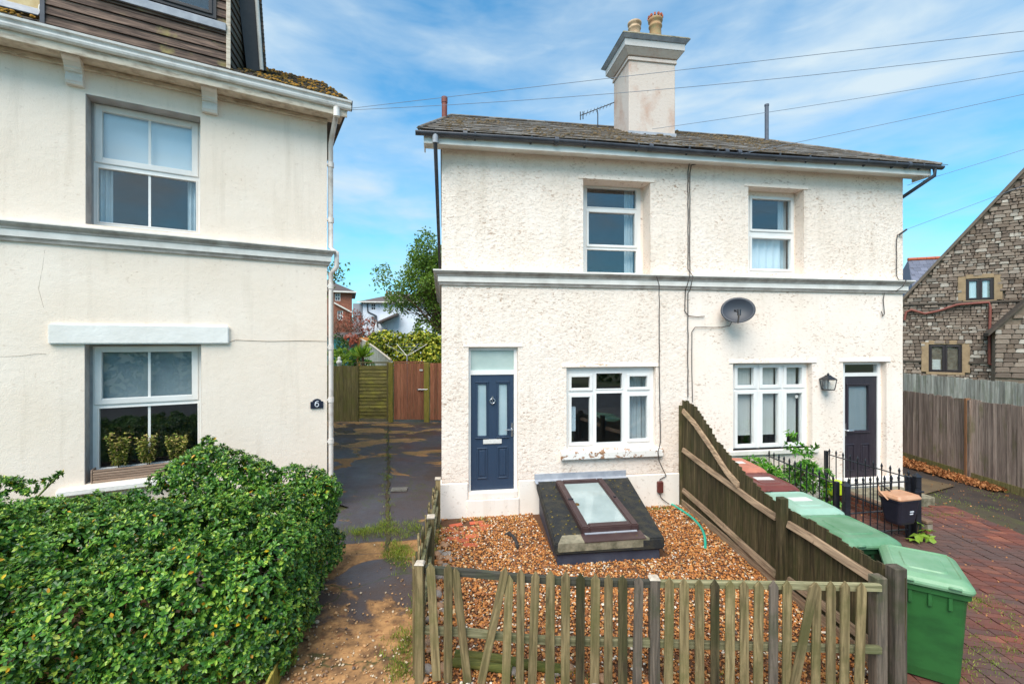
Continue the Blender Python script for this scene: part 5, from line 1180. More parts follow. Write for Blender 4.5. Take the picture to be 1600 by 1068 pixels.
# ================================================================== BINS
def rrect(w, d, r, z, k=5):
    pts = []
    for cx, cy, t0 in ((w - r, d - r, 0), (-w + r, d - r, 90), (-w + r, -d + r, 180), (w - r, -d + r, 270)):
        for i in range(k): t = R(t0 + 90 * i / (k - 1)); pts.append((cx + r * math.cos(t), cy + r * math.sin(t), z))
    return pts
def loft(g, rings, smooth=False, capb=True, capt=True):
    k = len(rings[0]); vs_ = [p_ for r_ in rings for p_ in r_]
    g.add(vs_, [(i * k + j, i * k + (j + 1) % k, (i + 1) * k + (j + 1) % k, (i + 1) * k + j) for i in range(len(rings) - 1) for j in range(k)], smooth)
    if capb: g.add(vs_[:k], [tuple(range(k))[::-1]])
    if capt: g.add(vs_[-k:], [tuple(range(k))])
def bin_(label, loc, rz, lid, body='bin_green', sticker=False, tilt=(0, 0), group='wheeled bins beside the divider fence'):
    t = thing('wheelie_bin', label, 'bin', loc, rz, group); t.rotation_euler = (tilt[0], tilt[1], rz)
    sh = lambda pts, dy: [(x, y + dy, z) for x, y, z in pts]
    g = G(); loft(g, [sh(rrect(.225, .26, .05, .03), .03), sh(rrect(.235, .275, .05, .12), .025), sh(rrect(.262, .325, .055, .80), .0), sh(rrect(.272, .335, .055, .86), .0), sh(rrect(.290, .355, .06, .862), 0), sh(rrect(.292, .358, .06, .93), 0)]); g.obj('body', M[body], t)
    g = G()
    loft(g, [rrect(.306, .385, .07, .925), rrect(.310, .390, .07, .945), rrect(.306, .385, .07, .962), rrect(.285, .36, .07, .985), rrect(.25, .315, .07, 1.010), rrect(.235, .295, .06, 1.013), rrect(.225, .28, .06, 1.004), rrect(.16, .20, .05, 1.002), rrect(.15, .19, .05, 1.012)]); l = g.obj('lid', M[lid], t, bev=0)
    g = G(); g.tube([(-.24, .41, .955), (.24, .41, .955)], .019, 10); g.box(-.255, -.215, .34, .415, .93, .975); g.box(.215, .255, .34, .415, .93, .975); g.obj('handle', M[lid], t)
    for sx in (-1, 1):
        g = G(); g.tube([(sx * .20, -.375, .95), (sx * .20, -.40, .965), (sx * .13, -.402, .968), (sx * .12, -.375, .95)], .012, 6); g.obj('lid_grip', M[lid], l)
        g = G(); g.tube([(sx * .235, .27, .10), (sx * .29, .27, .10)], .10, 18); g.obj('wheel', M['bin_dark'], t, .008)
    for xx in (-.14, 0, .14):
        g = G(); g.box(xx - .015, xx + .015, -.345, -.322, .74, .86); g.obj('rib', M[body], t, .004)
    if sticker:
        g = G(); g.box(-.13, .13, -.05, .08, 1.0125, 1.015); s_ = g.obj('sticker', M['sticker'], l)
    return t
M['bin_dark_green'] = plain('bin_dark_green', c(36, 74, 46), c(30, 62, 40), .4, 5.0)
bin_('bright green wheelie bin with pale lid at the end of the fence', (3.84, 4.26, 0), R(-33), 'bin_green_lid', tilt=(R(0), R(0))).scale = (.95, .95, .98)
bin_('green lidded wheelie bin, second from the fence end', (3.70, 5.03, 0), R(3), 'bin_mid_lid', 'bin_dark_green')
bin_('mint green lidded wheelie bin with a pale sticker, middle of the row', (3.72, 5.86, 0), R(4), 'bin_pale_lid', 'bin_dark_green', True)
bin_('maroon lidded wheelie bin with a white sticker', (3.74, 6.75, 0), R(2), 'bin_red_lid', 'bin_dark', True)
bin_('terracotta lidded wheelie bin closest to the house wall', (3.78, 7.65, 0), R(2), 'bin_pink_lid', 'bin_dark', True)

# ================================================================== IRON RAILINGS
def spear_bar(h):
    g = G(); g.tube([(0, 0, 0), (0, 0, h - .11)], .0085, 8); g.lathe([(.010, h - .115), (.017, h - .105), (.010, h - .09), (.019, h - .07), (.012, h - .035), (.002, h)], 8); return g
bar_full = spear_bar(1.0).mesh('bar', M['iron_black'])
bar_low = spear_bar(.92).mesh('bar', M['iron_black'])
def railing(label, A, B, nb, z0, z1, rails, posts=(), name='iron_railing', mesh=None):
    A, B = Vector(A), Vector(B); L_ = (B - A).length; yaw = math.atan2(B.y - A.y, B.x - A.x)
    t = thing(name, label, 'railing', (A.x, A.y, 0), yaw, 'black iron railings round the black door')
    for i in range(nb):
        o = link('bar', mesh or bar_full, t, ((i + .5) / nb * L_, 0, z0), None, (1, 1, (z1 - z0)))
    for z in rails: g = G(); g.box(0, L_, -.017, .017, z - .006, z + .006); g.obj('rail', M['iron_black'], t)
    for xx, zz_ in posts:
        g = G(); g.box(xx - .028, xx + .028, -.028, .028, 0, zz_); g.obj('post', M['iron_black'], t, .004); 
    return t
rl1 = railing('black spear topped railing between the bins and the shrub', (4.86, 8.68), (4.94, 6.92), 12, .06, 1.0, (.88, .16), ((1.76, .92),))
rl2 = railing('black spear topped railing in front of the black door', (6.02, 8.72), (6.28, 7.12), 11, .18, 1.02, (.90, .28), ((0.0, .96), (1.6, .92)))
gt = railing('black iron garden gate carrying the food caddy', (5.02, 6.86), (6.16, 7.06), 9, .08, 1.0, (.88, .14, .45), ((.0, .94), (1.15, .96)), 'iron_gate')
gt['category'] = 'gate'; del gt['group']
g = G(); g.tube([(.62, -.03, .86), (.85, -.05, .70), (1.1, -.03, .50)], .01, 6); g.obj('latch_bar', M['iron_black'], gt)
for i, (X_, Y_, hh) in enumerate(((4.98, 6.78, .90), (6.21, 6.98, .98))):
    e = thing('gate_post', ('slim black iron gate post next to the bins' if i == 0 else 'black iron gate post with latch beside the brick drive'), 'post', (X_, Y_, 0), 0)
    g = G(); g.box(-.04, .04, -.04, .04, 0, hh); g.obj('shaft', M['iron_black'], e, .004)
    g = G(); g.hexa([(-.05, -.05, hh + .0005), (.05, -.05, hh + .0005), (.05, .05, hh + .0005), (-.05, .05, hh + .0005), (-.01, -.01, hh + .05), (.01, -.01, hh + .05), (.01, .01, hh + .05), (-.01, .01, hh + .05)]); g.obj('finial', M['iron_black'], e)
    if i: g = G(); g.box(-.07, .0, -.06, -.041, .72, .80); g.tube([(-.08, -.05, .76), (.06, -.05, .76)], .014, 8); g.obj('latch', M['iron_black'], e)

# low brick kerb below the railing, and a white rendered wall by the shrub
kb = thing('low_brick_wall', 'low red brick wall under the railing by the black door', 'wall', (6.15, 8.75, 0), math.atan2(-1.65, .26))
M['red_brick'] = plain('red_brick', c(126, 74, 56), c(92, 60, 50), .9, 9.0, .4, 60, orand=.3)
g = G(); g.box(0, 1.78, -.045, .045, -.1, .235); g.obj('core', plain('mortar', c(150, 138, 122), c(120, 108, 94), .95), kb)
g = G(); g.box(-.107, .107, -.055, .055, 0, .062); bm_ = g.mesh('brick', M['red_brick'], .006)
for r_ in range(4):
    for k_ in range(8):
        xx = .11 + k_ * .2235 + (.11 if r_ % 2 else 0)
        if xx > 1.75: continue
        link('brick', bm_, kb, (xx, random.uniform(-.003, .003), -.06 + r_ * .075), (0, 0, random.uniform(-.01, .01)))
g = G(); g.box(-.107, .107, -.06, .06, 0, .05); cm_ = g.mesh('coping_brick', plain('coping', c(128, 100, 80), c(104, 84, 66), .9, 7.0, .4, 50), .01)
for k_ in range(8): link('coping_brick', cm_, kb, (.11 + k_ * .2235, 0, .24))
g = G(); g.box(-.07, .07, -.62, .62, -.1, .46); g.box(-.09, .09, -.64, .64, .4605, .51); tag(g.obj('garden_wall', M['plinth'], None, .012, loc=(4.66, 8.05, 0)), 'low white painted wall between the maroon bin and the shrub', 'wall')

# caddy on the gate
cp = gnd(1379, 815, .33); cp = Vector((5.84, 6.86, .33))
ca = thing('food_caddy', 'dark food waste caddy with a buff lid hung on the iron gate', 'caddy', cp, R(14))
sc_ = 1.0
def rr2(w, d, z, dy=0): return [(x, y + dy, z) for x, y, z in rrect(w, d, .04, z)]
g = G(); loft(g, [rr2(.155, .105, 0), rr2(.165, .115, .03), rr2(.205, .15, .34), rr2(.215, .16, .345), rr2(.215, .16, .375)]); g.obj('body', M['caddy'], ca)
g = G(); loft(g, [rr2(.222, .168, .376), rr2(.225, .17, .395), rr2(.205, .15, .43), rr2(.17, .115, .44), rr2(.16, .105, .434), rr2(.1, .06, .436)]); g.obj('lid', M['caddy_lid'], ca)
g = G(); g.tube([(-.22, 0, .35), (-.235, .12, .45), (-.17, .19, .53), (-.09, .19, .53)], .012, 8); g.obj('handle', M['caddy_lid'], ca)
for zz_, ww in ((.19, .07), (.155, .06)):
    g = G(); g.box(.02, .02 + ww, -.1500 + (.34 - zz_) * .08, -.139 + (.34 - zz_) * .08, zz_, zz_ + .016); g.obj('print', M['print_white'], ca)
g = G(); g.hexa([(-.13, -.08, 0), (.13, -.08, 0), (.13, .08, 0), (-.13, .08, 0), (-.15, -.10, .22), (.15, -.10, .22), (.15, .10, .22), (-.15, .10, .22)]); g.box(-.16, .16, -.11, .11, .2205, .24)
tag(g.obj('plastic_tub', M['lime'], None, .01, loc=(5.90, 8.35, .25)), 'lime yellow plastic tub behind the railing by the black door', 'tub')

# ================================================================== PAVED DRIVE ON THE FAR SIDE
sheet('paving_bed', [(3.45, 3.0), (9.2, 3.0), (8.6, 8.6), (8.1, 9.4), (3.25, 8.6)], -0.006, plain('joint_sand', c(64, 52, 42), c(70, 68, 36), .95, 4.0, .4, 60, world_=True), 'dark sandy joints of the block paved drive')
sheet('side_path', [(7.6, 3.0), (10.6, 3.0), (10.6, 20), (7.8, 20), (7.8, 8.5)], -0.018, plain('side_tar', c(52, 44, 40), c(72, 60, 50), .6, 2.2, .5, 40, world_=True), 'dark gritty tarmac strip beside the tall board fence')
sheet('slab', [(7.55, 8.75), (9.35, 9.6), (9.0, 10.6), (7.9, 10.0)], 0.012, plain('wet_slab', c(112, 92, 66), c(84, 70, 52), .5, 2.0, .2, 40, world_=True), 'damp brown concrete slab by the house corner')
pv = bpy.data.objects['paving_bed']
zg = [(-.112, -.040), (-.05, -.040), (.03, -.066), (.112, -.066), (.112, .040), (.03, .040), (-.05, .066), (-.112, .066)]
zg = [(-.109, -.036), (-.045, -.036), (.04, -.062), (.109, -.062), (.109, .036 + .006), (.045, .036 + .006), (-.04, .062 + .006), (-.109, .062 + .006)]
zg = [(-.109, -.034), (-.04, -.034), (.04, -.066), (.109, -.066), (.109, .034), (.04, .034), (-.04, .066), (-.109, .066)]
M['paver'] = None
def paver_mat():
    m, nt, b = newmat('paver'); v = coords(nt, (1, 1, 1), True); oi = n(nt, 'ShaderNodeObjectInfo'); ge = n(nt, 'ShaderNodeNewGeometry')
    r_ = math_(nt, 'FRACT', math_(nt, 'ADD', oi.outputs['Random'], ge.outputs['Random Per Island']))
    cc = ramp(nt, r_, [(0, c(96, 52, 42)), (.4, c(122, 68, 52)), (.7, c(88, 56, 50)), (1, c(140, 82, 60))])
    big = noi(nt, v, .8, 5.0, .6)
    cc = mixc(nt, ramp(nt, big, [(.42, 0), (.60, .8)]), cc, c(84, 66, 60))
    cc = mixc(nt, ramp(nt, noi(nt, v, 16.0, 5.0, .7), [(.55, 0), (.8, .6)]), cc, c(60, 50, 44))
    nt.links.new(cc, b.inputs['Base Color']); b.inputs['Roughness'].default_value = .75; setbump(nt, b, noi(nt, v, 50.0), .3, .006); return m
M['paver'] = paver_mat()
zg = [(u * .955, w_ * .93) for u, w_ in zg]
g = G(); g.prism(zg, 'z', -.05, .0); pvm = g.mesh('paver', M['paver'])
cand = []
yaw = R(-4)
for r_ in range(-6, 62):
    for k_ in range(-2, 34):
        u = k_ * .2215 + (.0 if r_ % 2 == 0 else .0); v_ = r_ * .1035 + 0.0
        Xp = 3.45 + u * math.cos(yaw) - v_ * math.sin(yaw); Yp = 3.0 + u * math.sin(yaw) + v_ * math.cos(yaw)
        xr = 8.15 if Yp > 6.5 else 8.15 + (6.5 - Yp) * .25
        yb = 8.35 + (Xp - 6.4) * .05
        if not (3.5 < Xp < xr and 3.0 < Yp < yb): continue
        vis = (800 + FPX * Xp / Yp) < 1620
        hid = Xp < 4.2 + max(0, Yp - 5) * .35
        cand.append(((0 if vis else 2) + (1 if hid else 0), Yp, Xp))
cand.sort()
rest = G()
for i, (_, Yp, Xp) in enumerate(cand):
    z = .006 + random.uniform(-.004, .004)
    if i < 300: link('paver', pvm, pv, (Xp, Yp, z), (random.uniform(-.012, .012), random.uniform(-.012, .012), yaw))
    else:
        cs, sn = math.cos(yaw), math.sin(yaw); k = len(zg)
        rest.add([(Xp + u * cs - w_ * sn, Yp + u * sn + w_ * cs, z) for u, w_ in zg] + [(Xp + u * cs - w_ * sn, Yp + u * sn + w_ * cs, z - .03) for u, w_ in zg], [tuple(range(k))] + [(j, k + j, k + (j + 1) % k, (j + 1) % k) for j in range(k)])
if rest.v: tag(rest.obj('far_pavers', M['paver'], pv), None, None, None, 'stuff')

# ================================================================== FENCES ON THE FAR SIDE
def board_fence(label, F_, Lf, h, sp, mat, postsat, name='board_fence', postmat='wood_fence_post', z0=.05, skew=0.0):
    t = thing(name, label, 'fence', (F_.o[0], F_.o[1], 0), F_.yaw)
    g = G(); w = sp * .56; g.hexa([(-w, -.010, 0), (w, .004, 0), (w, .012, 0), (-w, .004, 0), (-w, -.010, 1), (w, .004, 1), (w, .012, 1), (-w, .004, 1)]); me = g.mesh('board', M[mat])
    x = sp / 2
    while x < Lf:
        link('board', me, t, (x, random.uniform(-.004, .004), z0), (random.uniform(-.004, .004), random.uniform(-.006, .006), 0), (1, 1, h + skew * x + random.uniform(-.02, .02) - z0)); x += sp
    for z in (.35, h - .3): g = G(); g.box(0, Lf, .013, .06, z, z + .09); g.obj('rail', M['wood_rail_d'], t)
    g = G(); g.box(0, Lf, -.018, .0, -.05, z0 - .002 + .1); g.obj('gravel_board', M['wood_panel'], t)
    for a_ in postsat:
        g = G(); g.box(a_ - .06, a_ + .0, -.055, .05, -.1, h + skew * a_ + .02); g.obj('post', M[postmat], t, .004)
        g = G(); g.box(a_ + .001, a_ + .065, -.045, .05, -.1, h + skew * a_ - .01); g.obj('post_strip', M[mat], t, .004)
    return t
BF = Frame(10.42, 14.0, math.degrees(math.atan2(-7.6, -.45)))
pa = BF.pix(1514, 690, 0)[0]
board_fence('tall grey brown close board fence along the paved drive', BF, 7.6, 1.76, .098, 'wood_fence_right', (pa, pa + 1.95, pa - 1.95, pa + 3.8))
PFn = Frame(12.9, 18.0, math.degrees(math.atan2(-9.5, -.6)))
board_fence('pale silvery board fence standing behind the brown fence', PFn, 9.5, 2.03, .13, 'wood_pale', (), postmat='wood_pale')

# leaf litter along the fence
m_ = 3600; t_ = rng.uniform(0, 1, m_); Yl = 12.6 - t_ * 3.35; wdt = .75 - .55 * t_
Xl = 10.25 - .06 * (12.6 - Yl) - rng.uniform(0, 1, m_) * wdt * 1.2
P = np.stack([Xl, Yl, .01 + rng.uniform(0, .035, m_)], 1); D_ = unit(rng.normal(size=(m_, 3)) * np.array([.5, .5, .4]) + np.array([0, 0, .4]))
V, F = leaves(P, D_, .075, .05, 1.0, 1, .5)
M['litter'] = leafmat('litter', [(0, c(110, 66, 38)), (.4, c(158, 98, 56)), (.75, c(196, 140, 92)), (1, c(130, 80, 46))], .7, .1, .2)
tag(link('leaf_litter', np_mesh('leaf_litter', V, F, M['litter'])), 'brown fallen leaves along the foot of the board fence', None, None, 'stuff')
# ================================================================== HEDGE IN FRONT OF THE CREAM HOUSE
M['leaf_hedge'] = leafmat('leaf_hedge', [(0, c(34, 70, 26)), (.35, c(56, 102, 34)), (.7, c(86, 134, 44)), (.9, c(134, 168, 60)), (.985, c(178, 192, 76)), (.992, c(206, 170, 30)), (1, c(196, 120, 40))], .38, .18, .5)
M['leaf_tip'] = leafmat('leaf_tip', [(0, c(90, 140, 48)), (.6, c(126, 164, 60)), (1, c(166, 184, 74))], .4, .3, .4)
M['twig'] = plain('twig', c(92, 66, 46), c(66, 48, 36), .85, 9.0)
hedge = thing('hedge', 'broad clipped evergreen hedge in front of the cream house', 'hedge', (-4.2, 4.6, 0), 0)
hA, hB, hC, hD = Vector((-2.22, 4.16)), Vector((-2.50, 6.15)), Vector((-7.2, 4.9)), Vector((-5.6, 2.35))   # front right, back right, back left, front left
def hedge_pt(u, v): return hA.lerp(hD, u).lerp(hB.lerp(hC, u), v)
lumps = []
for i in range(345):
    u, v = random.random() ** .85, random.random()
    p2 = hedge_pt(u, v); zt = 1.29 + .12 * mnoise.noise(Vector((p2.x, p2.y, 0))) - .14 * max(0, v - .75) / .25 * (u > .35) - .10 * (1 - min(1, v / .3))
    if i < 190: z = zt - random.uniform(.12, .32)
    else:
        e = random.random()
        if e < .34: p2 = hedge_pt(random.random() ** 1.3 * .02, random.random())
        elif e < .95: p2 = hedge_pt(random.random() ** 1.6, random.random() * .05 - .02)
        z = random.uniform(.14, zt - .2)
    lumps.append((p2.x, p2.y, z, random.uniform(.11, .29)))
for i in range(70):
    u, v = random.random(), random.random() * .72; p2 = hedge_pt(u, v); lumps.append((p2.x, p2.y, 1.27 + random.uniform(-.02, .10), random.uniform(.05, .10)))
for px, py, d, r_ in ((8, 760, 5.4, .12), (22, 756, 5.4, .08), (45, 762, 5.4, .08), (92, 742, 5.4, .03), (75, 752, 5.4, .04), (325, 690, 5.75, .07), (322, 708, 5.75, .14), (330, 728, 5.7, .20), (338, 718, 5.65, .18), (300, 730, 5.6, .20), (285, 738, 5.55, .18), (362, 726, 5.65, .18), (385, 735, 5.6, .18), (405, 740, 5.6, .17), (318, 722, 5.6, .17), (345, 735, 5.7, .17), (310, 745, 5.6, .2), (355, 715, 5.7, .09), (350, 745, 5.6, .2), (375, 745, 5.6, .17), (420, 742, 5.7, .12), (418, 730, 5.8, .06), (455, 745, 5.8, .16), (395, 735, 5.8, .06), (275, 745, 5.5, .17), (255, 752, 5.5, .15), (490, 750, 5.8, .17), (512, 765, 5.6, .16)):
    p = at(px, py, d); lumps.append((p.x, p.y, p.z, r_))
LP = np.array(lumps)
def lump_shoots(LP, dens, seed_keep=.8):
    out_p, out_n = [], []
    for (x, y, z, r_) in LP:
        m_ = max(6, int(dens * 4 * math.pi * r_ * r_)); nn_ = unit(rng.normal(size=(m_, 3))); nn_ = nn_[nn_[:, 2] > -.75]
        P_ = np.array([x, y, z]) + nn_ * r_ * rng.uniform(.86, 1.08, (len(nn_), 1))
        d2 = ((P_[:, None, :] - LP[None, :, :3]) ** 2).sum(-1); inside = (d2 < (LP[None, :, 3] * seed_keep) ** 2).any(1)
        out_p.append(P_[~inside]); out_n.append(nn_[~inside])
    return np.vstack(out_p), np.vstack(out_n)
P, Nn = lump_shoots(LP, 262)
kk_ = P[:, 2] > .06; P, Nn = P[kk_], Nn[kk_]
base = np.array([-4.2, 4.6, 0])
Dn = unit(Nn + np.array([0, 0, .55]) + rng.normal(size=P.shape) * .25)
V, F = rosette(P - base, Dn, .059, .035, 6)
tag(link('foliage', np_mesh('foliage', V, F, M['leaf_hedge'], False), hedge), None, None, None, 'stuff')
sel = rng.random(len(P)) < .40
V, F = leaves(P[sel] - base + Dn[sel] * .022, Dn[sel], .030, .014, .55, 4, .3)
tag(link('young_leaves', np_mesh('young_leaves', V, F, M['leaf_tip'], False), hedge), None, None, None, 'stuff')
Pi, Ni = lump_shoots(LP * np.array([1, 1, 1, .84]), 85, .7); kk_ = Pi[:, 2] > .15; Pi, Ni = Pi[kk_], Ni[kk_]
V, F = leaves(Pi - base, unit(Ni + rng.normal(size=Pi.shape) * .4), .062, .032, 1.0, 5, .5)
tag(link('inner_foliage', np_mesh('inner_foliage', V, F, M['leaf_hedge'], False), hedge), None, None, None, 'stuff')
g = G()
for i in range(90):
    u, v = random.random(), random.uniform(.05, .95); p2 = hedge_pt(u, v); zt = random.uniform(.8, 1.15); q2 = p2 + Vector((random.uniform(-.2, .2), random.uniform(-.2, .2)))
    g.tube([(p2.x + 4.2, p2.y - 4.6, 0), ((p2.x + q2.x) / 2 + 4.2, (p2.y + q2.y) / 2 - 4.6, zt * .5), (q2.x + 4.2, q2.y - 4.6, zt)], [.016, .011, .005], 5)
tag(g.obj('stems', M['twig'], hedge), None, None, None, 'stuff')
# timber edging below the hedge by the drive
e0, e1 = gnd(446, 1003, .22), gnd(420, 1060, .20)
ed = thing('timber_edging', 'mossy timber board and post edging the hedge beside the drive', 'edging', (e0.x, e0.y, 0), math.atan2(e1.y - e0.y, e1.x - e0.x))
g = G(); g.box(0, .9, -.012, .012, 0, .2); g.obj('board', M['wood_moss_post'], ed, .004); g = G(); g.box(-.06, 0.02, .014, .09, 0, .27); g.obj('post', M['wood_moss_post'], ed, .006)
# long bare shoots at the far end of the hedge
for px0, py0, px1, py1, dd in ((50, 765, 100, 735, 5.4),):
    A, B = at(px0, py0 + 20, dd), at(px1, py1, dd); g = G(); g.tube([A - Vector(base), A.lerp(B, .5) - Vector(base) + Vector((0, 0, .01)), B - Vector(base)], [.008, .012, .004], 6); g.obj('shoot', plain('shoot', c(96, 112, 50), c(120, 124, 60), .8, 9.0), hedge)

# ================================================================== SHRUBS NEAR THE BLACK DOOR
def shrub(label, loc, lumps_, dens, L_, W_, mat, k=5, name='shrub', stems=True, cat='shrub', group=None, spread=.9):
    t = thing(name, label, cat, loc, 0, group); LP_ = np.array(lumps_, float); P_, N_ = lump_shoots(LP_, dens)
    V, F = leaves(P_, unit(N_ + np.array([0, 0, .3]) + rng.normal(size=P_.shape) * .35), L_, W_, spread, k, .4)
    tag(link('foliage', np_mesh('foliage', V, F, mat), t), None, None, None, 'stuff')
    if stems:
        g = G()
        for (x, y, z, r_) in lumps_[:14]: g.tube([(x * .15, y * .15, 0), (x * .55, y * .55, z * .6), (x, y, z)], [.012, .009, .004], 5)
        g.obj('stems', M['twig'], t)
    return t
M['leaf_fresh'] = leafmat('leaf_fresh', [(0, c(46, 96, 30)), (.5, c(78, 138, 40)), (.85, c(112, 166, 54)), (1, c(140, 180, 70))], .4, .3)
sc_ = at(1212, 735, 8.35)
lm = [(random.uniform(-.5, .62), random.uniform(-.22, .22), random.uniform(.25, .80), random.uniform(.10, .17)) for i in range(26)]
lm += [(.12, 0, 1.05, .08), (.1, -.02, 1.2, .07), (.13, 0, 1.36, .06), (.4, 0, 1.0, .09), (.5, -.05, 1.1, .06), (.66, -.1, .62, .12), (.7, -.15, .4, .12), (.62, -.3, .2, .14), (-.52, -.1, .84, .08), (.28, 0, 1.12, .06)]
shrub('fresh green leafy shrub in front of the window with cream blinds', (sc_.x + .15, sc_.y, 0), lm, 170, .095, .034, M['leaf_fresh'], 4)
sp = gnd(1432, 846)
M['leaf_maple'] = leafmat('leaf_maple', [(0, c(112, 150, 50)), (1, c(160, 190, 70))], .45, .35)
t = thing('seedling', 'pale green big leaved seedling at the foot of the gate post', 'plant', (sp.x, sp.y, 0), 0)
for (dx_, dy_, dz_, s_) in ((.02, -.02, .12, .13), (.12, -.03, .20, .12), (-.08, -.04, .06, .11), (.06, .02, .28, .09), (.15, -.05, .08, .09)):
    e = G(); m_ = 11; ring_ = [(s_ * (1.0 if k_ % 2 == 0 else .55) * math.cos(2 * math.pi * k_ / m_ + .3), s_ * (1.0 if k_ % 2 == 0 else .55) * math.sin(2 * math.pi * k_ / m_ + .3), -.25 * s_ * (k_ % 2 == 0)) for k_ in range(m_)]
    e.add([(0, 0, 0)] + ring_, [(0, 1 + k_, 1 + (k_ + 1) % m_) for k_ in range(m_)]); e.obj('leaf', M['leaf_maple'], t, loc=(dx_, dy_, dz_), rot=(random.uniform(-.5, .5) + .4, random.uniform(-.4, .4), random.uniform(0, 6)))
e = G()
for dx_, dy_, dz_ in ((.02, -.02, .12), (.12, -.03, .20), (-.08, -.04, .06), (.06, .02, .28)): e.tube([(0, 0, 0), (dx_ * .5, dy_ * .5, dz_ * .7), (dx_, dy_, dz_)], .005, 5)
e.obj('stem', M['twig'], t)

# ================================================================== GRASS, WEEDS, LOOSE STONES
def tufts(name, label, pts, per, hgt, mat, rad=.06):
    P_ = np.repeat(np.array(pts), per, 0); P_[:, :2] += rng.normal(size=(len(P_), 2)) * rad; m_ = len(P_)
    d = unit(np.stack([rng.normal(size=m_) * .45, rng.normal(size=m_) * .45, np.ones(m_)], 1)); b = unit(np.cross(d, rng.normal(size=(m_, 3)))); L_ = hgt * rng.uniform(.4, 1.2, (m_, 1))
    TV = np.array([(0, -.5, 0), (0, .5, 0), (.6, .3, .05), (.6, -.3, .05), (1, 0, .22)]); TF = np.array([(0, 1, 2), (0, 2, 3), (3, 2, 4)])
    V, F = scatter(TV, TF, P_, d * L_, b * .006, np.cross(d, b) * L_)
    return tag(link(name, np_mesh(name, V, F, mat)), label, None, None, 'stuff')
M['grass'] = leafmat('grass', [(0, c(84, 112, 34)), (.5, c(124, 144, 48)), (1, c(160, 164, 70))], .5, .3)
pts = []
for i in range(90):
    px = random.gauss(600, 32); py = 828 + (px - 600) * -.06 + random.gauss(0, 5); p = gnd(px, py); pts.append((p.x, p.y, .0))
for i in range(60): px = random.gauss(622, 12); py = random.gauss(862, 14); p = gnd(px, py); pts.append((p.x, p.y, 0))
for i in range(26): px = random.gauss(628, 14); py = random.uniform(985, 1060); p = gnd(px, py); pts.append((p.x, p.y, 0))
for i in range(40): px = 606 + random.gauss(0, 3); py = random.uniform(670, 820); p = gnd(px, py); pts.append((p.x, p.y, 0))
for i in range(40): t_ = random.random(); p = Vector((-1.0 - .15 * t_, 4.1 + 3.4 * t_)); pts.append((p.x + random.gauss(0, .06) - .05, p.y, 0))
tufts('grass', 'short patchy grass growing through the drive', pts, 26, .055, M['grass'], .045)
pts = []
for i in range(60): px = random.uniform(1490, 1600); py = random.uniform(930, 1068); p = gnd(px, py); pts.append((p.x, p.y, 0))
for i in range(22): p = gnd(random.gauss(1530, 12), random.gauss(945, 5)); pts.append((p.x, p.y, 0))
for i in range(50): p = gnd(random.uniform(1440, 1600), random.uniform(760, 812)); pts.append((p.x, p.y, 0))
tufts('weeds', 'thin moss and weeds in the joints of the paved drive', pts, 16, .035, M['grass'], .05)
m_ = 1500; Xs = rng.uniform(-3.0, -.85, m_); Ys = rng.gamma(2.0, .55, m_) + 3.2
P = np.stack([Xs, Ys, rng.uniform(-.004, .008, m_)], 1); a, b, cc = rnd_frames(m_, True); s = rng.gamma(4.0, .0022, (m_, 1)) + .003
V, F = scatter(ICO_V, ICO_F, P, a * s, b * s * .8, cc * s * .6)
M['loose'] = gravel_mat('loose', [(0, c(176, 140, 100)), (.3, c(206, 186, 160)), (.5, c(130, 100, 76)), (.7, c(196, 150, 104)), (.9, c(100, 86, 78))])
tag(link('loose_stones', np_mesh('loose_stones', V, F, M['loose'])), 'loose small stones scattered over the earth of the drive', None, None, 'stuff')
m_ = 900; Xs = rng.uniform(5.2, 10.1, m_); Ys = rng.uniform(3.8, 9.8, m_)
P = np.stack([Xs, Ys, rng.uniform(.0, .008, m_)], 1); D_ = unit(rng.normal(size=(m_, 3)) * .5 + np.array([0, 0, .6])); V, F = leaves(P, D_, .035, .02, 1.0, 1, .4)
tag(link('fallen_leaves', np_mesh('fallen_leaves', V, F, M['litter'])), 'small brown leaf scraps scattered on the paved drive', None, None, 'stuff')

# ================================================================== GATE AND FENCE ACROSS THE DRIVE
YG = 17.4
def gx(px, d=YG): return (px - 800) / FPX * d
def gz(py, d=YG): return CAMH - (py - 534) / FPX * d
bgf = thing('panel_fence', 'old mossy fence panels closing the drive beside the red brown gate', 'fence', (gx(560), YG, 0), 0)
ox = gx(560)
for i in range(9):
    a_ = gx(505) - ox + i * .153; e = G(); e.box(a_, a_ + .145, -.012 + (i % 2) * .008, .012 + (i % 2) * .008, .02, gz(571) + random.uniform(-.02, .02)); e.obj('board', M['wood_panel'], bgf)
a0, a1 = gx(560) - ox, gx(606) - ox
for i in range(15):
    z0 = .12 + i * .134; e = G(); e.hexa([(a0, -.035, z0), (a1, -.035, z0), (a1, .0, z0), (a0, .0, z0), (a0, -.012, z0 + .14), (a1, -.012, z0 + .14), (a1, .0, z0 + .14), (a0, .0, z0 + .14)]); e.obj('lap_board', M['wood_lap'], bgf)
for a_, nm in ((a0 - .05, 'batten'), (a1 - .03, 'batten')): e = G(); e.box(a_, a_ + .07, -.06, -.036, .05, gz(567)); e.obj(nm, M['wood_panel'], bgf)
e = G(); e.box(a0 - .05, a1 + .05, -.05, .03, gz(567), gz(565)); e.obj('cap_rail', M['wood_panel'], bgf)
for px, w_ in ((611, .17), (667, .20)): e = G(); a_ = gx(px) - ox; e.box(a_ - w_ / 2, a_ + w_ / 2, -.08, .06, -.05, gz(566)); e.obj('post', M['wood_moss_post'], bgf, .008)
for i in range(5): a_ = gx(672) - ox + i * .15; e = G(); e.box(a_, a_ + .142, -.01, .012, .06, gz(567)); e.obj('board', M['wood_gate'], bgf)
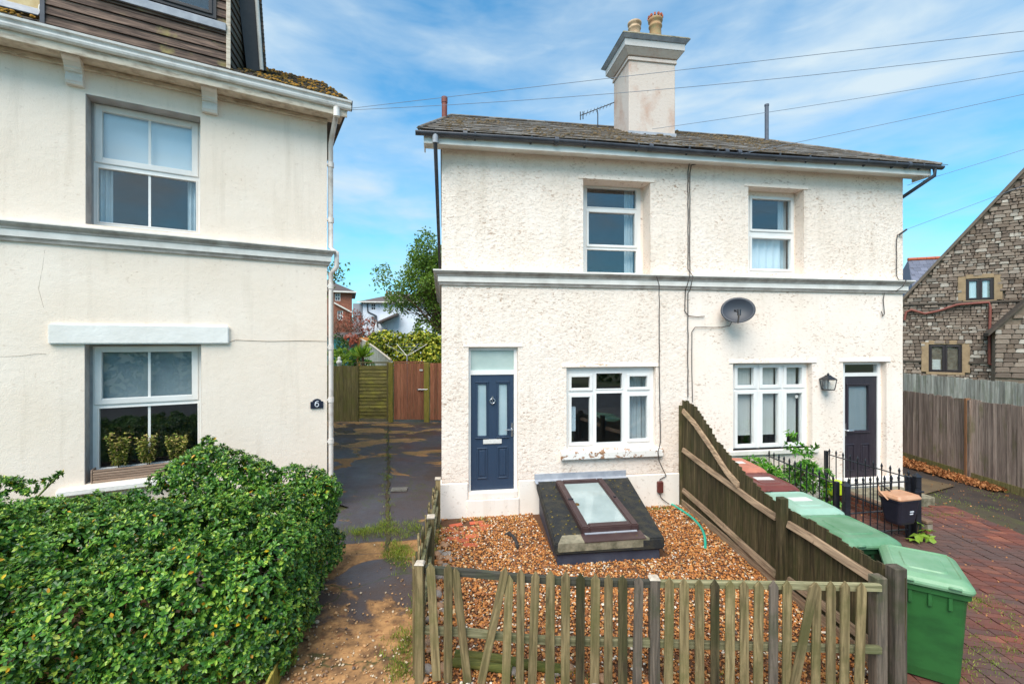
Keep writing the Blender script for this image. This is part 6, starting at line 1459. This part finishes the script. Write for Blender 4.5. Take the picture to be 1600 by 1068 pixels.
bgg = thing('garden_gate', 'red brown boarded gate between two yellow green posts', 'gate', (gx(615.5), YG - .02, 0), 0)
wg = gx(662.5) - gx(615.5)
for i in range(9): e = G(); e.box(i * wg / 9 + .004, (i + 1) * wg / 9 - .004, -.01 - (i % 2) * .006, .012, .08, gz(567) + random.uniform(-.01, .01)); e.obj('board', M['wood_gate'], bgg)
e = G(); e.box(0, wg, -.02, .03, gz(567) + .012, gz(564)); e.obj('top_rail', M['wood_gate'], bgg)
e = G(); e.box(wg - .25, wg + .12, -.045, -.026, gz(609), gz(609) + .05); e.tube([(wg - .2, -.05, gz(609) + .025), (wg + .15, -.05, gz(609) + .025)], .018, 8); e.obj('latch', M['chrome'], bgg)
e = G(); e.box(wg - .16, wg - .04, -.035, -.026, gz(579), gz(579) + .06); e.obj('sign_plate', M['sticker'], bgg)

# ================================================================== GARDENS AND HOUSES BEYOND THE GATE
def far(px, d): return (px - 800) / FPX * d
M['leaf_varieg'] = leafmat('leaf_varieg', [(0, c(64, 88, 22)), (.4, c(120, 140, 34)), (.75, c(190, 186, 56)), (1, c(220, 206, 90))], .45, .25)
M['leaf_tree'] = leafmat('leaf_tree', [(0, c(74, 104, 30)), (.5, c(104, 136, 44)), (1, c(146, 166, 62))], .5, .35)
M['leaf_dark'] = leafmat('leaf_dark', [(0, c(34, 62, 24)), (.6, c(62, 96, 34)), (1, c(96, 122, 46))], .5, .25)
M['leaf_red'] = leafmat('leaf_red', [(0, c(130, 58, 40)), (.5, c(168, 88, 62)), (1, c(196, 120, 96))], .5, .25)
M['leaf_lime'] = leafmat('leaf_lime', [(0, c(96, 132, 30)), (.6, c(136, 164, 48)), (1, c(170, 186, 80))], .5, .3)
d = 25.0
vl = [(random.uniform(far(584, d), far(700, d)) - far(640, d), random.uniform(-.35, .35), random.uniform(1.6, CAMH + (534 - 523) / FPX * d - .1), random.uniform(.3, .45)) for i in range(75)]
shrub('tall yellow variegated hedge behind the red brown gate', (far(640, d), d, 0), vl, 42, .17, .12, M['leaf_varieg'], 4, 'variegated_hedge', False, 'hedge')
# rotary clothes dryer
d = 21.0
rd = thing('rotary_dryer', 'open rotary clothes dryer in the garden behind the gate', 'clothes dryer', (far(636, d), d, 0), .2)
cz = CAMH - (556 - 534) / FPX * d
e = G(); e.tube([(0, 0, 0), (0, 0, cz + .05)], .025, 8); e.obj('pole', M['lead'], rd)
tips = []
for k_ in range(4):
    t_ = k_ * math.pi / 2 + .5; tip = Vector((1.05 * math.cos(t_), 1.05 * math.sin(t_), cz + .55)); tips.append(tip)
    e = G(); e.tube([(0, 0, cz), tip], .012, 6); e.obj('arm', M['trim_white'], rd)
for f_ in (.5, .75, 1.0):
    e = G(); cc0 = Vector((0, 0, cz)); L_ = [cc0.lerp(t_, f_) for t_ in tips]; e.tube(L_ + [L_[0]], .004, 4); e.obj('line', M['wire'], rd)
# garden fence stepping away, teal shed, plants
d = 22.0
gf = thing('garden_fence', 'grey boundary fence with pale capping between the back gardens', 'fence', (0, 0, 0), 0)
pts_ = [(563, 530, 27.0), (575, 536, 25.0), (590, 547, 22.5), (610, 563, 19.5)]
for (xa, ya, da), (xb, yb, db) in zip(pts_[:-1], pts_[1:]):
    A, B = at(xa, ya, da), at(xb, yb, db); e = G(); nrm = Vector((.04, .02, 0))
    e.hexa([(A.x, A.y, 0), (B.x, B.y, 0), (B.x + .04, B.y + .02, 0), (A.x + .04, A.y + .02, 0), A, B, B + nrm, A + nrm]); e.obj('panel', M['wood_pale'], gf)
    e = G(); e.tube([A + Vector((.02, 0, .03)), B + Vector((.02, 0, .03))], .05, 4, smooth=False); e.obj('capping', M['wood_cap'], gf)
sh = thing('garden_shed', 'teal painted shed in the garden left of the clothes dryer', 'shed', (far(530, 29), 29, 0), 0)
tz_ = CAMH - (527 - 534) / FPX * 29
for i in range(11): e = G(); e.box(-.75 + i * .14, -.75 + i * .14 + .134, -.02, .02, 0, tz_); e.obj('board', plain('teal', c(24, 98, 104), c(20, 84, 92), .6, 3.0) if i == 0 else bpy.data.materials['teal'], sh)
e = G(); e.prism([(-.15, tz_), (1.8, tz_ + .3), (1.8, tz_ + .36), (-.15, tz_ + .06)], 'x', -.8, .9); e.obj('roof', M['far_tile'], sh)
e = G(); e.box(-.74, .78, .021, 1.7, 0, tz_ - .01); e.obj('body', bpy.data.materials['teal'], sh)
of = thing('orange_fence', 'orange stained fence panel under the red shrub', 'fence', (far(558, 30), 30, 0), 0)
for i in range(12): e = G(); e.box(-.85 + i * .15, -.85 + i * .15 + .144, -.02, .02, 0, CAMH - (527 - 534) / FPX * 30); e.obj('board', plain('orange_wood', c(196, 134, 70), c(170, 110, 56), .7, 4.0) if i == 0 else bpy.data.materials['orange_wood'], of)
for (px, py, d, w_, h_, mt, lb) in ((531, 556, 19.5, .35, .5, 'leaf_lime', 'bright lime shrub just over the mossy fence panel'), (574, 556, 20.5, .28, .55, 'leaf_fresh', 'dark fresh green bush beside the grey boundary fence'), (548, 557, 20.0, .3, .35, 'leaf_fresh', 'low green plant between the lime shrub and the spiky plant'), (538, 540, 24.5, .45, .6, 'leaf_dark', 'dark bush in front of the teal shed'), (552, 537, 26.5, .4, .5, 'leaf_red', 'coppery shrub in front of the orange fence'), (570, 506, 33.0, .9, .9, 'leaf_red', 'tall red leaved shrub in front of the white house'), (547, 508, 34.0, .8, .8, 'leaf_red', 'red leaved shrub near the brick house')):
    p = at(px, py, d); L_ = [(random.uniform(-w_, w_), random.uniform(-.2, .2), p.z + random.uniform(-h_, h_ * .8), random.uniform(.35, .6) * min(w_, h_)) for i in range(12)]
    shrub(lb, (p.x, p.y, 0), L_, 60 if d < 30 else 25, .13, .06, M[mt], 4)
p = at(566, 553, 19.6); t = thing('spiky_plant', 'spiky yellow green yucca rising over the fence panel', 'plant', (p.x, p.y, 0), 0)
P_ = np.zeros((70, 3)) + np.array([0, 0, p.z - .15]); th = rng.uniform(0, 6.28, 70); el = rng.uniform(.1, 1.4, 70)
D_ = np.stack([np.cos(th) * np.cos(el), np.sin(th) * np.cos(el), np.sin(el)], 1); Bv = unit(np.cross(D_, np.array([0, 0, 1.0]))); V, F = scatter(LEAF_V, LEAF_F, P_, D_ * .62, Bv * .05, np.cross(D_, Bv) * .5)
link('leaf_blades', np_mesh('leaf_blades', V, F, M['leaf_lime']), t)['kind'] = 'stuff'
e = G(); e.tube([(0, 0, 0), (0.03, 0, p.z - .12)], .06, 8); e.obj('trunk', M['twig'], t)
p = at(530, 562, 18.2); t = thing('garden_ornament', 'small white statue over the mossy fence', 'ornament', (p.x, p.y, 0), 0)
e = G(); e.lathe([(.09, 0), (.09, p.z - .15), (.12, p.z - .12), (.1, p.z - .05), (.05, p.z), (.07, p.z + .05), (.06, p.z + .1), (.02, p.z + .13)], 10); e.obj('figure', M['trim_white'], t)

# far houses
def far_house(label, F_, W, D, H, mat, roofmat, rise, wins, name='far_house', ov=.35, chim=0):
    t = thing(name, label, 'house', (F_.o[0], F_.o[1], 0), F_.yaw)
    g = G(); g.plate(0, W, 0, H, [w_[:4] for w_ in wins], 0, .18); g.box(.001, W - .001, .181, D, 0, H - .001); g.obj('wall', mat, t)
    g = G(); g.add([(-ov, -ov, H), (W + ov, -ov, H), (W + ov, D + ov, H), (-ov, D + ov, H), (min(D, W) * .45, D / 2, H + rise), (W - min(D, W) * .45, D / 2, H + rise)], [(0, 1, 5, 4), (1, 2, 5), (2, 3, 4, 5), (3, 0, 4), (0, 3, 2, 1)]); rf = g.obj('roof', roofmat, t)
    for s_ in range(chim): e = G(); e.lathe([(.14, 0), (.12, .5), (.16, .52), (.14, .62)], 10, (min(D, W) * .3 + s_ * .42, D / 2, H + rise - .35)); e.obj('chimney_pot', M['terracotta_pale'], rf)
    g = G(); g.box(-ov, W + ov, -ov - .05, -ov + .05, H - .08, H + .04); g.obj('gutter', M['trim_white'], t)
    for w_ in wins:
        a_, b_, p_, q_ = w_[:4]; e = G(); m1 = (p_ + q_) / 2; m2 = (a_ + b_) / 2
        e.plate(a_, b_, p_, q_, [(a_ + .07, m2 - .02, p_ + .07, m1 - .04), (m2 + .02, b_ - .07, p_ + .07, m1 - .04), (a_ + .07, m2 - .02, m1 + .04, q_ - .07), (m2 + .02, b_ - .07, m1 + .04, q_ - .07)], .06, .12); wo = e.obj('window', M['upvc'], t)
        e = G(); e.box(a_ + .06, b_ - .06, .09, .1, p_ + .06, q_ - .06); e.obj('pane', M['far_glass'], wo)
    return t
M['far_glass'] = plain('far_glass', c(60, 70, 82), c(84, 94, 106), .15, 1.0, spec=.8)
M['far_white'] = plain('far_white', c(228, 234, 244), c(206, 212, 224), .85, 1.0)
WF = Frame(far(567, 48), 48, 6)
def wfz(px, py): return WF.pix(px, py, 0)
H_ = wfz(600, 472)[1]; wn = []
for (x0, x1, y0, y1) in ((579.5, 587, 473.5, 484.5), (607, 613, 478, 490), (625, 631, 478, 485), (580, 588, 494, 508), (652, 660, 478, 488)):
    a0, zt_ = wfz(x0, y0); a1, zb_ = wfz(x1, y1); wn.append((a0, a1, zb_, min(zt_, H_ - .05)))
wh = far_house('white painted house with grey hipped roof far beyond the gate', WF, 10.5, 6.5, H_, M['far_white'], M['far_tile'], 1.25, wn, 'white_house', .5, 4)
A = wfz(594, 501); B = wfz(624, 493)
e = G(); e.hexa([(A[0], -1.6, A[1] - .35), (B[0], -1.6, B[1]), (B[0], -.02, B[1]), (A[0], -.02, A[1] - .35), (A[0], -1.6, A[1] - .15), (B[0], -1.6, B[1] + .2), (B[0], -.02, B[1] + .2), (A[0], -.02, A[1] - .15)]); e.obj('lean_to_roof', M['far_tile'], wh)
e = G(); pp = [wfz(574, 474), wfz(575, 487), wfz(588, 493), wfz(590, 510)]; e.tube([(a_, -.08, z_) for a_, z_ in pp], .07, 6); e.obj('downpipe', M['gutter_black'], wh)
e = G(); e.box(-1.15, -.002, .6, 5.0, 0, H_ - .1); e.obj('side_wing', plain('far_grey', c(150, 152, 158), c(128, 130, 136), .9, 1.0), wh)
M['far_brick'] = None
m, nt, b = newmat('far_brick'); br = n(nt, 'ShaderNodeTexBrick', {'Vector': coords(nt), 'Color1': c(150, 88, 66), 'Color2': c(122, 70, 54), 'Mortar': c(170, 140, 120), 'Scale': 4.0, 'Mortar Size': .012}); mp_ = br.inputs['Vector'].links[0].from_node; mp_.inputs['Rotation'].default_value = (R(90), 0, 0)
nt.links.new(br.outputs[0], b.inputs['Base Color']); b.inputs['Roughness'].default_value = .9; M['far_brick'] = m
BFr = Frame(far(440, 36.8), 36.8, 20)
def bz(px, py): return BFr.pix(px, py, 0)
wn = []
for (x0, x1, y0, y1) in ((523, 532, 457, 470), (527, 536, 485, 500)):
    a0, zt_ = bz(x0, y0); a1, zb_ = bz(x1, y1); wn.append((a0, a1, zb_, zt_))
bh = far_house('red brick house with a dark hipped roof behind the bare tree', BFr, bz(550, 500)[0], 6.0, bz(540, 456)[1], M['far_brick'], M['far_tile'], 1.5, wn, 'brick_house', .35)
A, B = bz(522, 472), bz(550, 487); e = G(); e.hexa([(A[0], -.25, A[1] - .12), (B[0], -.25, B[1] - .12), (B[0], 0, B[1] - .12), (A[0], 0, A[1] - .12), (A[0], -.25, A[1]), (B[0], -.25, B[1]), (B[0], 0, B[1]), (A[0], 0, A[1])]); e.obj('lean_to_verge', M['trim_white'], bh)

# trees
def grow(g, p, d_, L_, r_, lev, tips, rnd):
    q_ = p + d_ * L_; mid = p.lerp(q_, .5) + Vector((rnd.uniform(-1, 1), rnd.uniform(-1, 1), rnd.uniform(-.5, .5))) * L_ * .06
    g.tube([p, mid, q_], [r_, r_ * .85, r_ * .65], 6 if lev > 2 else 4, cap=False)
    if lev <= 0: tips.append((q_, d_)); return
    for i in range(rnd.choice((2, 3, 3)) if lev > 1 else 3):
        nd = (d_ + Vector((rnd.uniform(-1, 1), rnd.uniform(-1, 1), rnd.uniform(-.35, .75))) * .75).normalized(); grow(g, q_ if i else p.lerp(q_, rnd.uniform(.6, 1)), nd, L_ * rnd.uniform(.62, .85), r_ * .62, lev - 1, tips, rnd)
    tips.append((q_, d_))
def tree(label, loc, H0, r0, lev, leafm, per, L_, W_, seed, name='tree', spread=.35, lean=(0, 0), L0=None):
    rnd = random.Random(seed); t = thing(name, label, 'tree', loc, 0); g = G(); tips = []
    g.tube([(0, 0, 0), (lean[0] * .3, lean[1] * .3, H0 * .5), (lean[0], lean[1], H0)], [r0 * 1.3, r0, r0 * .85], 8)
    g.obj('trunk', M['twig'], t); g = G()
    for i in range(5):
        dd = Vector((rnd.uniform(-1, 1), rnd.uniform(-1, 1), rnd.uniform(.5, 1.3))).normalized(); grow(g, Vector((lean[0], lean[1], H0 * rnd.uniform(.75, 1))), dd, (L0 or H0 * .5) * rnd.uniform(.8, 1.1), r0 * .55, lev, tips, rnd)
    tag(g.obj('branches', M['twig'], t), None, None, None, 'stuff')
    if per:
        P_ = np.array([p_[:] for p_, _ in tips]); D_ = np.array([x[:] for _, x in tips]); P_ = np.repeat(P_, per, 0) + rng.normal(size=(len(P_) * per, 3)) * spread; D_ = np.repeat(D_, per, 0) + rng.normal(size=P_.shape) * .8
        V, F = leaves(P_, D_, L_, W_, .9, 3, .6); tag(link('crown', np_mesh('crown', V, F, leafm), t), None, None, None, 'stuff')
    return t
d = 33.0
tree('leafy green tree rising beside the white house', (far(700, d), d, 0), 3.4, .16, 5, M['leaf_tree'], 4, .13, .08, 14, spread=.2, L0=1.7)
cl = [(random.uniform(far(662, d), far(720, d)) - far(685, d), random.uniform(-.8, .8), random.uniform(1.2, CAMH - (430 - 534) / FPX * d), random.uniform(.5, .95)) for i in range(42)]
tl_ = []
for i in range(70):
    px = random.gauss(676, 34); py = random.gauss(432, 30)
    if px < 592 or py < 372 or py > 505 or (px < 640 and py < 395): continue
    p = at(px, py, d + random.uniform(-1.5, 1.5)); tl_.append((p.x - far(700, d), p.y - d, p.z, random.uniform(.35, .75)))
cl = [q_ for q_ in cl if q_[0] > (q_[2] - 7.5) * .15 - 1.4]
shrub('dense ivy green bush below the leafy tree', (far(685, d + 1), d + 1, 0), cl, 30, .17, .10, M['leaf_tree'], 4, 'large_bush', False, 'bush')
tt = bpy.data.objects['tree']; P_, N_ = lump_shoots(np.array(tl_), 34, .5); V, F = leaves(P_ + rng.normal(size=P_.shape) * .15, N_ + rng.normal(size=P_.shape) * .6, .15, .09, .9, 4, .6)
tag(link('outer_crown', np_mesh('outer_crown', V, F, M['leaf_tree']), tt), None, None, None, 'stuff')
g = G()
for (x, y, z, r_) in tl_: g.tube([(0, 0, 3.2 + random.uniform(-.4, .8)), (x * .5, y * .5, 3.4 + (z - 3.4) * .6), (x, y, z + r_ * .6)], [.05, .03, .008], 5)
tag(g.obj('limbs', M['twig'], tt), None, None, None, 'stuff')
tree('bare twiggy tree in front of the brick house', (far(528, 31), 31, 0), 2.0, .10, 5, None, 0, .1, .1, 5, 'bare_tree', L0=1.25)
tree('small bare tree in front of the white house', (far(590, 34), 34, 0), 1.6, .07, 4, None, 0, .1, .1, 9, 'bare_tree', L0=1.1)
tree('tree showing a few leafy sprigs beside the cream downpipe', (far(500, 20), 20, 0), 4.6, .12, 4, M['leaf_tree'], 2, .13, .08, 21, 'tree', .15, L0=1.3)
hl_ = [(random.uniform(-9, 9), random.uniform(-1, 1), random.uniform(.5, 3.0), random.uniform(.7, 1.1)) for i in range(60)]
shrub('dark scrubby hedge line in front of the far houses', (far(600, 42), 42, 0), hl_, 9, .28, .18, M['leaf_dark'], 4, 'far_hedge', False, 'hedge')

# ================================================================== STONE BUILDING
SFr = Frame(at(1500, 500, 22).x, 22, -33.6)
st = thing('stone_building', 'rubble stone gabled building behind the fences', 'building', (SFr.o[0], SFr.o[1], 0), SFr.yaw)
sp_ = lambda px, py, ly=0: SFr.pix(px, py, ly)
v0 = sp_(1408, 472); v1 = sp_(1600, 268)
slope = (v1[1] - v0[1]) / (v1[0] - v0[0]); ax0 = v0[0] - .9; apex = (v1[0] + 2.6, v1[1] + 2.6 * slope)
ez = v0[1] - .9 * slope
out_ = [(ax0, 0), (2 * apex[0] - ax0, 0), (2 * apex[0] - ax0, ez), apex, (ax0, ez)]
wn = []
for (x0, x1, y0, y1) in ((1509, 1553, 436, 468), (1451, 1503, 538, 582)):
    a0, zt_ = sp_(x0, (y0)); a1, zb_ = sp_(x1, y1); wn.append((a0, a1, zb_, zt_))
M['mortar_st'] = plain('mortar_st', c(132, 116, 100), c(104, 90, 78), .95, 6.0, .4, 30)
def stone_mat():
    m, nt, b = newmat('rubble_stone'); v = coords(nt); oi = n(nt, 'ShaderNodeObjectInfo'); ge = n(nt, 'ShaderNodeNewGeometry')
    r_ = math_(nt, 'FRACT', math_(nt, 'ADD', oi.outputs['Random'], ge.outputs['Random Per Island']))
    cc = ramp(nt, r_, [(0, c(94, 80, 70)), (.3, c(122, 106, 94)), (.55, c(150, 134, 120)), (.75, c(108, 90, 76)), (.9, c(184, 174, 162)), (1, c(76, 66, 58))])
    cc = mixc(nt, ramp(nt, noi(nt, v, 5.0, 5.0, .6), [(.5, 0), (.8, .5)]), cc, c(104, 88, 74)); nt.links.new(cc, b.inputs['Base Color']); b.inputs['Roughness'].default_value = .9; setbump(nt, b, noi(nt, v, 14.0), .6, .03); return m
M['stone'] = stone_mat()
g = G(); g.prism(out_, 'y', 0.09, .38); g.obj('wall', M['mortar_st'], st)
# rubble courses
sm_ = bmesh.new(); bmesh.ops.create_cube(sm_, size=1.0); bmesh.ops.bevel(sm_, geom=sm_.edges[:], offset=.13, segments=1, affect='EDGES')
for v in sm_.verts: v.co += Vector((random.uniform(-.05, .05), random.uniform(-.05, .05), random.uniform(-.05, .05)))
sme = bpy.data.meshes.new('stone'); sm_.to_mesh(sme); sm_.free(); sme.materials.append(M['stone'])
SV = np.array([v.co[:] for v in sme.vertices]); 
wing_a, wing_z = sp_(1548, 515); wing_b, wing_z2 = sp_(1600, 470)
z = 1.2; stones = []; random.seed(5)
while z < v1[1] + .6:
    hgt = random.uniform(.07, .19); x = ax0 - random.uniform(0, .2); 
    while x < v1[0] + 1.3:
        w_ = random.uniform(.11, .40) * (.8 if hgt < .12 else 1.0)
        cx_, cz_ = x + w_ / 2, z + hgt / 2
        okk = cz_ + hgt * .4 < v0[1] + (cx_ - v0[0] - w_ * .3) * slope and not any(a0 - .13 < cx_ + w_ * .35 and cx_ - w_ * .35 < a1 + .13 and b0 - .13 < cz_ < b1 + .13 for a0, a1, b0, b1 in wn)
        if okk: stones.append((w_ * hgt, cx_, cz_, w_, hgt))
        x += w_ + .012
    z += hgt + .014
stones.sort(key=lambda s_: (-(1 if (sp_(1405, 500)[0] < s_[1] < v1[0] + .1 and s_[2] > 1.6) else 0), -s_[0]))
rest = G(); fcs = [tuple(p.vertices) for p in sme.polygons]
for i, (_, cx_, cz_, w_, h_) in enumerate(stones):
    yy = .055 + random.uniform(-.03, .03)
    if i < 300: link('stone', sme, st, (cx_, yy, cz_), (random.uniform(-.05, .05), random.uniform(-.05, .05), random.uniform(-.05, .05)), (w_, .16, h_))
    else: rest.add([(cx_ + a_ * w_, yy + b_ * .16, cz_ + c__ * h_) for a_, b_, c__ in SV], fcs)
tag(rest.obj('rubble_courses', M['stone'], st), None, None, None, 'stuff')
g = G(); off_ = .06; A, B = Vector((ax0 - .3, -.12, ez - .3 * slope)), Vector((apex[0], -.12, apex[1])); g.hexa([A, B, B + Vector((0, .5, 0)), A + Vector((0, .5, 0)), A + Vector((0, 0, .16)), B + Vector((0, 0, .16)), B + Vector((0, .5, .16)), A + Vector((0, .5, .16))]); g.obj('coping', plain('coping_stone', c(112, 98, 84), c(84, 74, 66), .9, 4.0), st); g = G(); g.prism([(ax0 + .6, 0), (2 * apex[0] - ax0 - .6, 0), (2 * apex[0] - ax0 - .6, ez - 2.4), (apex[0], apex[1] - 2.6), (ax0 + .6, ez - 2.4)], 'y', .55, 7.0); g.obj('roof', M['slate_blue'], st)
M['dark_course'] = plain('dark_course', c(84, 72, 62), c(60, 54, 48), .9, 6.0)
for (pa_, pb_) in (((1400, 476), (1640, 468)), ((1400, 563), (1440, 564)), ((1514, 565), (1640, 570))):
    a0, z0 = sp_(*pa_, -.08); a1, z1 = sp_(*pb_, -.08); g = G(); zz_ = (z0 + z1) / 2; g.box(a0, a1, -.08, .05, zz_ - .05, zz_ + .05); g.obj('string_course', M['dark_course'], st, .01)
M['sandstone'] = plain('sandstone', c(156, 132, 102), c(132, 110, 84), .9, 5.0, .3, 30)
M['frame_brown'] = plain('frame_brown', c(36, 26, 28), c(48, 36, 36), .4, 4.0)
for i, (a0, a1, b0, b1) in enumerate(wn):
    e = G(); 
    for (x0, x1, z0, z1) in ((a0 - .28, a0 - .001, b0, b1 + .12), (a1 + .001, a1 + .28, b0, b1 + .12), (a0, a1, b1 + .001, b1 + .2), (a0 - .1, a1 + .1, b0 - .12, b0 - .001)): 
        s_ = G(); s_.box(x0, x1, -.02, .088, z0, z1); s_.obj('surround', M['sandstone'], st, .012)
    mid = (a0 + a1) / 2
    wo = window(st, (a0, a1, b0, b1), .03, [(a0 + .12, mid - .09, b0 + .12, b1 - .12, 1), (mid + .09, a1 - .12, b0 + .12, b1 - .12, 1)], mat='frame_brown', sashw=.07, depth=.05)
    if i == 0: curtain(wo, a0 + .14, mid - .1, b0 + .1, b1 - .1, .084, 'curtain', 3, .004); curtain(wo, mid + .12, a1 - .2, b0 + .1, b1 - .12, .084, 'curtain', 2, .004)
    else: e = G(); e.box(a0 + .15, mid - .15, .080, .086, b0 + .12, b0 + .62); e.obj('paper_stack', M['blind'], wo)
g = G(); L_ = [sp_(*q_, -.1) for q_ in ((1413, 500), (1416, 487), (1424, 484), (1445, 490), (1465, 486), (1495, 476), (1520, 474), (1545, 472), (1547, 480), (1546, 520), (1545, 568), (1560, 573), (1640, 577))]
g.tube([(a_, -.12, z_) for a_, z_ in L_], .055, 8); g.obj('waste_pipe', M['rust_pipe'], st)
# lower wing with its own verge
g = G(); wslope = (wing_z2 - wing_z) / (wing_b - wing_a); g.prism([(wing_a, 0), (wing_b + 4, 0), (wing_b + 4, wing_z2 + 4 * wslope * .5), (wing_b + 1.5, wing_z2 + 1.5 * wslope), (wing_a, wing_z)], 'y', -.60, .0); wg_ = g.obj('wing', M['mortar_st'], st)
z = 1.4; rest = G(); k_n = 0
while z < wing_z2 + .4:
    h_ = random.uniform(.12, .26); x = wing_a
    while x < wing_b + .8:
        w_ = random.uniform(.2, .55)
        if z + h_ < wing_z + (x - wing_a) * wslope: 
            if x < wing_b + .2: link('stone', sme, wg_, (x + w_ / 2, -.61, z + h_ / 2), (0, random.uniform(-.04, .04), 0), (w_, .16, h_))
        x += w_ + .012
    z += h_ + .014
A, B = Vector((wing_a - .25, -.8, wing_z - .25 * wslope)), Vector((wing_b + 1.5, -.8, wing_z2 + 1.5 * wslope)); g = G(); U_ = Vector((0, .8, 0)); T_ = Vector((0, 0, .14)); g.hexa([A, B, B + U_, A + U_, A + T_, B + T_, B + U_ + T_, A + U_ + T_]); g.obj('wing_verge', M['dark_course'], wg_)
# small slated roof behind the gable with a red ridge
d = 27.0
sr = thing('slate_outbuilding', 'blue slate roof with red ridge tiles peeping behind the stone gable', 'building', at(1450, 394, d), R(-20)); sr.location.z = 0
zr = CAMH + (534 - 396) / FPX * d; zl = CAMH + (534 - 470) / FPX * d
g = G(); g.box(-.3, 5.5, .3, 4.5, 0, zl); g.obj('wall', M['mortar_st'], sr)
tl = math.atan2(zr - zl, 2.2); g = G(); g.add([(-.1 - .55, 0, zl), (5.5, 0, zl), (5.5, 2.2, zr), (-.1, 2.2, zr), (5.5, 4.6, zl), (-.65, 4.6, zl)], [(0, 1, 2, 3), (3, 2, 4, 5), (0, 3, 5), (0, 5, 4, 1)]); rf = g.obj('roof', M['slate_blue'], sr)
g = G(); g.box(-.17, .17, -.01, .38, 0, .014); sm2 = g.mesh('slate', M['slate_blue']); Ls_ = math.hypot(zr - zl, 2.2)
for r_ in range(int(Ls_ / .28)):
    for k_ in range(8):
        t_ = r_ * .28; xx = -.55 + .5 * t_ / Ls_ + .17 + k_ * .35 + (.17 if r_ % 2 else 0); link('slate', sm2, rf, (xx, t_ * math.cos(tl), zl + t_ * math.sin(tl) + .012), (tl - .03, 0, 0))
for k_ in range(6): g = G(); g.tube([(-.12 + k_ * .46, 2.2, zr + .02), (-.12 + k_ * .46 + .45, 2.2, zr + .02)], .11, 8); g.obj('ridge_tile', M['terracotta_red'], rf)

# ================================================================== AERIAL AND OVERHEAD CABLES
ad = 10.3
A0 = RF.wor(4.0, 2.25, 0); 
ae = thing('tv_aerial', 'small television aerial beside the chimney', 'aerial', RF.wor(3.70, 2.3, 8.1), RF.yaw)
def apx(px, py, d=10.25): return RF.loc(at(px, py, d)) - Vector((3.70, 2.3, 8.1))
g = G(); g.tube([apx(934, 200), apx(934, 178), apx(933, 172)], .012, 6); g.obj('mast', M['iron_black'], ae)
g = G(); g.tube([apx(906, 181), apx(960, 160)], .010, 6); g.obj('boom', M['iron_black'], ae)
for i in range(9):
    t_ = i / 8; p = apx(912 + 42 * t_, 178.5 - 15 * t_); g = G(); hh = .07 - .03 * t_; g.tube([p + Vector((-.02, 0, -hh)), p + Vector((.02, 0, hh))], .006, 5); g.obj('element', M['iron_black'], ae)
g = G(); p = apx(907, 181); g.tube([p + Vector((0, 0, -.09)), p + Vector((0, 0, .09))], .012, 5); g.tube([p + Vector((.06, 0, -.07)), p + Vector((.06, 0, .1))], .012, 5); g.obj('reflector', M['iron_black'], ae)
POLE = at(2450, -45, 6.0)
def overhead(A, label, sag, r_=.0042):
    A = Vector(A); L_ = []
    for i in range(29): t_ = i / 28; p = A.lerp(POLE, t_); p.z -= sag * 4 * t_ * (1 - t_); L_.append(p)
    g = G(); g.tube(L_, r_, 5); return tag(g.obj('overhead_cable', M['wire']), label, 'cable', 'overhead cables to the pole')
le = LF.wor(.36, -.40, 7.13)
overhead(le + Vector((0, 0, .03)), 'highest overhead cable crossing the chimney from the cream house', -.02)
overhead(le, 'second overhead cable crossing the chimney from the cream house', .28)
overhead(RF.wor(3.9, -.3, 6.62) + Vector((0, .6, .5)), 'overhead cable leaving the roof at the foot of the chimney', .10)
overhead(RF.wor(5.1, -.33, 6.40), 'overhead cable leaving the fascia between the two houses', .05)
overhead(RF.wor(W_PAIR + .05, -.05, 6.2), 'overhead cable leaving the far gutter corner', .05)
overhead(RF.wor(W_PAIR - .02, -.10, 5.30), 'lowest overhead cable leaving the bracket at the far end of the wall', .05)
g = G(); g.tube([RF.wor(W_PAIR - .02, -.10, 5.30), RF.wor(W_PAIR - .12, -.03, 5.2)], .02, 6); tag(g.obj('cable_bracket', M['iron_black']), 'short black cable bracket at the far end of the wall', 'bracket')

# the far side of the street, met only in the window reflections
hs = [(random.uniform(-20, 20), random.uniform(-1, 1), random.uniform(.6, 3.4), random.uniform(.8, 1.5)) for i in range(70)]
shrub('long dark hedge across the street behind the viewer', (0, -15, 0), hs, 5, .34, .22, M['leaf_dark'], 4, 'street_hedge', False, 'hedge')

# scraps and weeds in the shingle
m_ = 160; Xs = rng.uniform(-1.0, 3.2, m_); Ys = rng.uniform(4.0, 8.3, m_); okk = in_garden(Xs, Ys); lx_ = (Xs - RF.o[0]) * RF.u[0] + (Ys - RF.o[1]) * RF.u[1]; ly_ = (Xs - RF.o[0]) * RF.nn[0] + (Ys - RF.o[1]) * RF.nn[1]
okk &= ~((lx_ > 1.45) & (lx_ < 3.45) & (ly_ > -2.05)) & (ly_ < -.1); Xs, Ys = Xs[okk], Ys[okk]
P = np.stack([Xs, Ys, np.full(len(Xs), .03)], 1); V, F = leaves(P, unit(rng.normal(size=P.shape) * .4 + np.array([0, 0, .8])), .05, .03, 1.0, 1, .4)
tag(link('leaf_scraps', np_mesh('leaf_scraps', V, F, M['litter'])), 'few dry brown leaf scraps lying on the shingle', None, None, 'stuff')
pts = [tuple(RF.wor(random.uniform(3.5, 4.3), random.uniform(-.25, -.06), 0.01)) for i in range(9)] + [tuple(RF.wor(random.uniform(.2, 1.4), random.uniform(-.3, -.08), 0.01)) for i in range(5)] + [(random.uniform(-.7, 3.1), random.uniform(3.9, 4.15), .01) for i in range(14)]
tufts('shingle_weeds', 'small green weeds at the edges of the shingle', pts, 22, .05, M['grass'], .04)
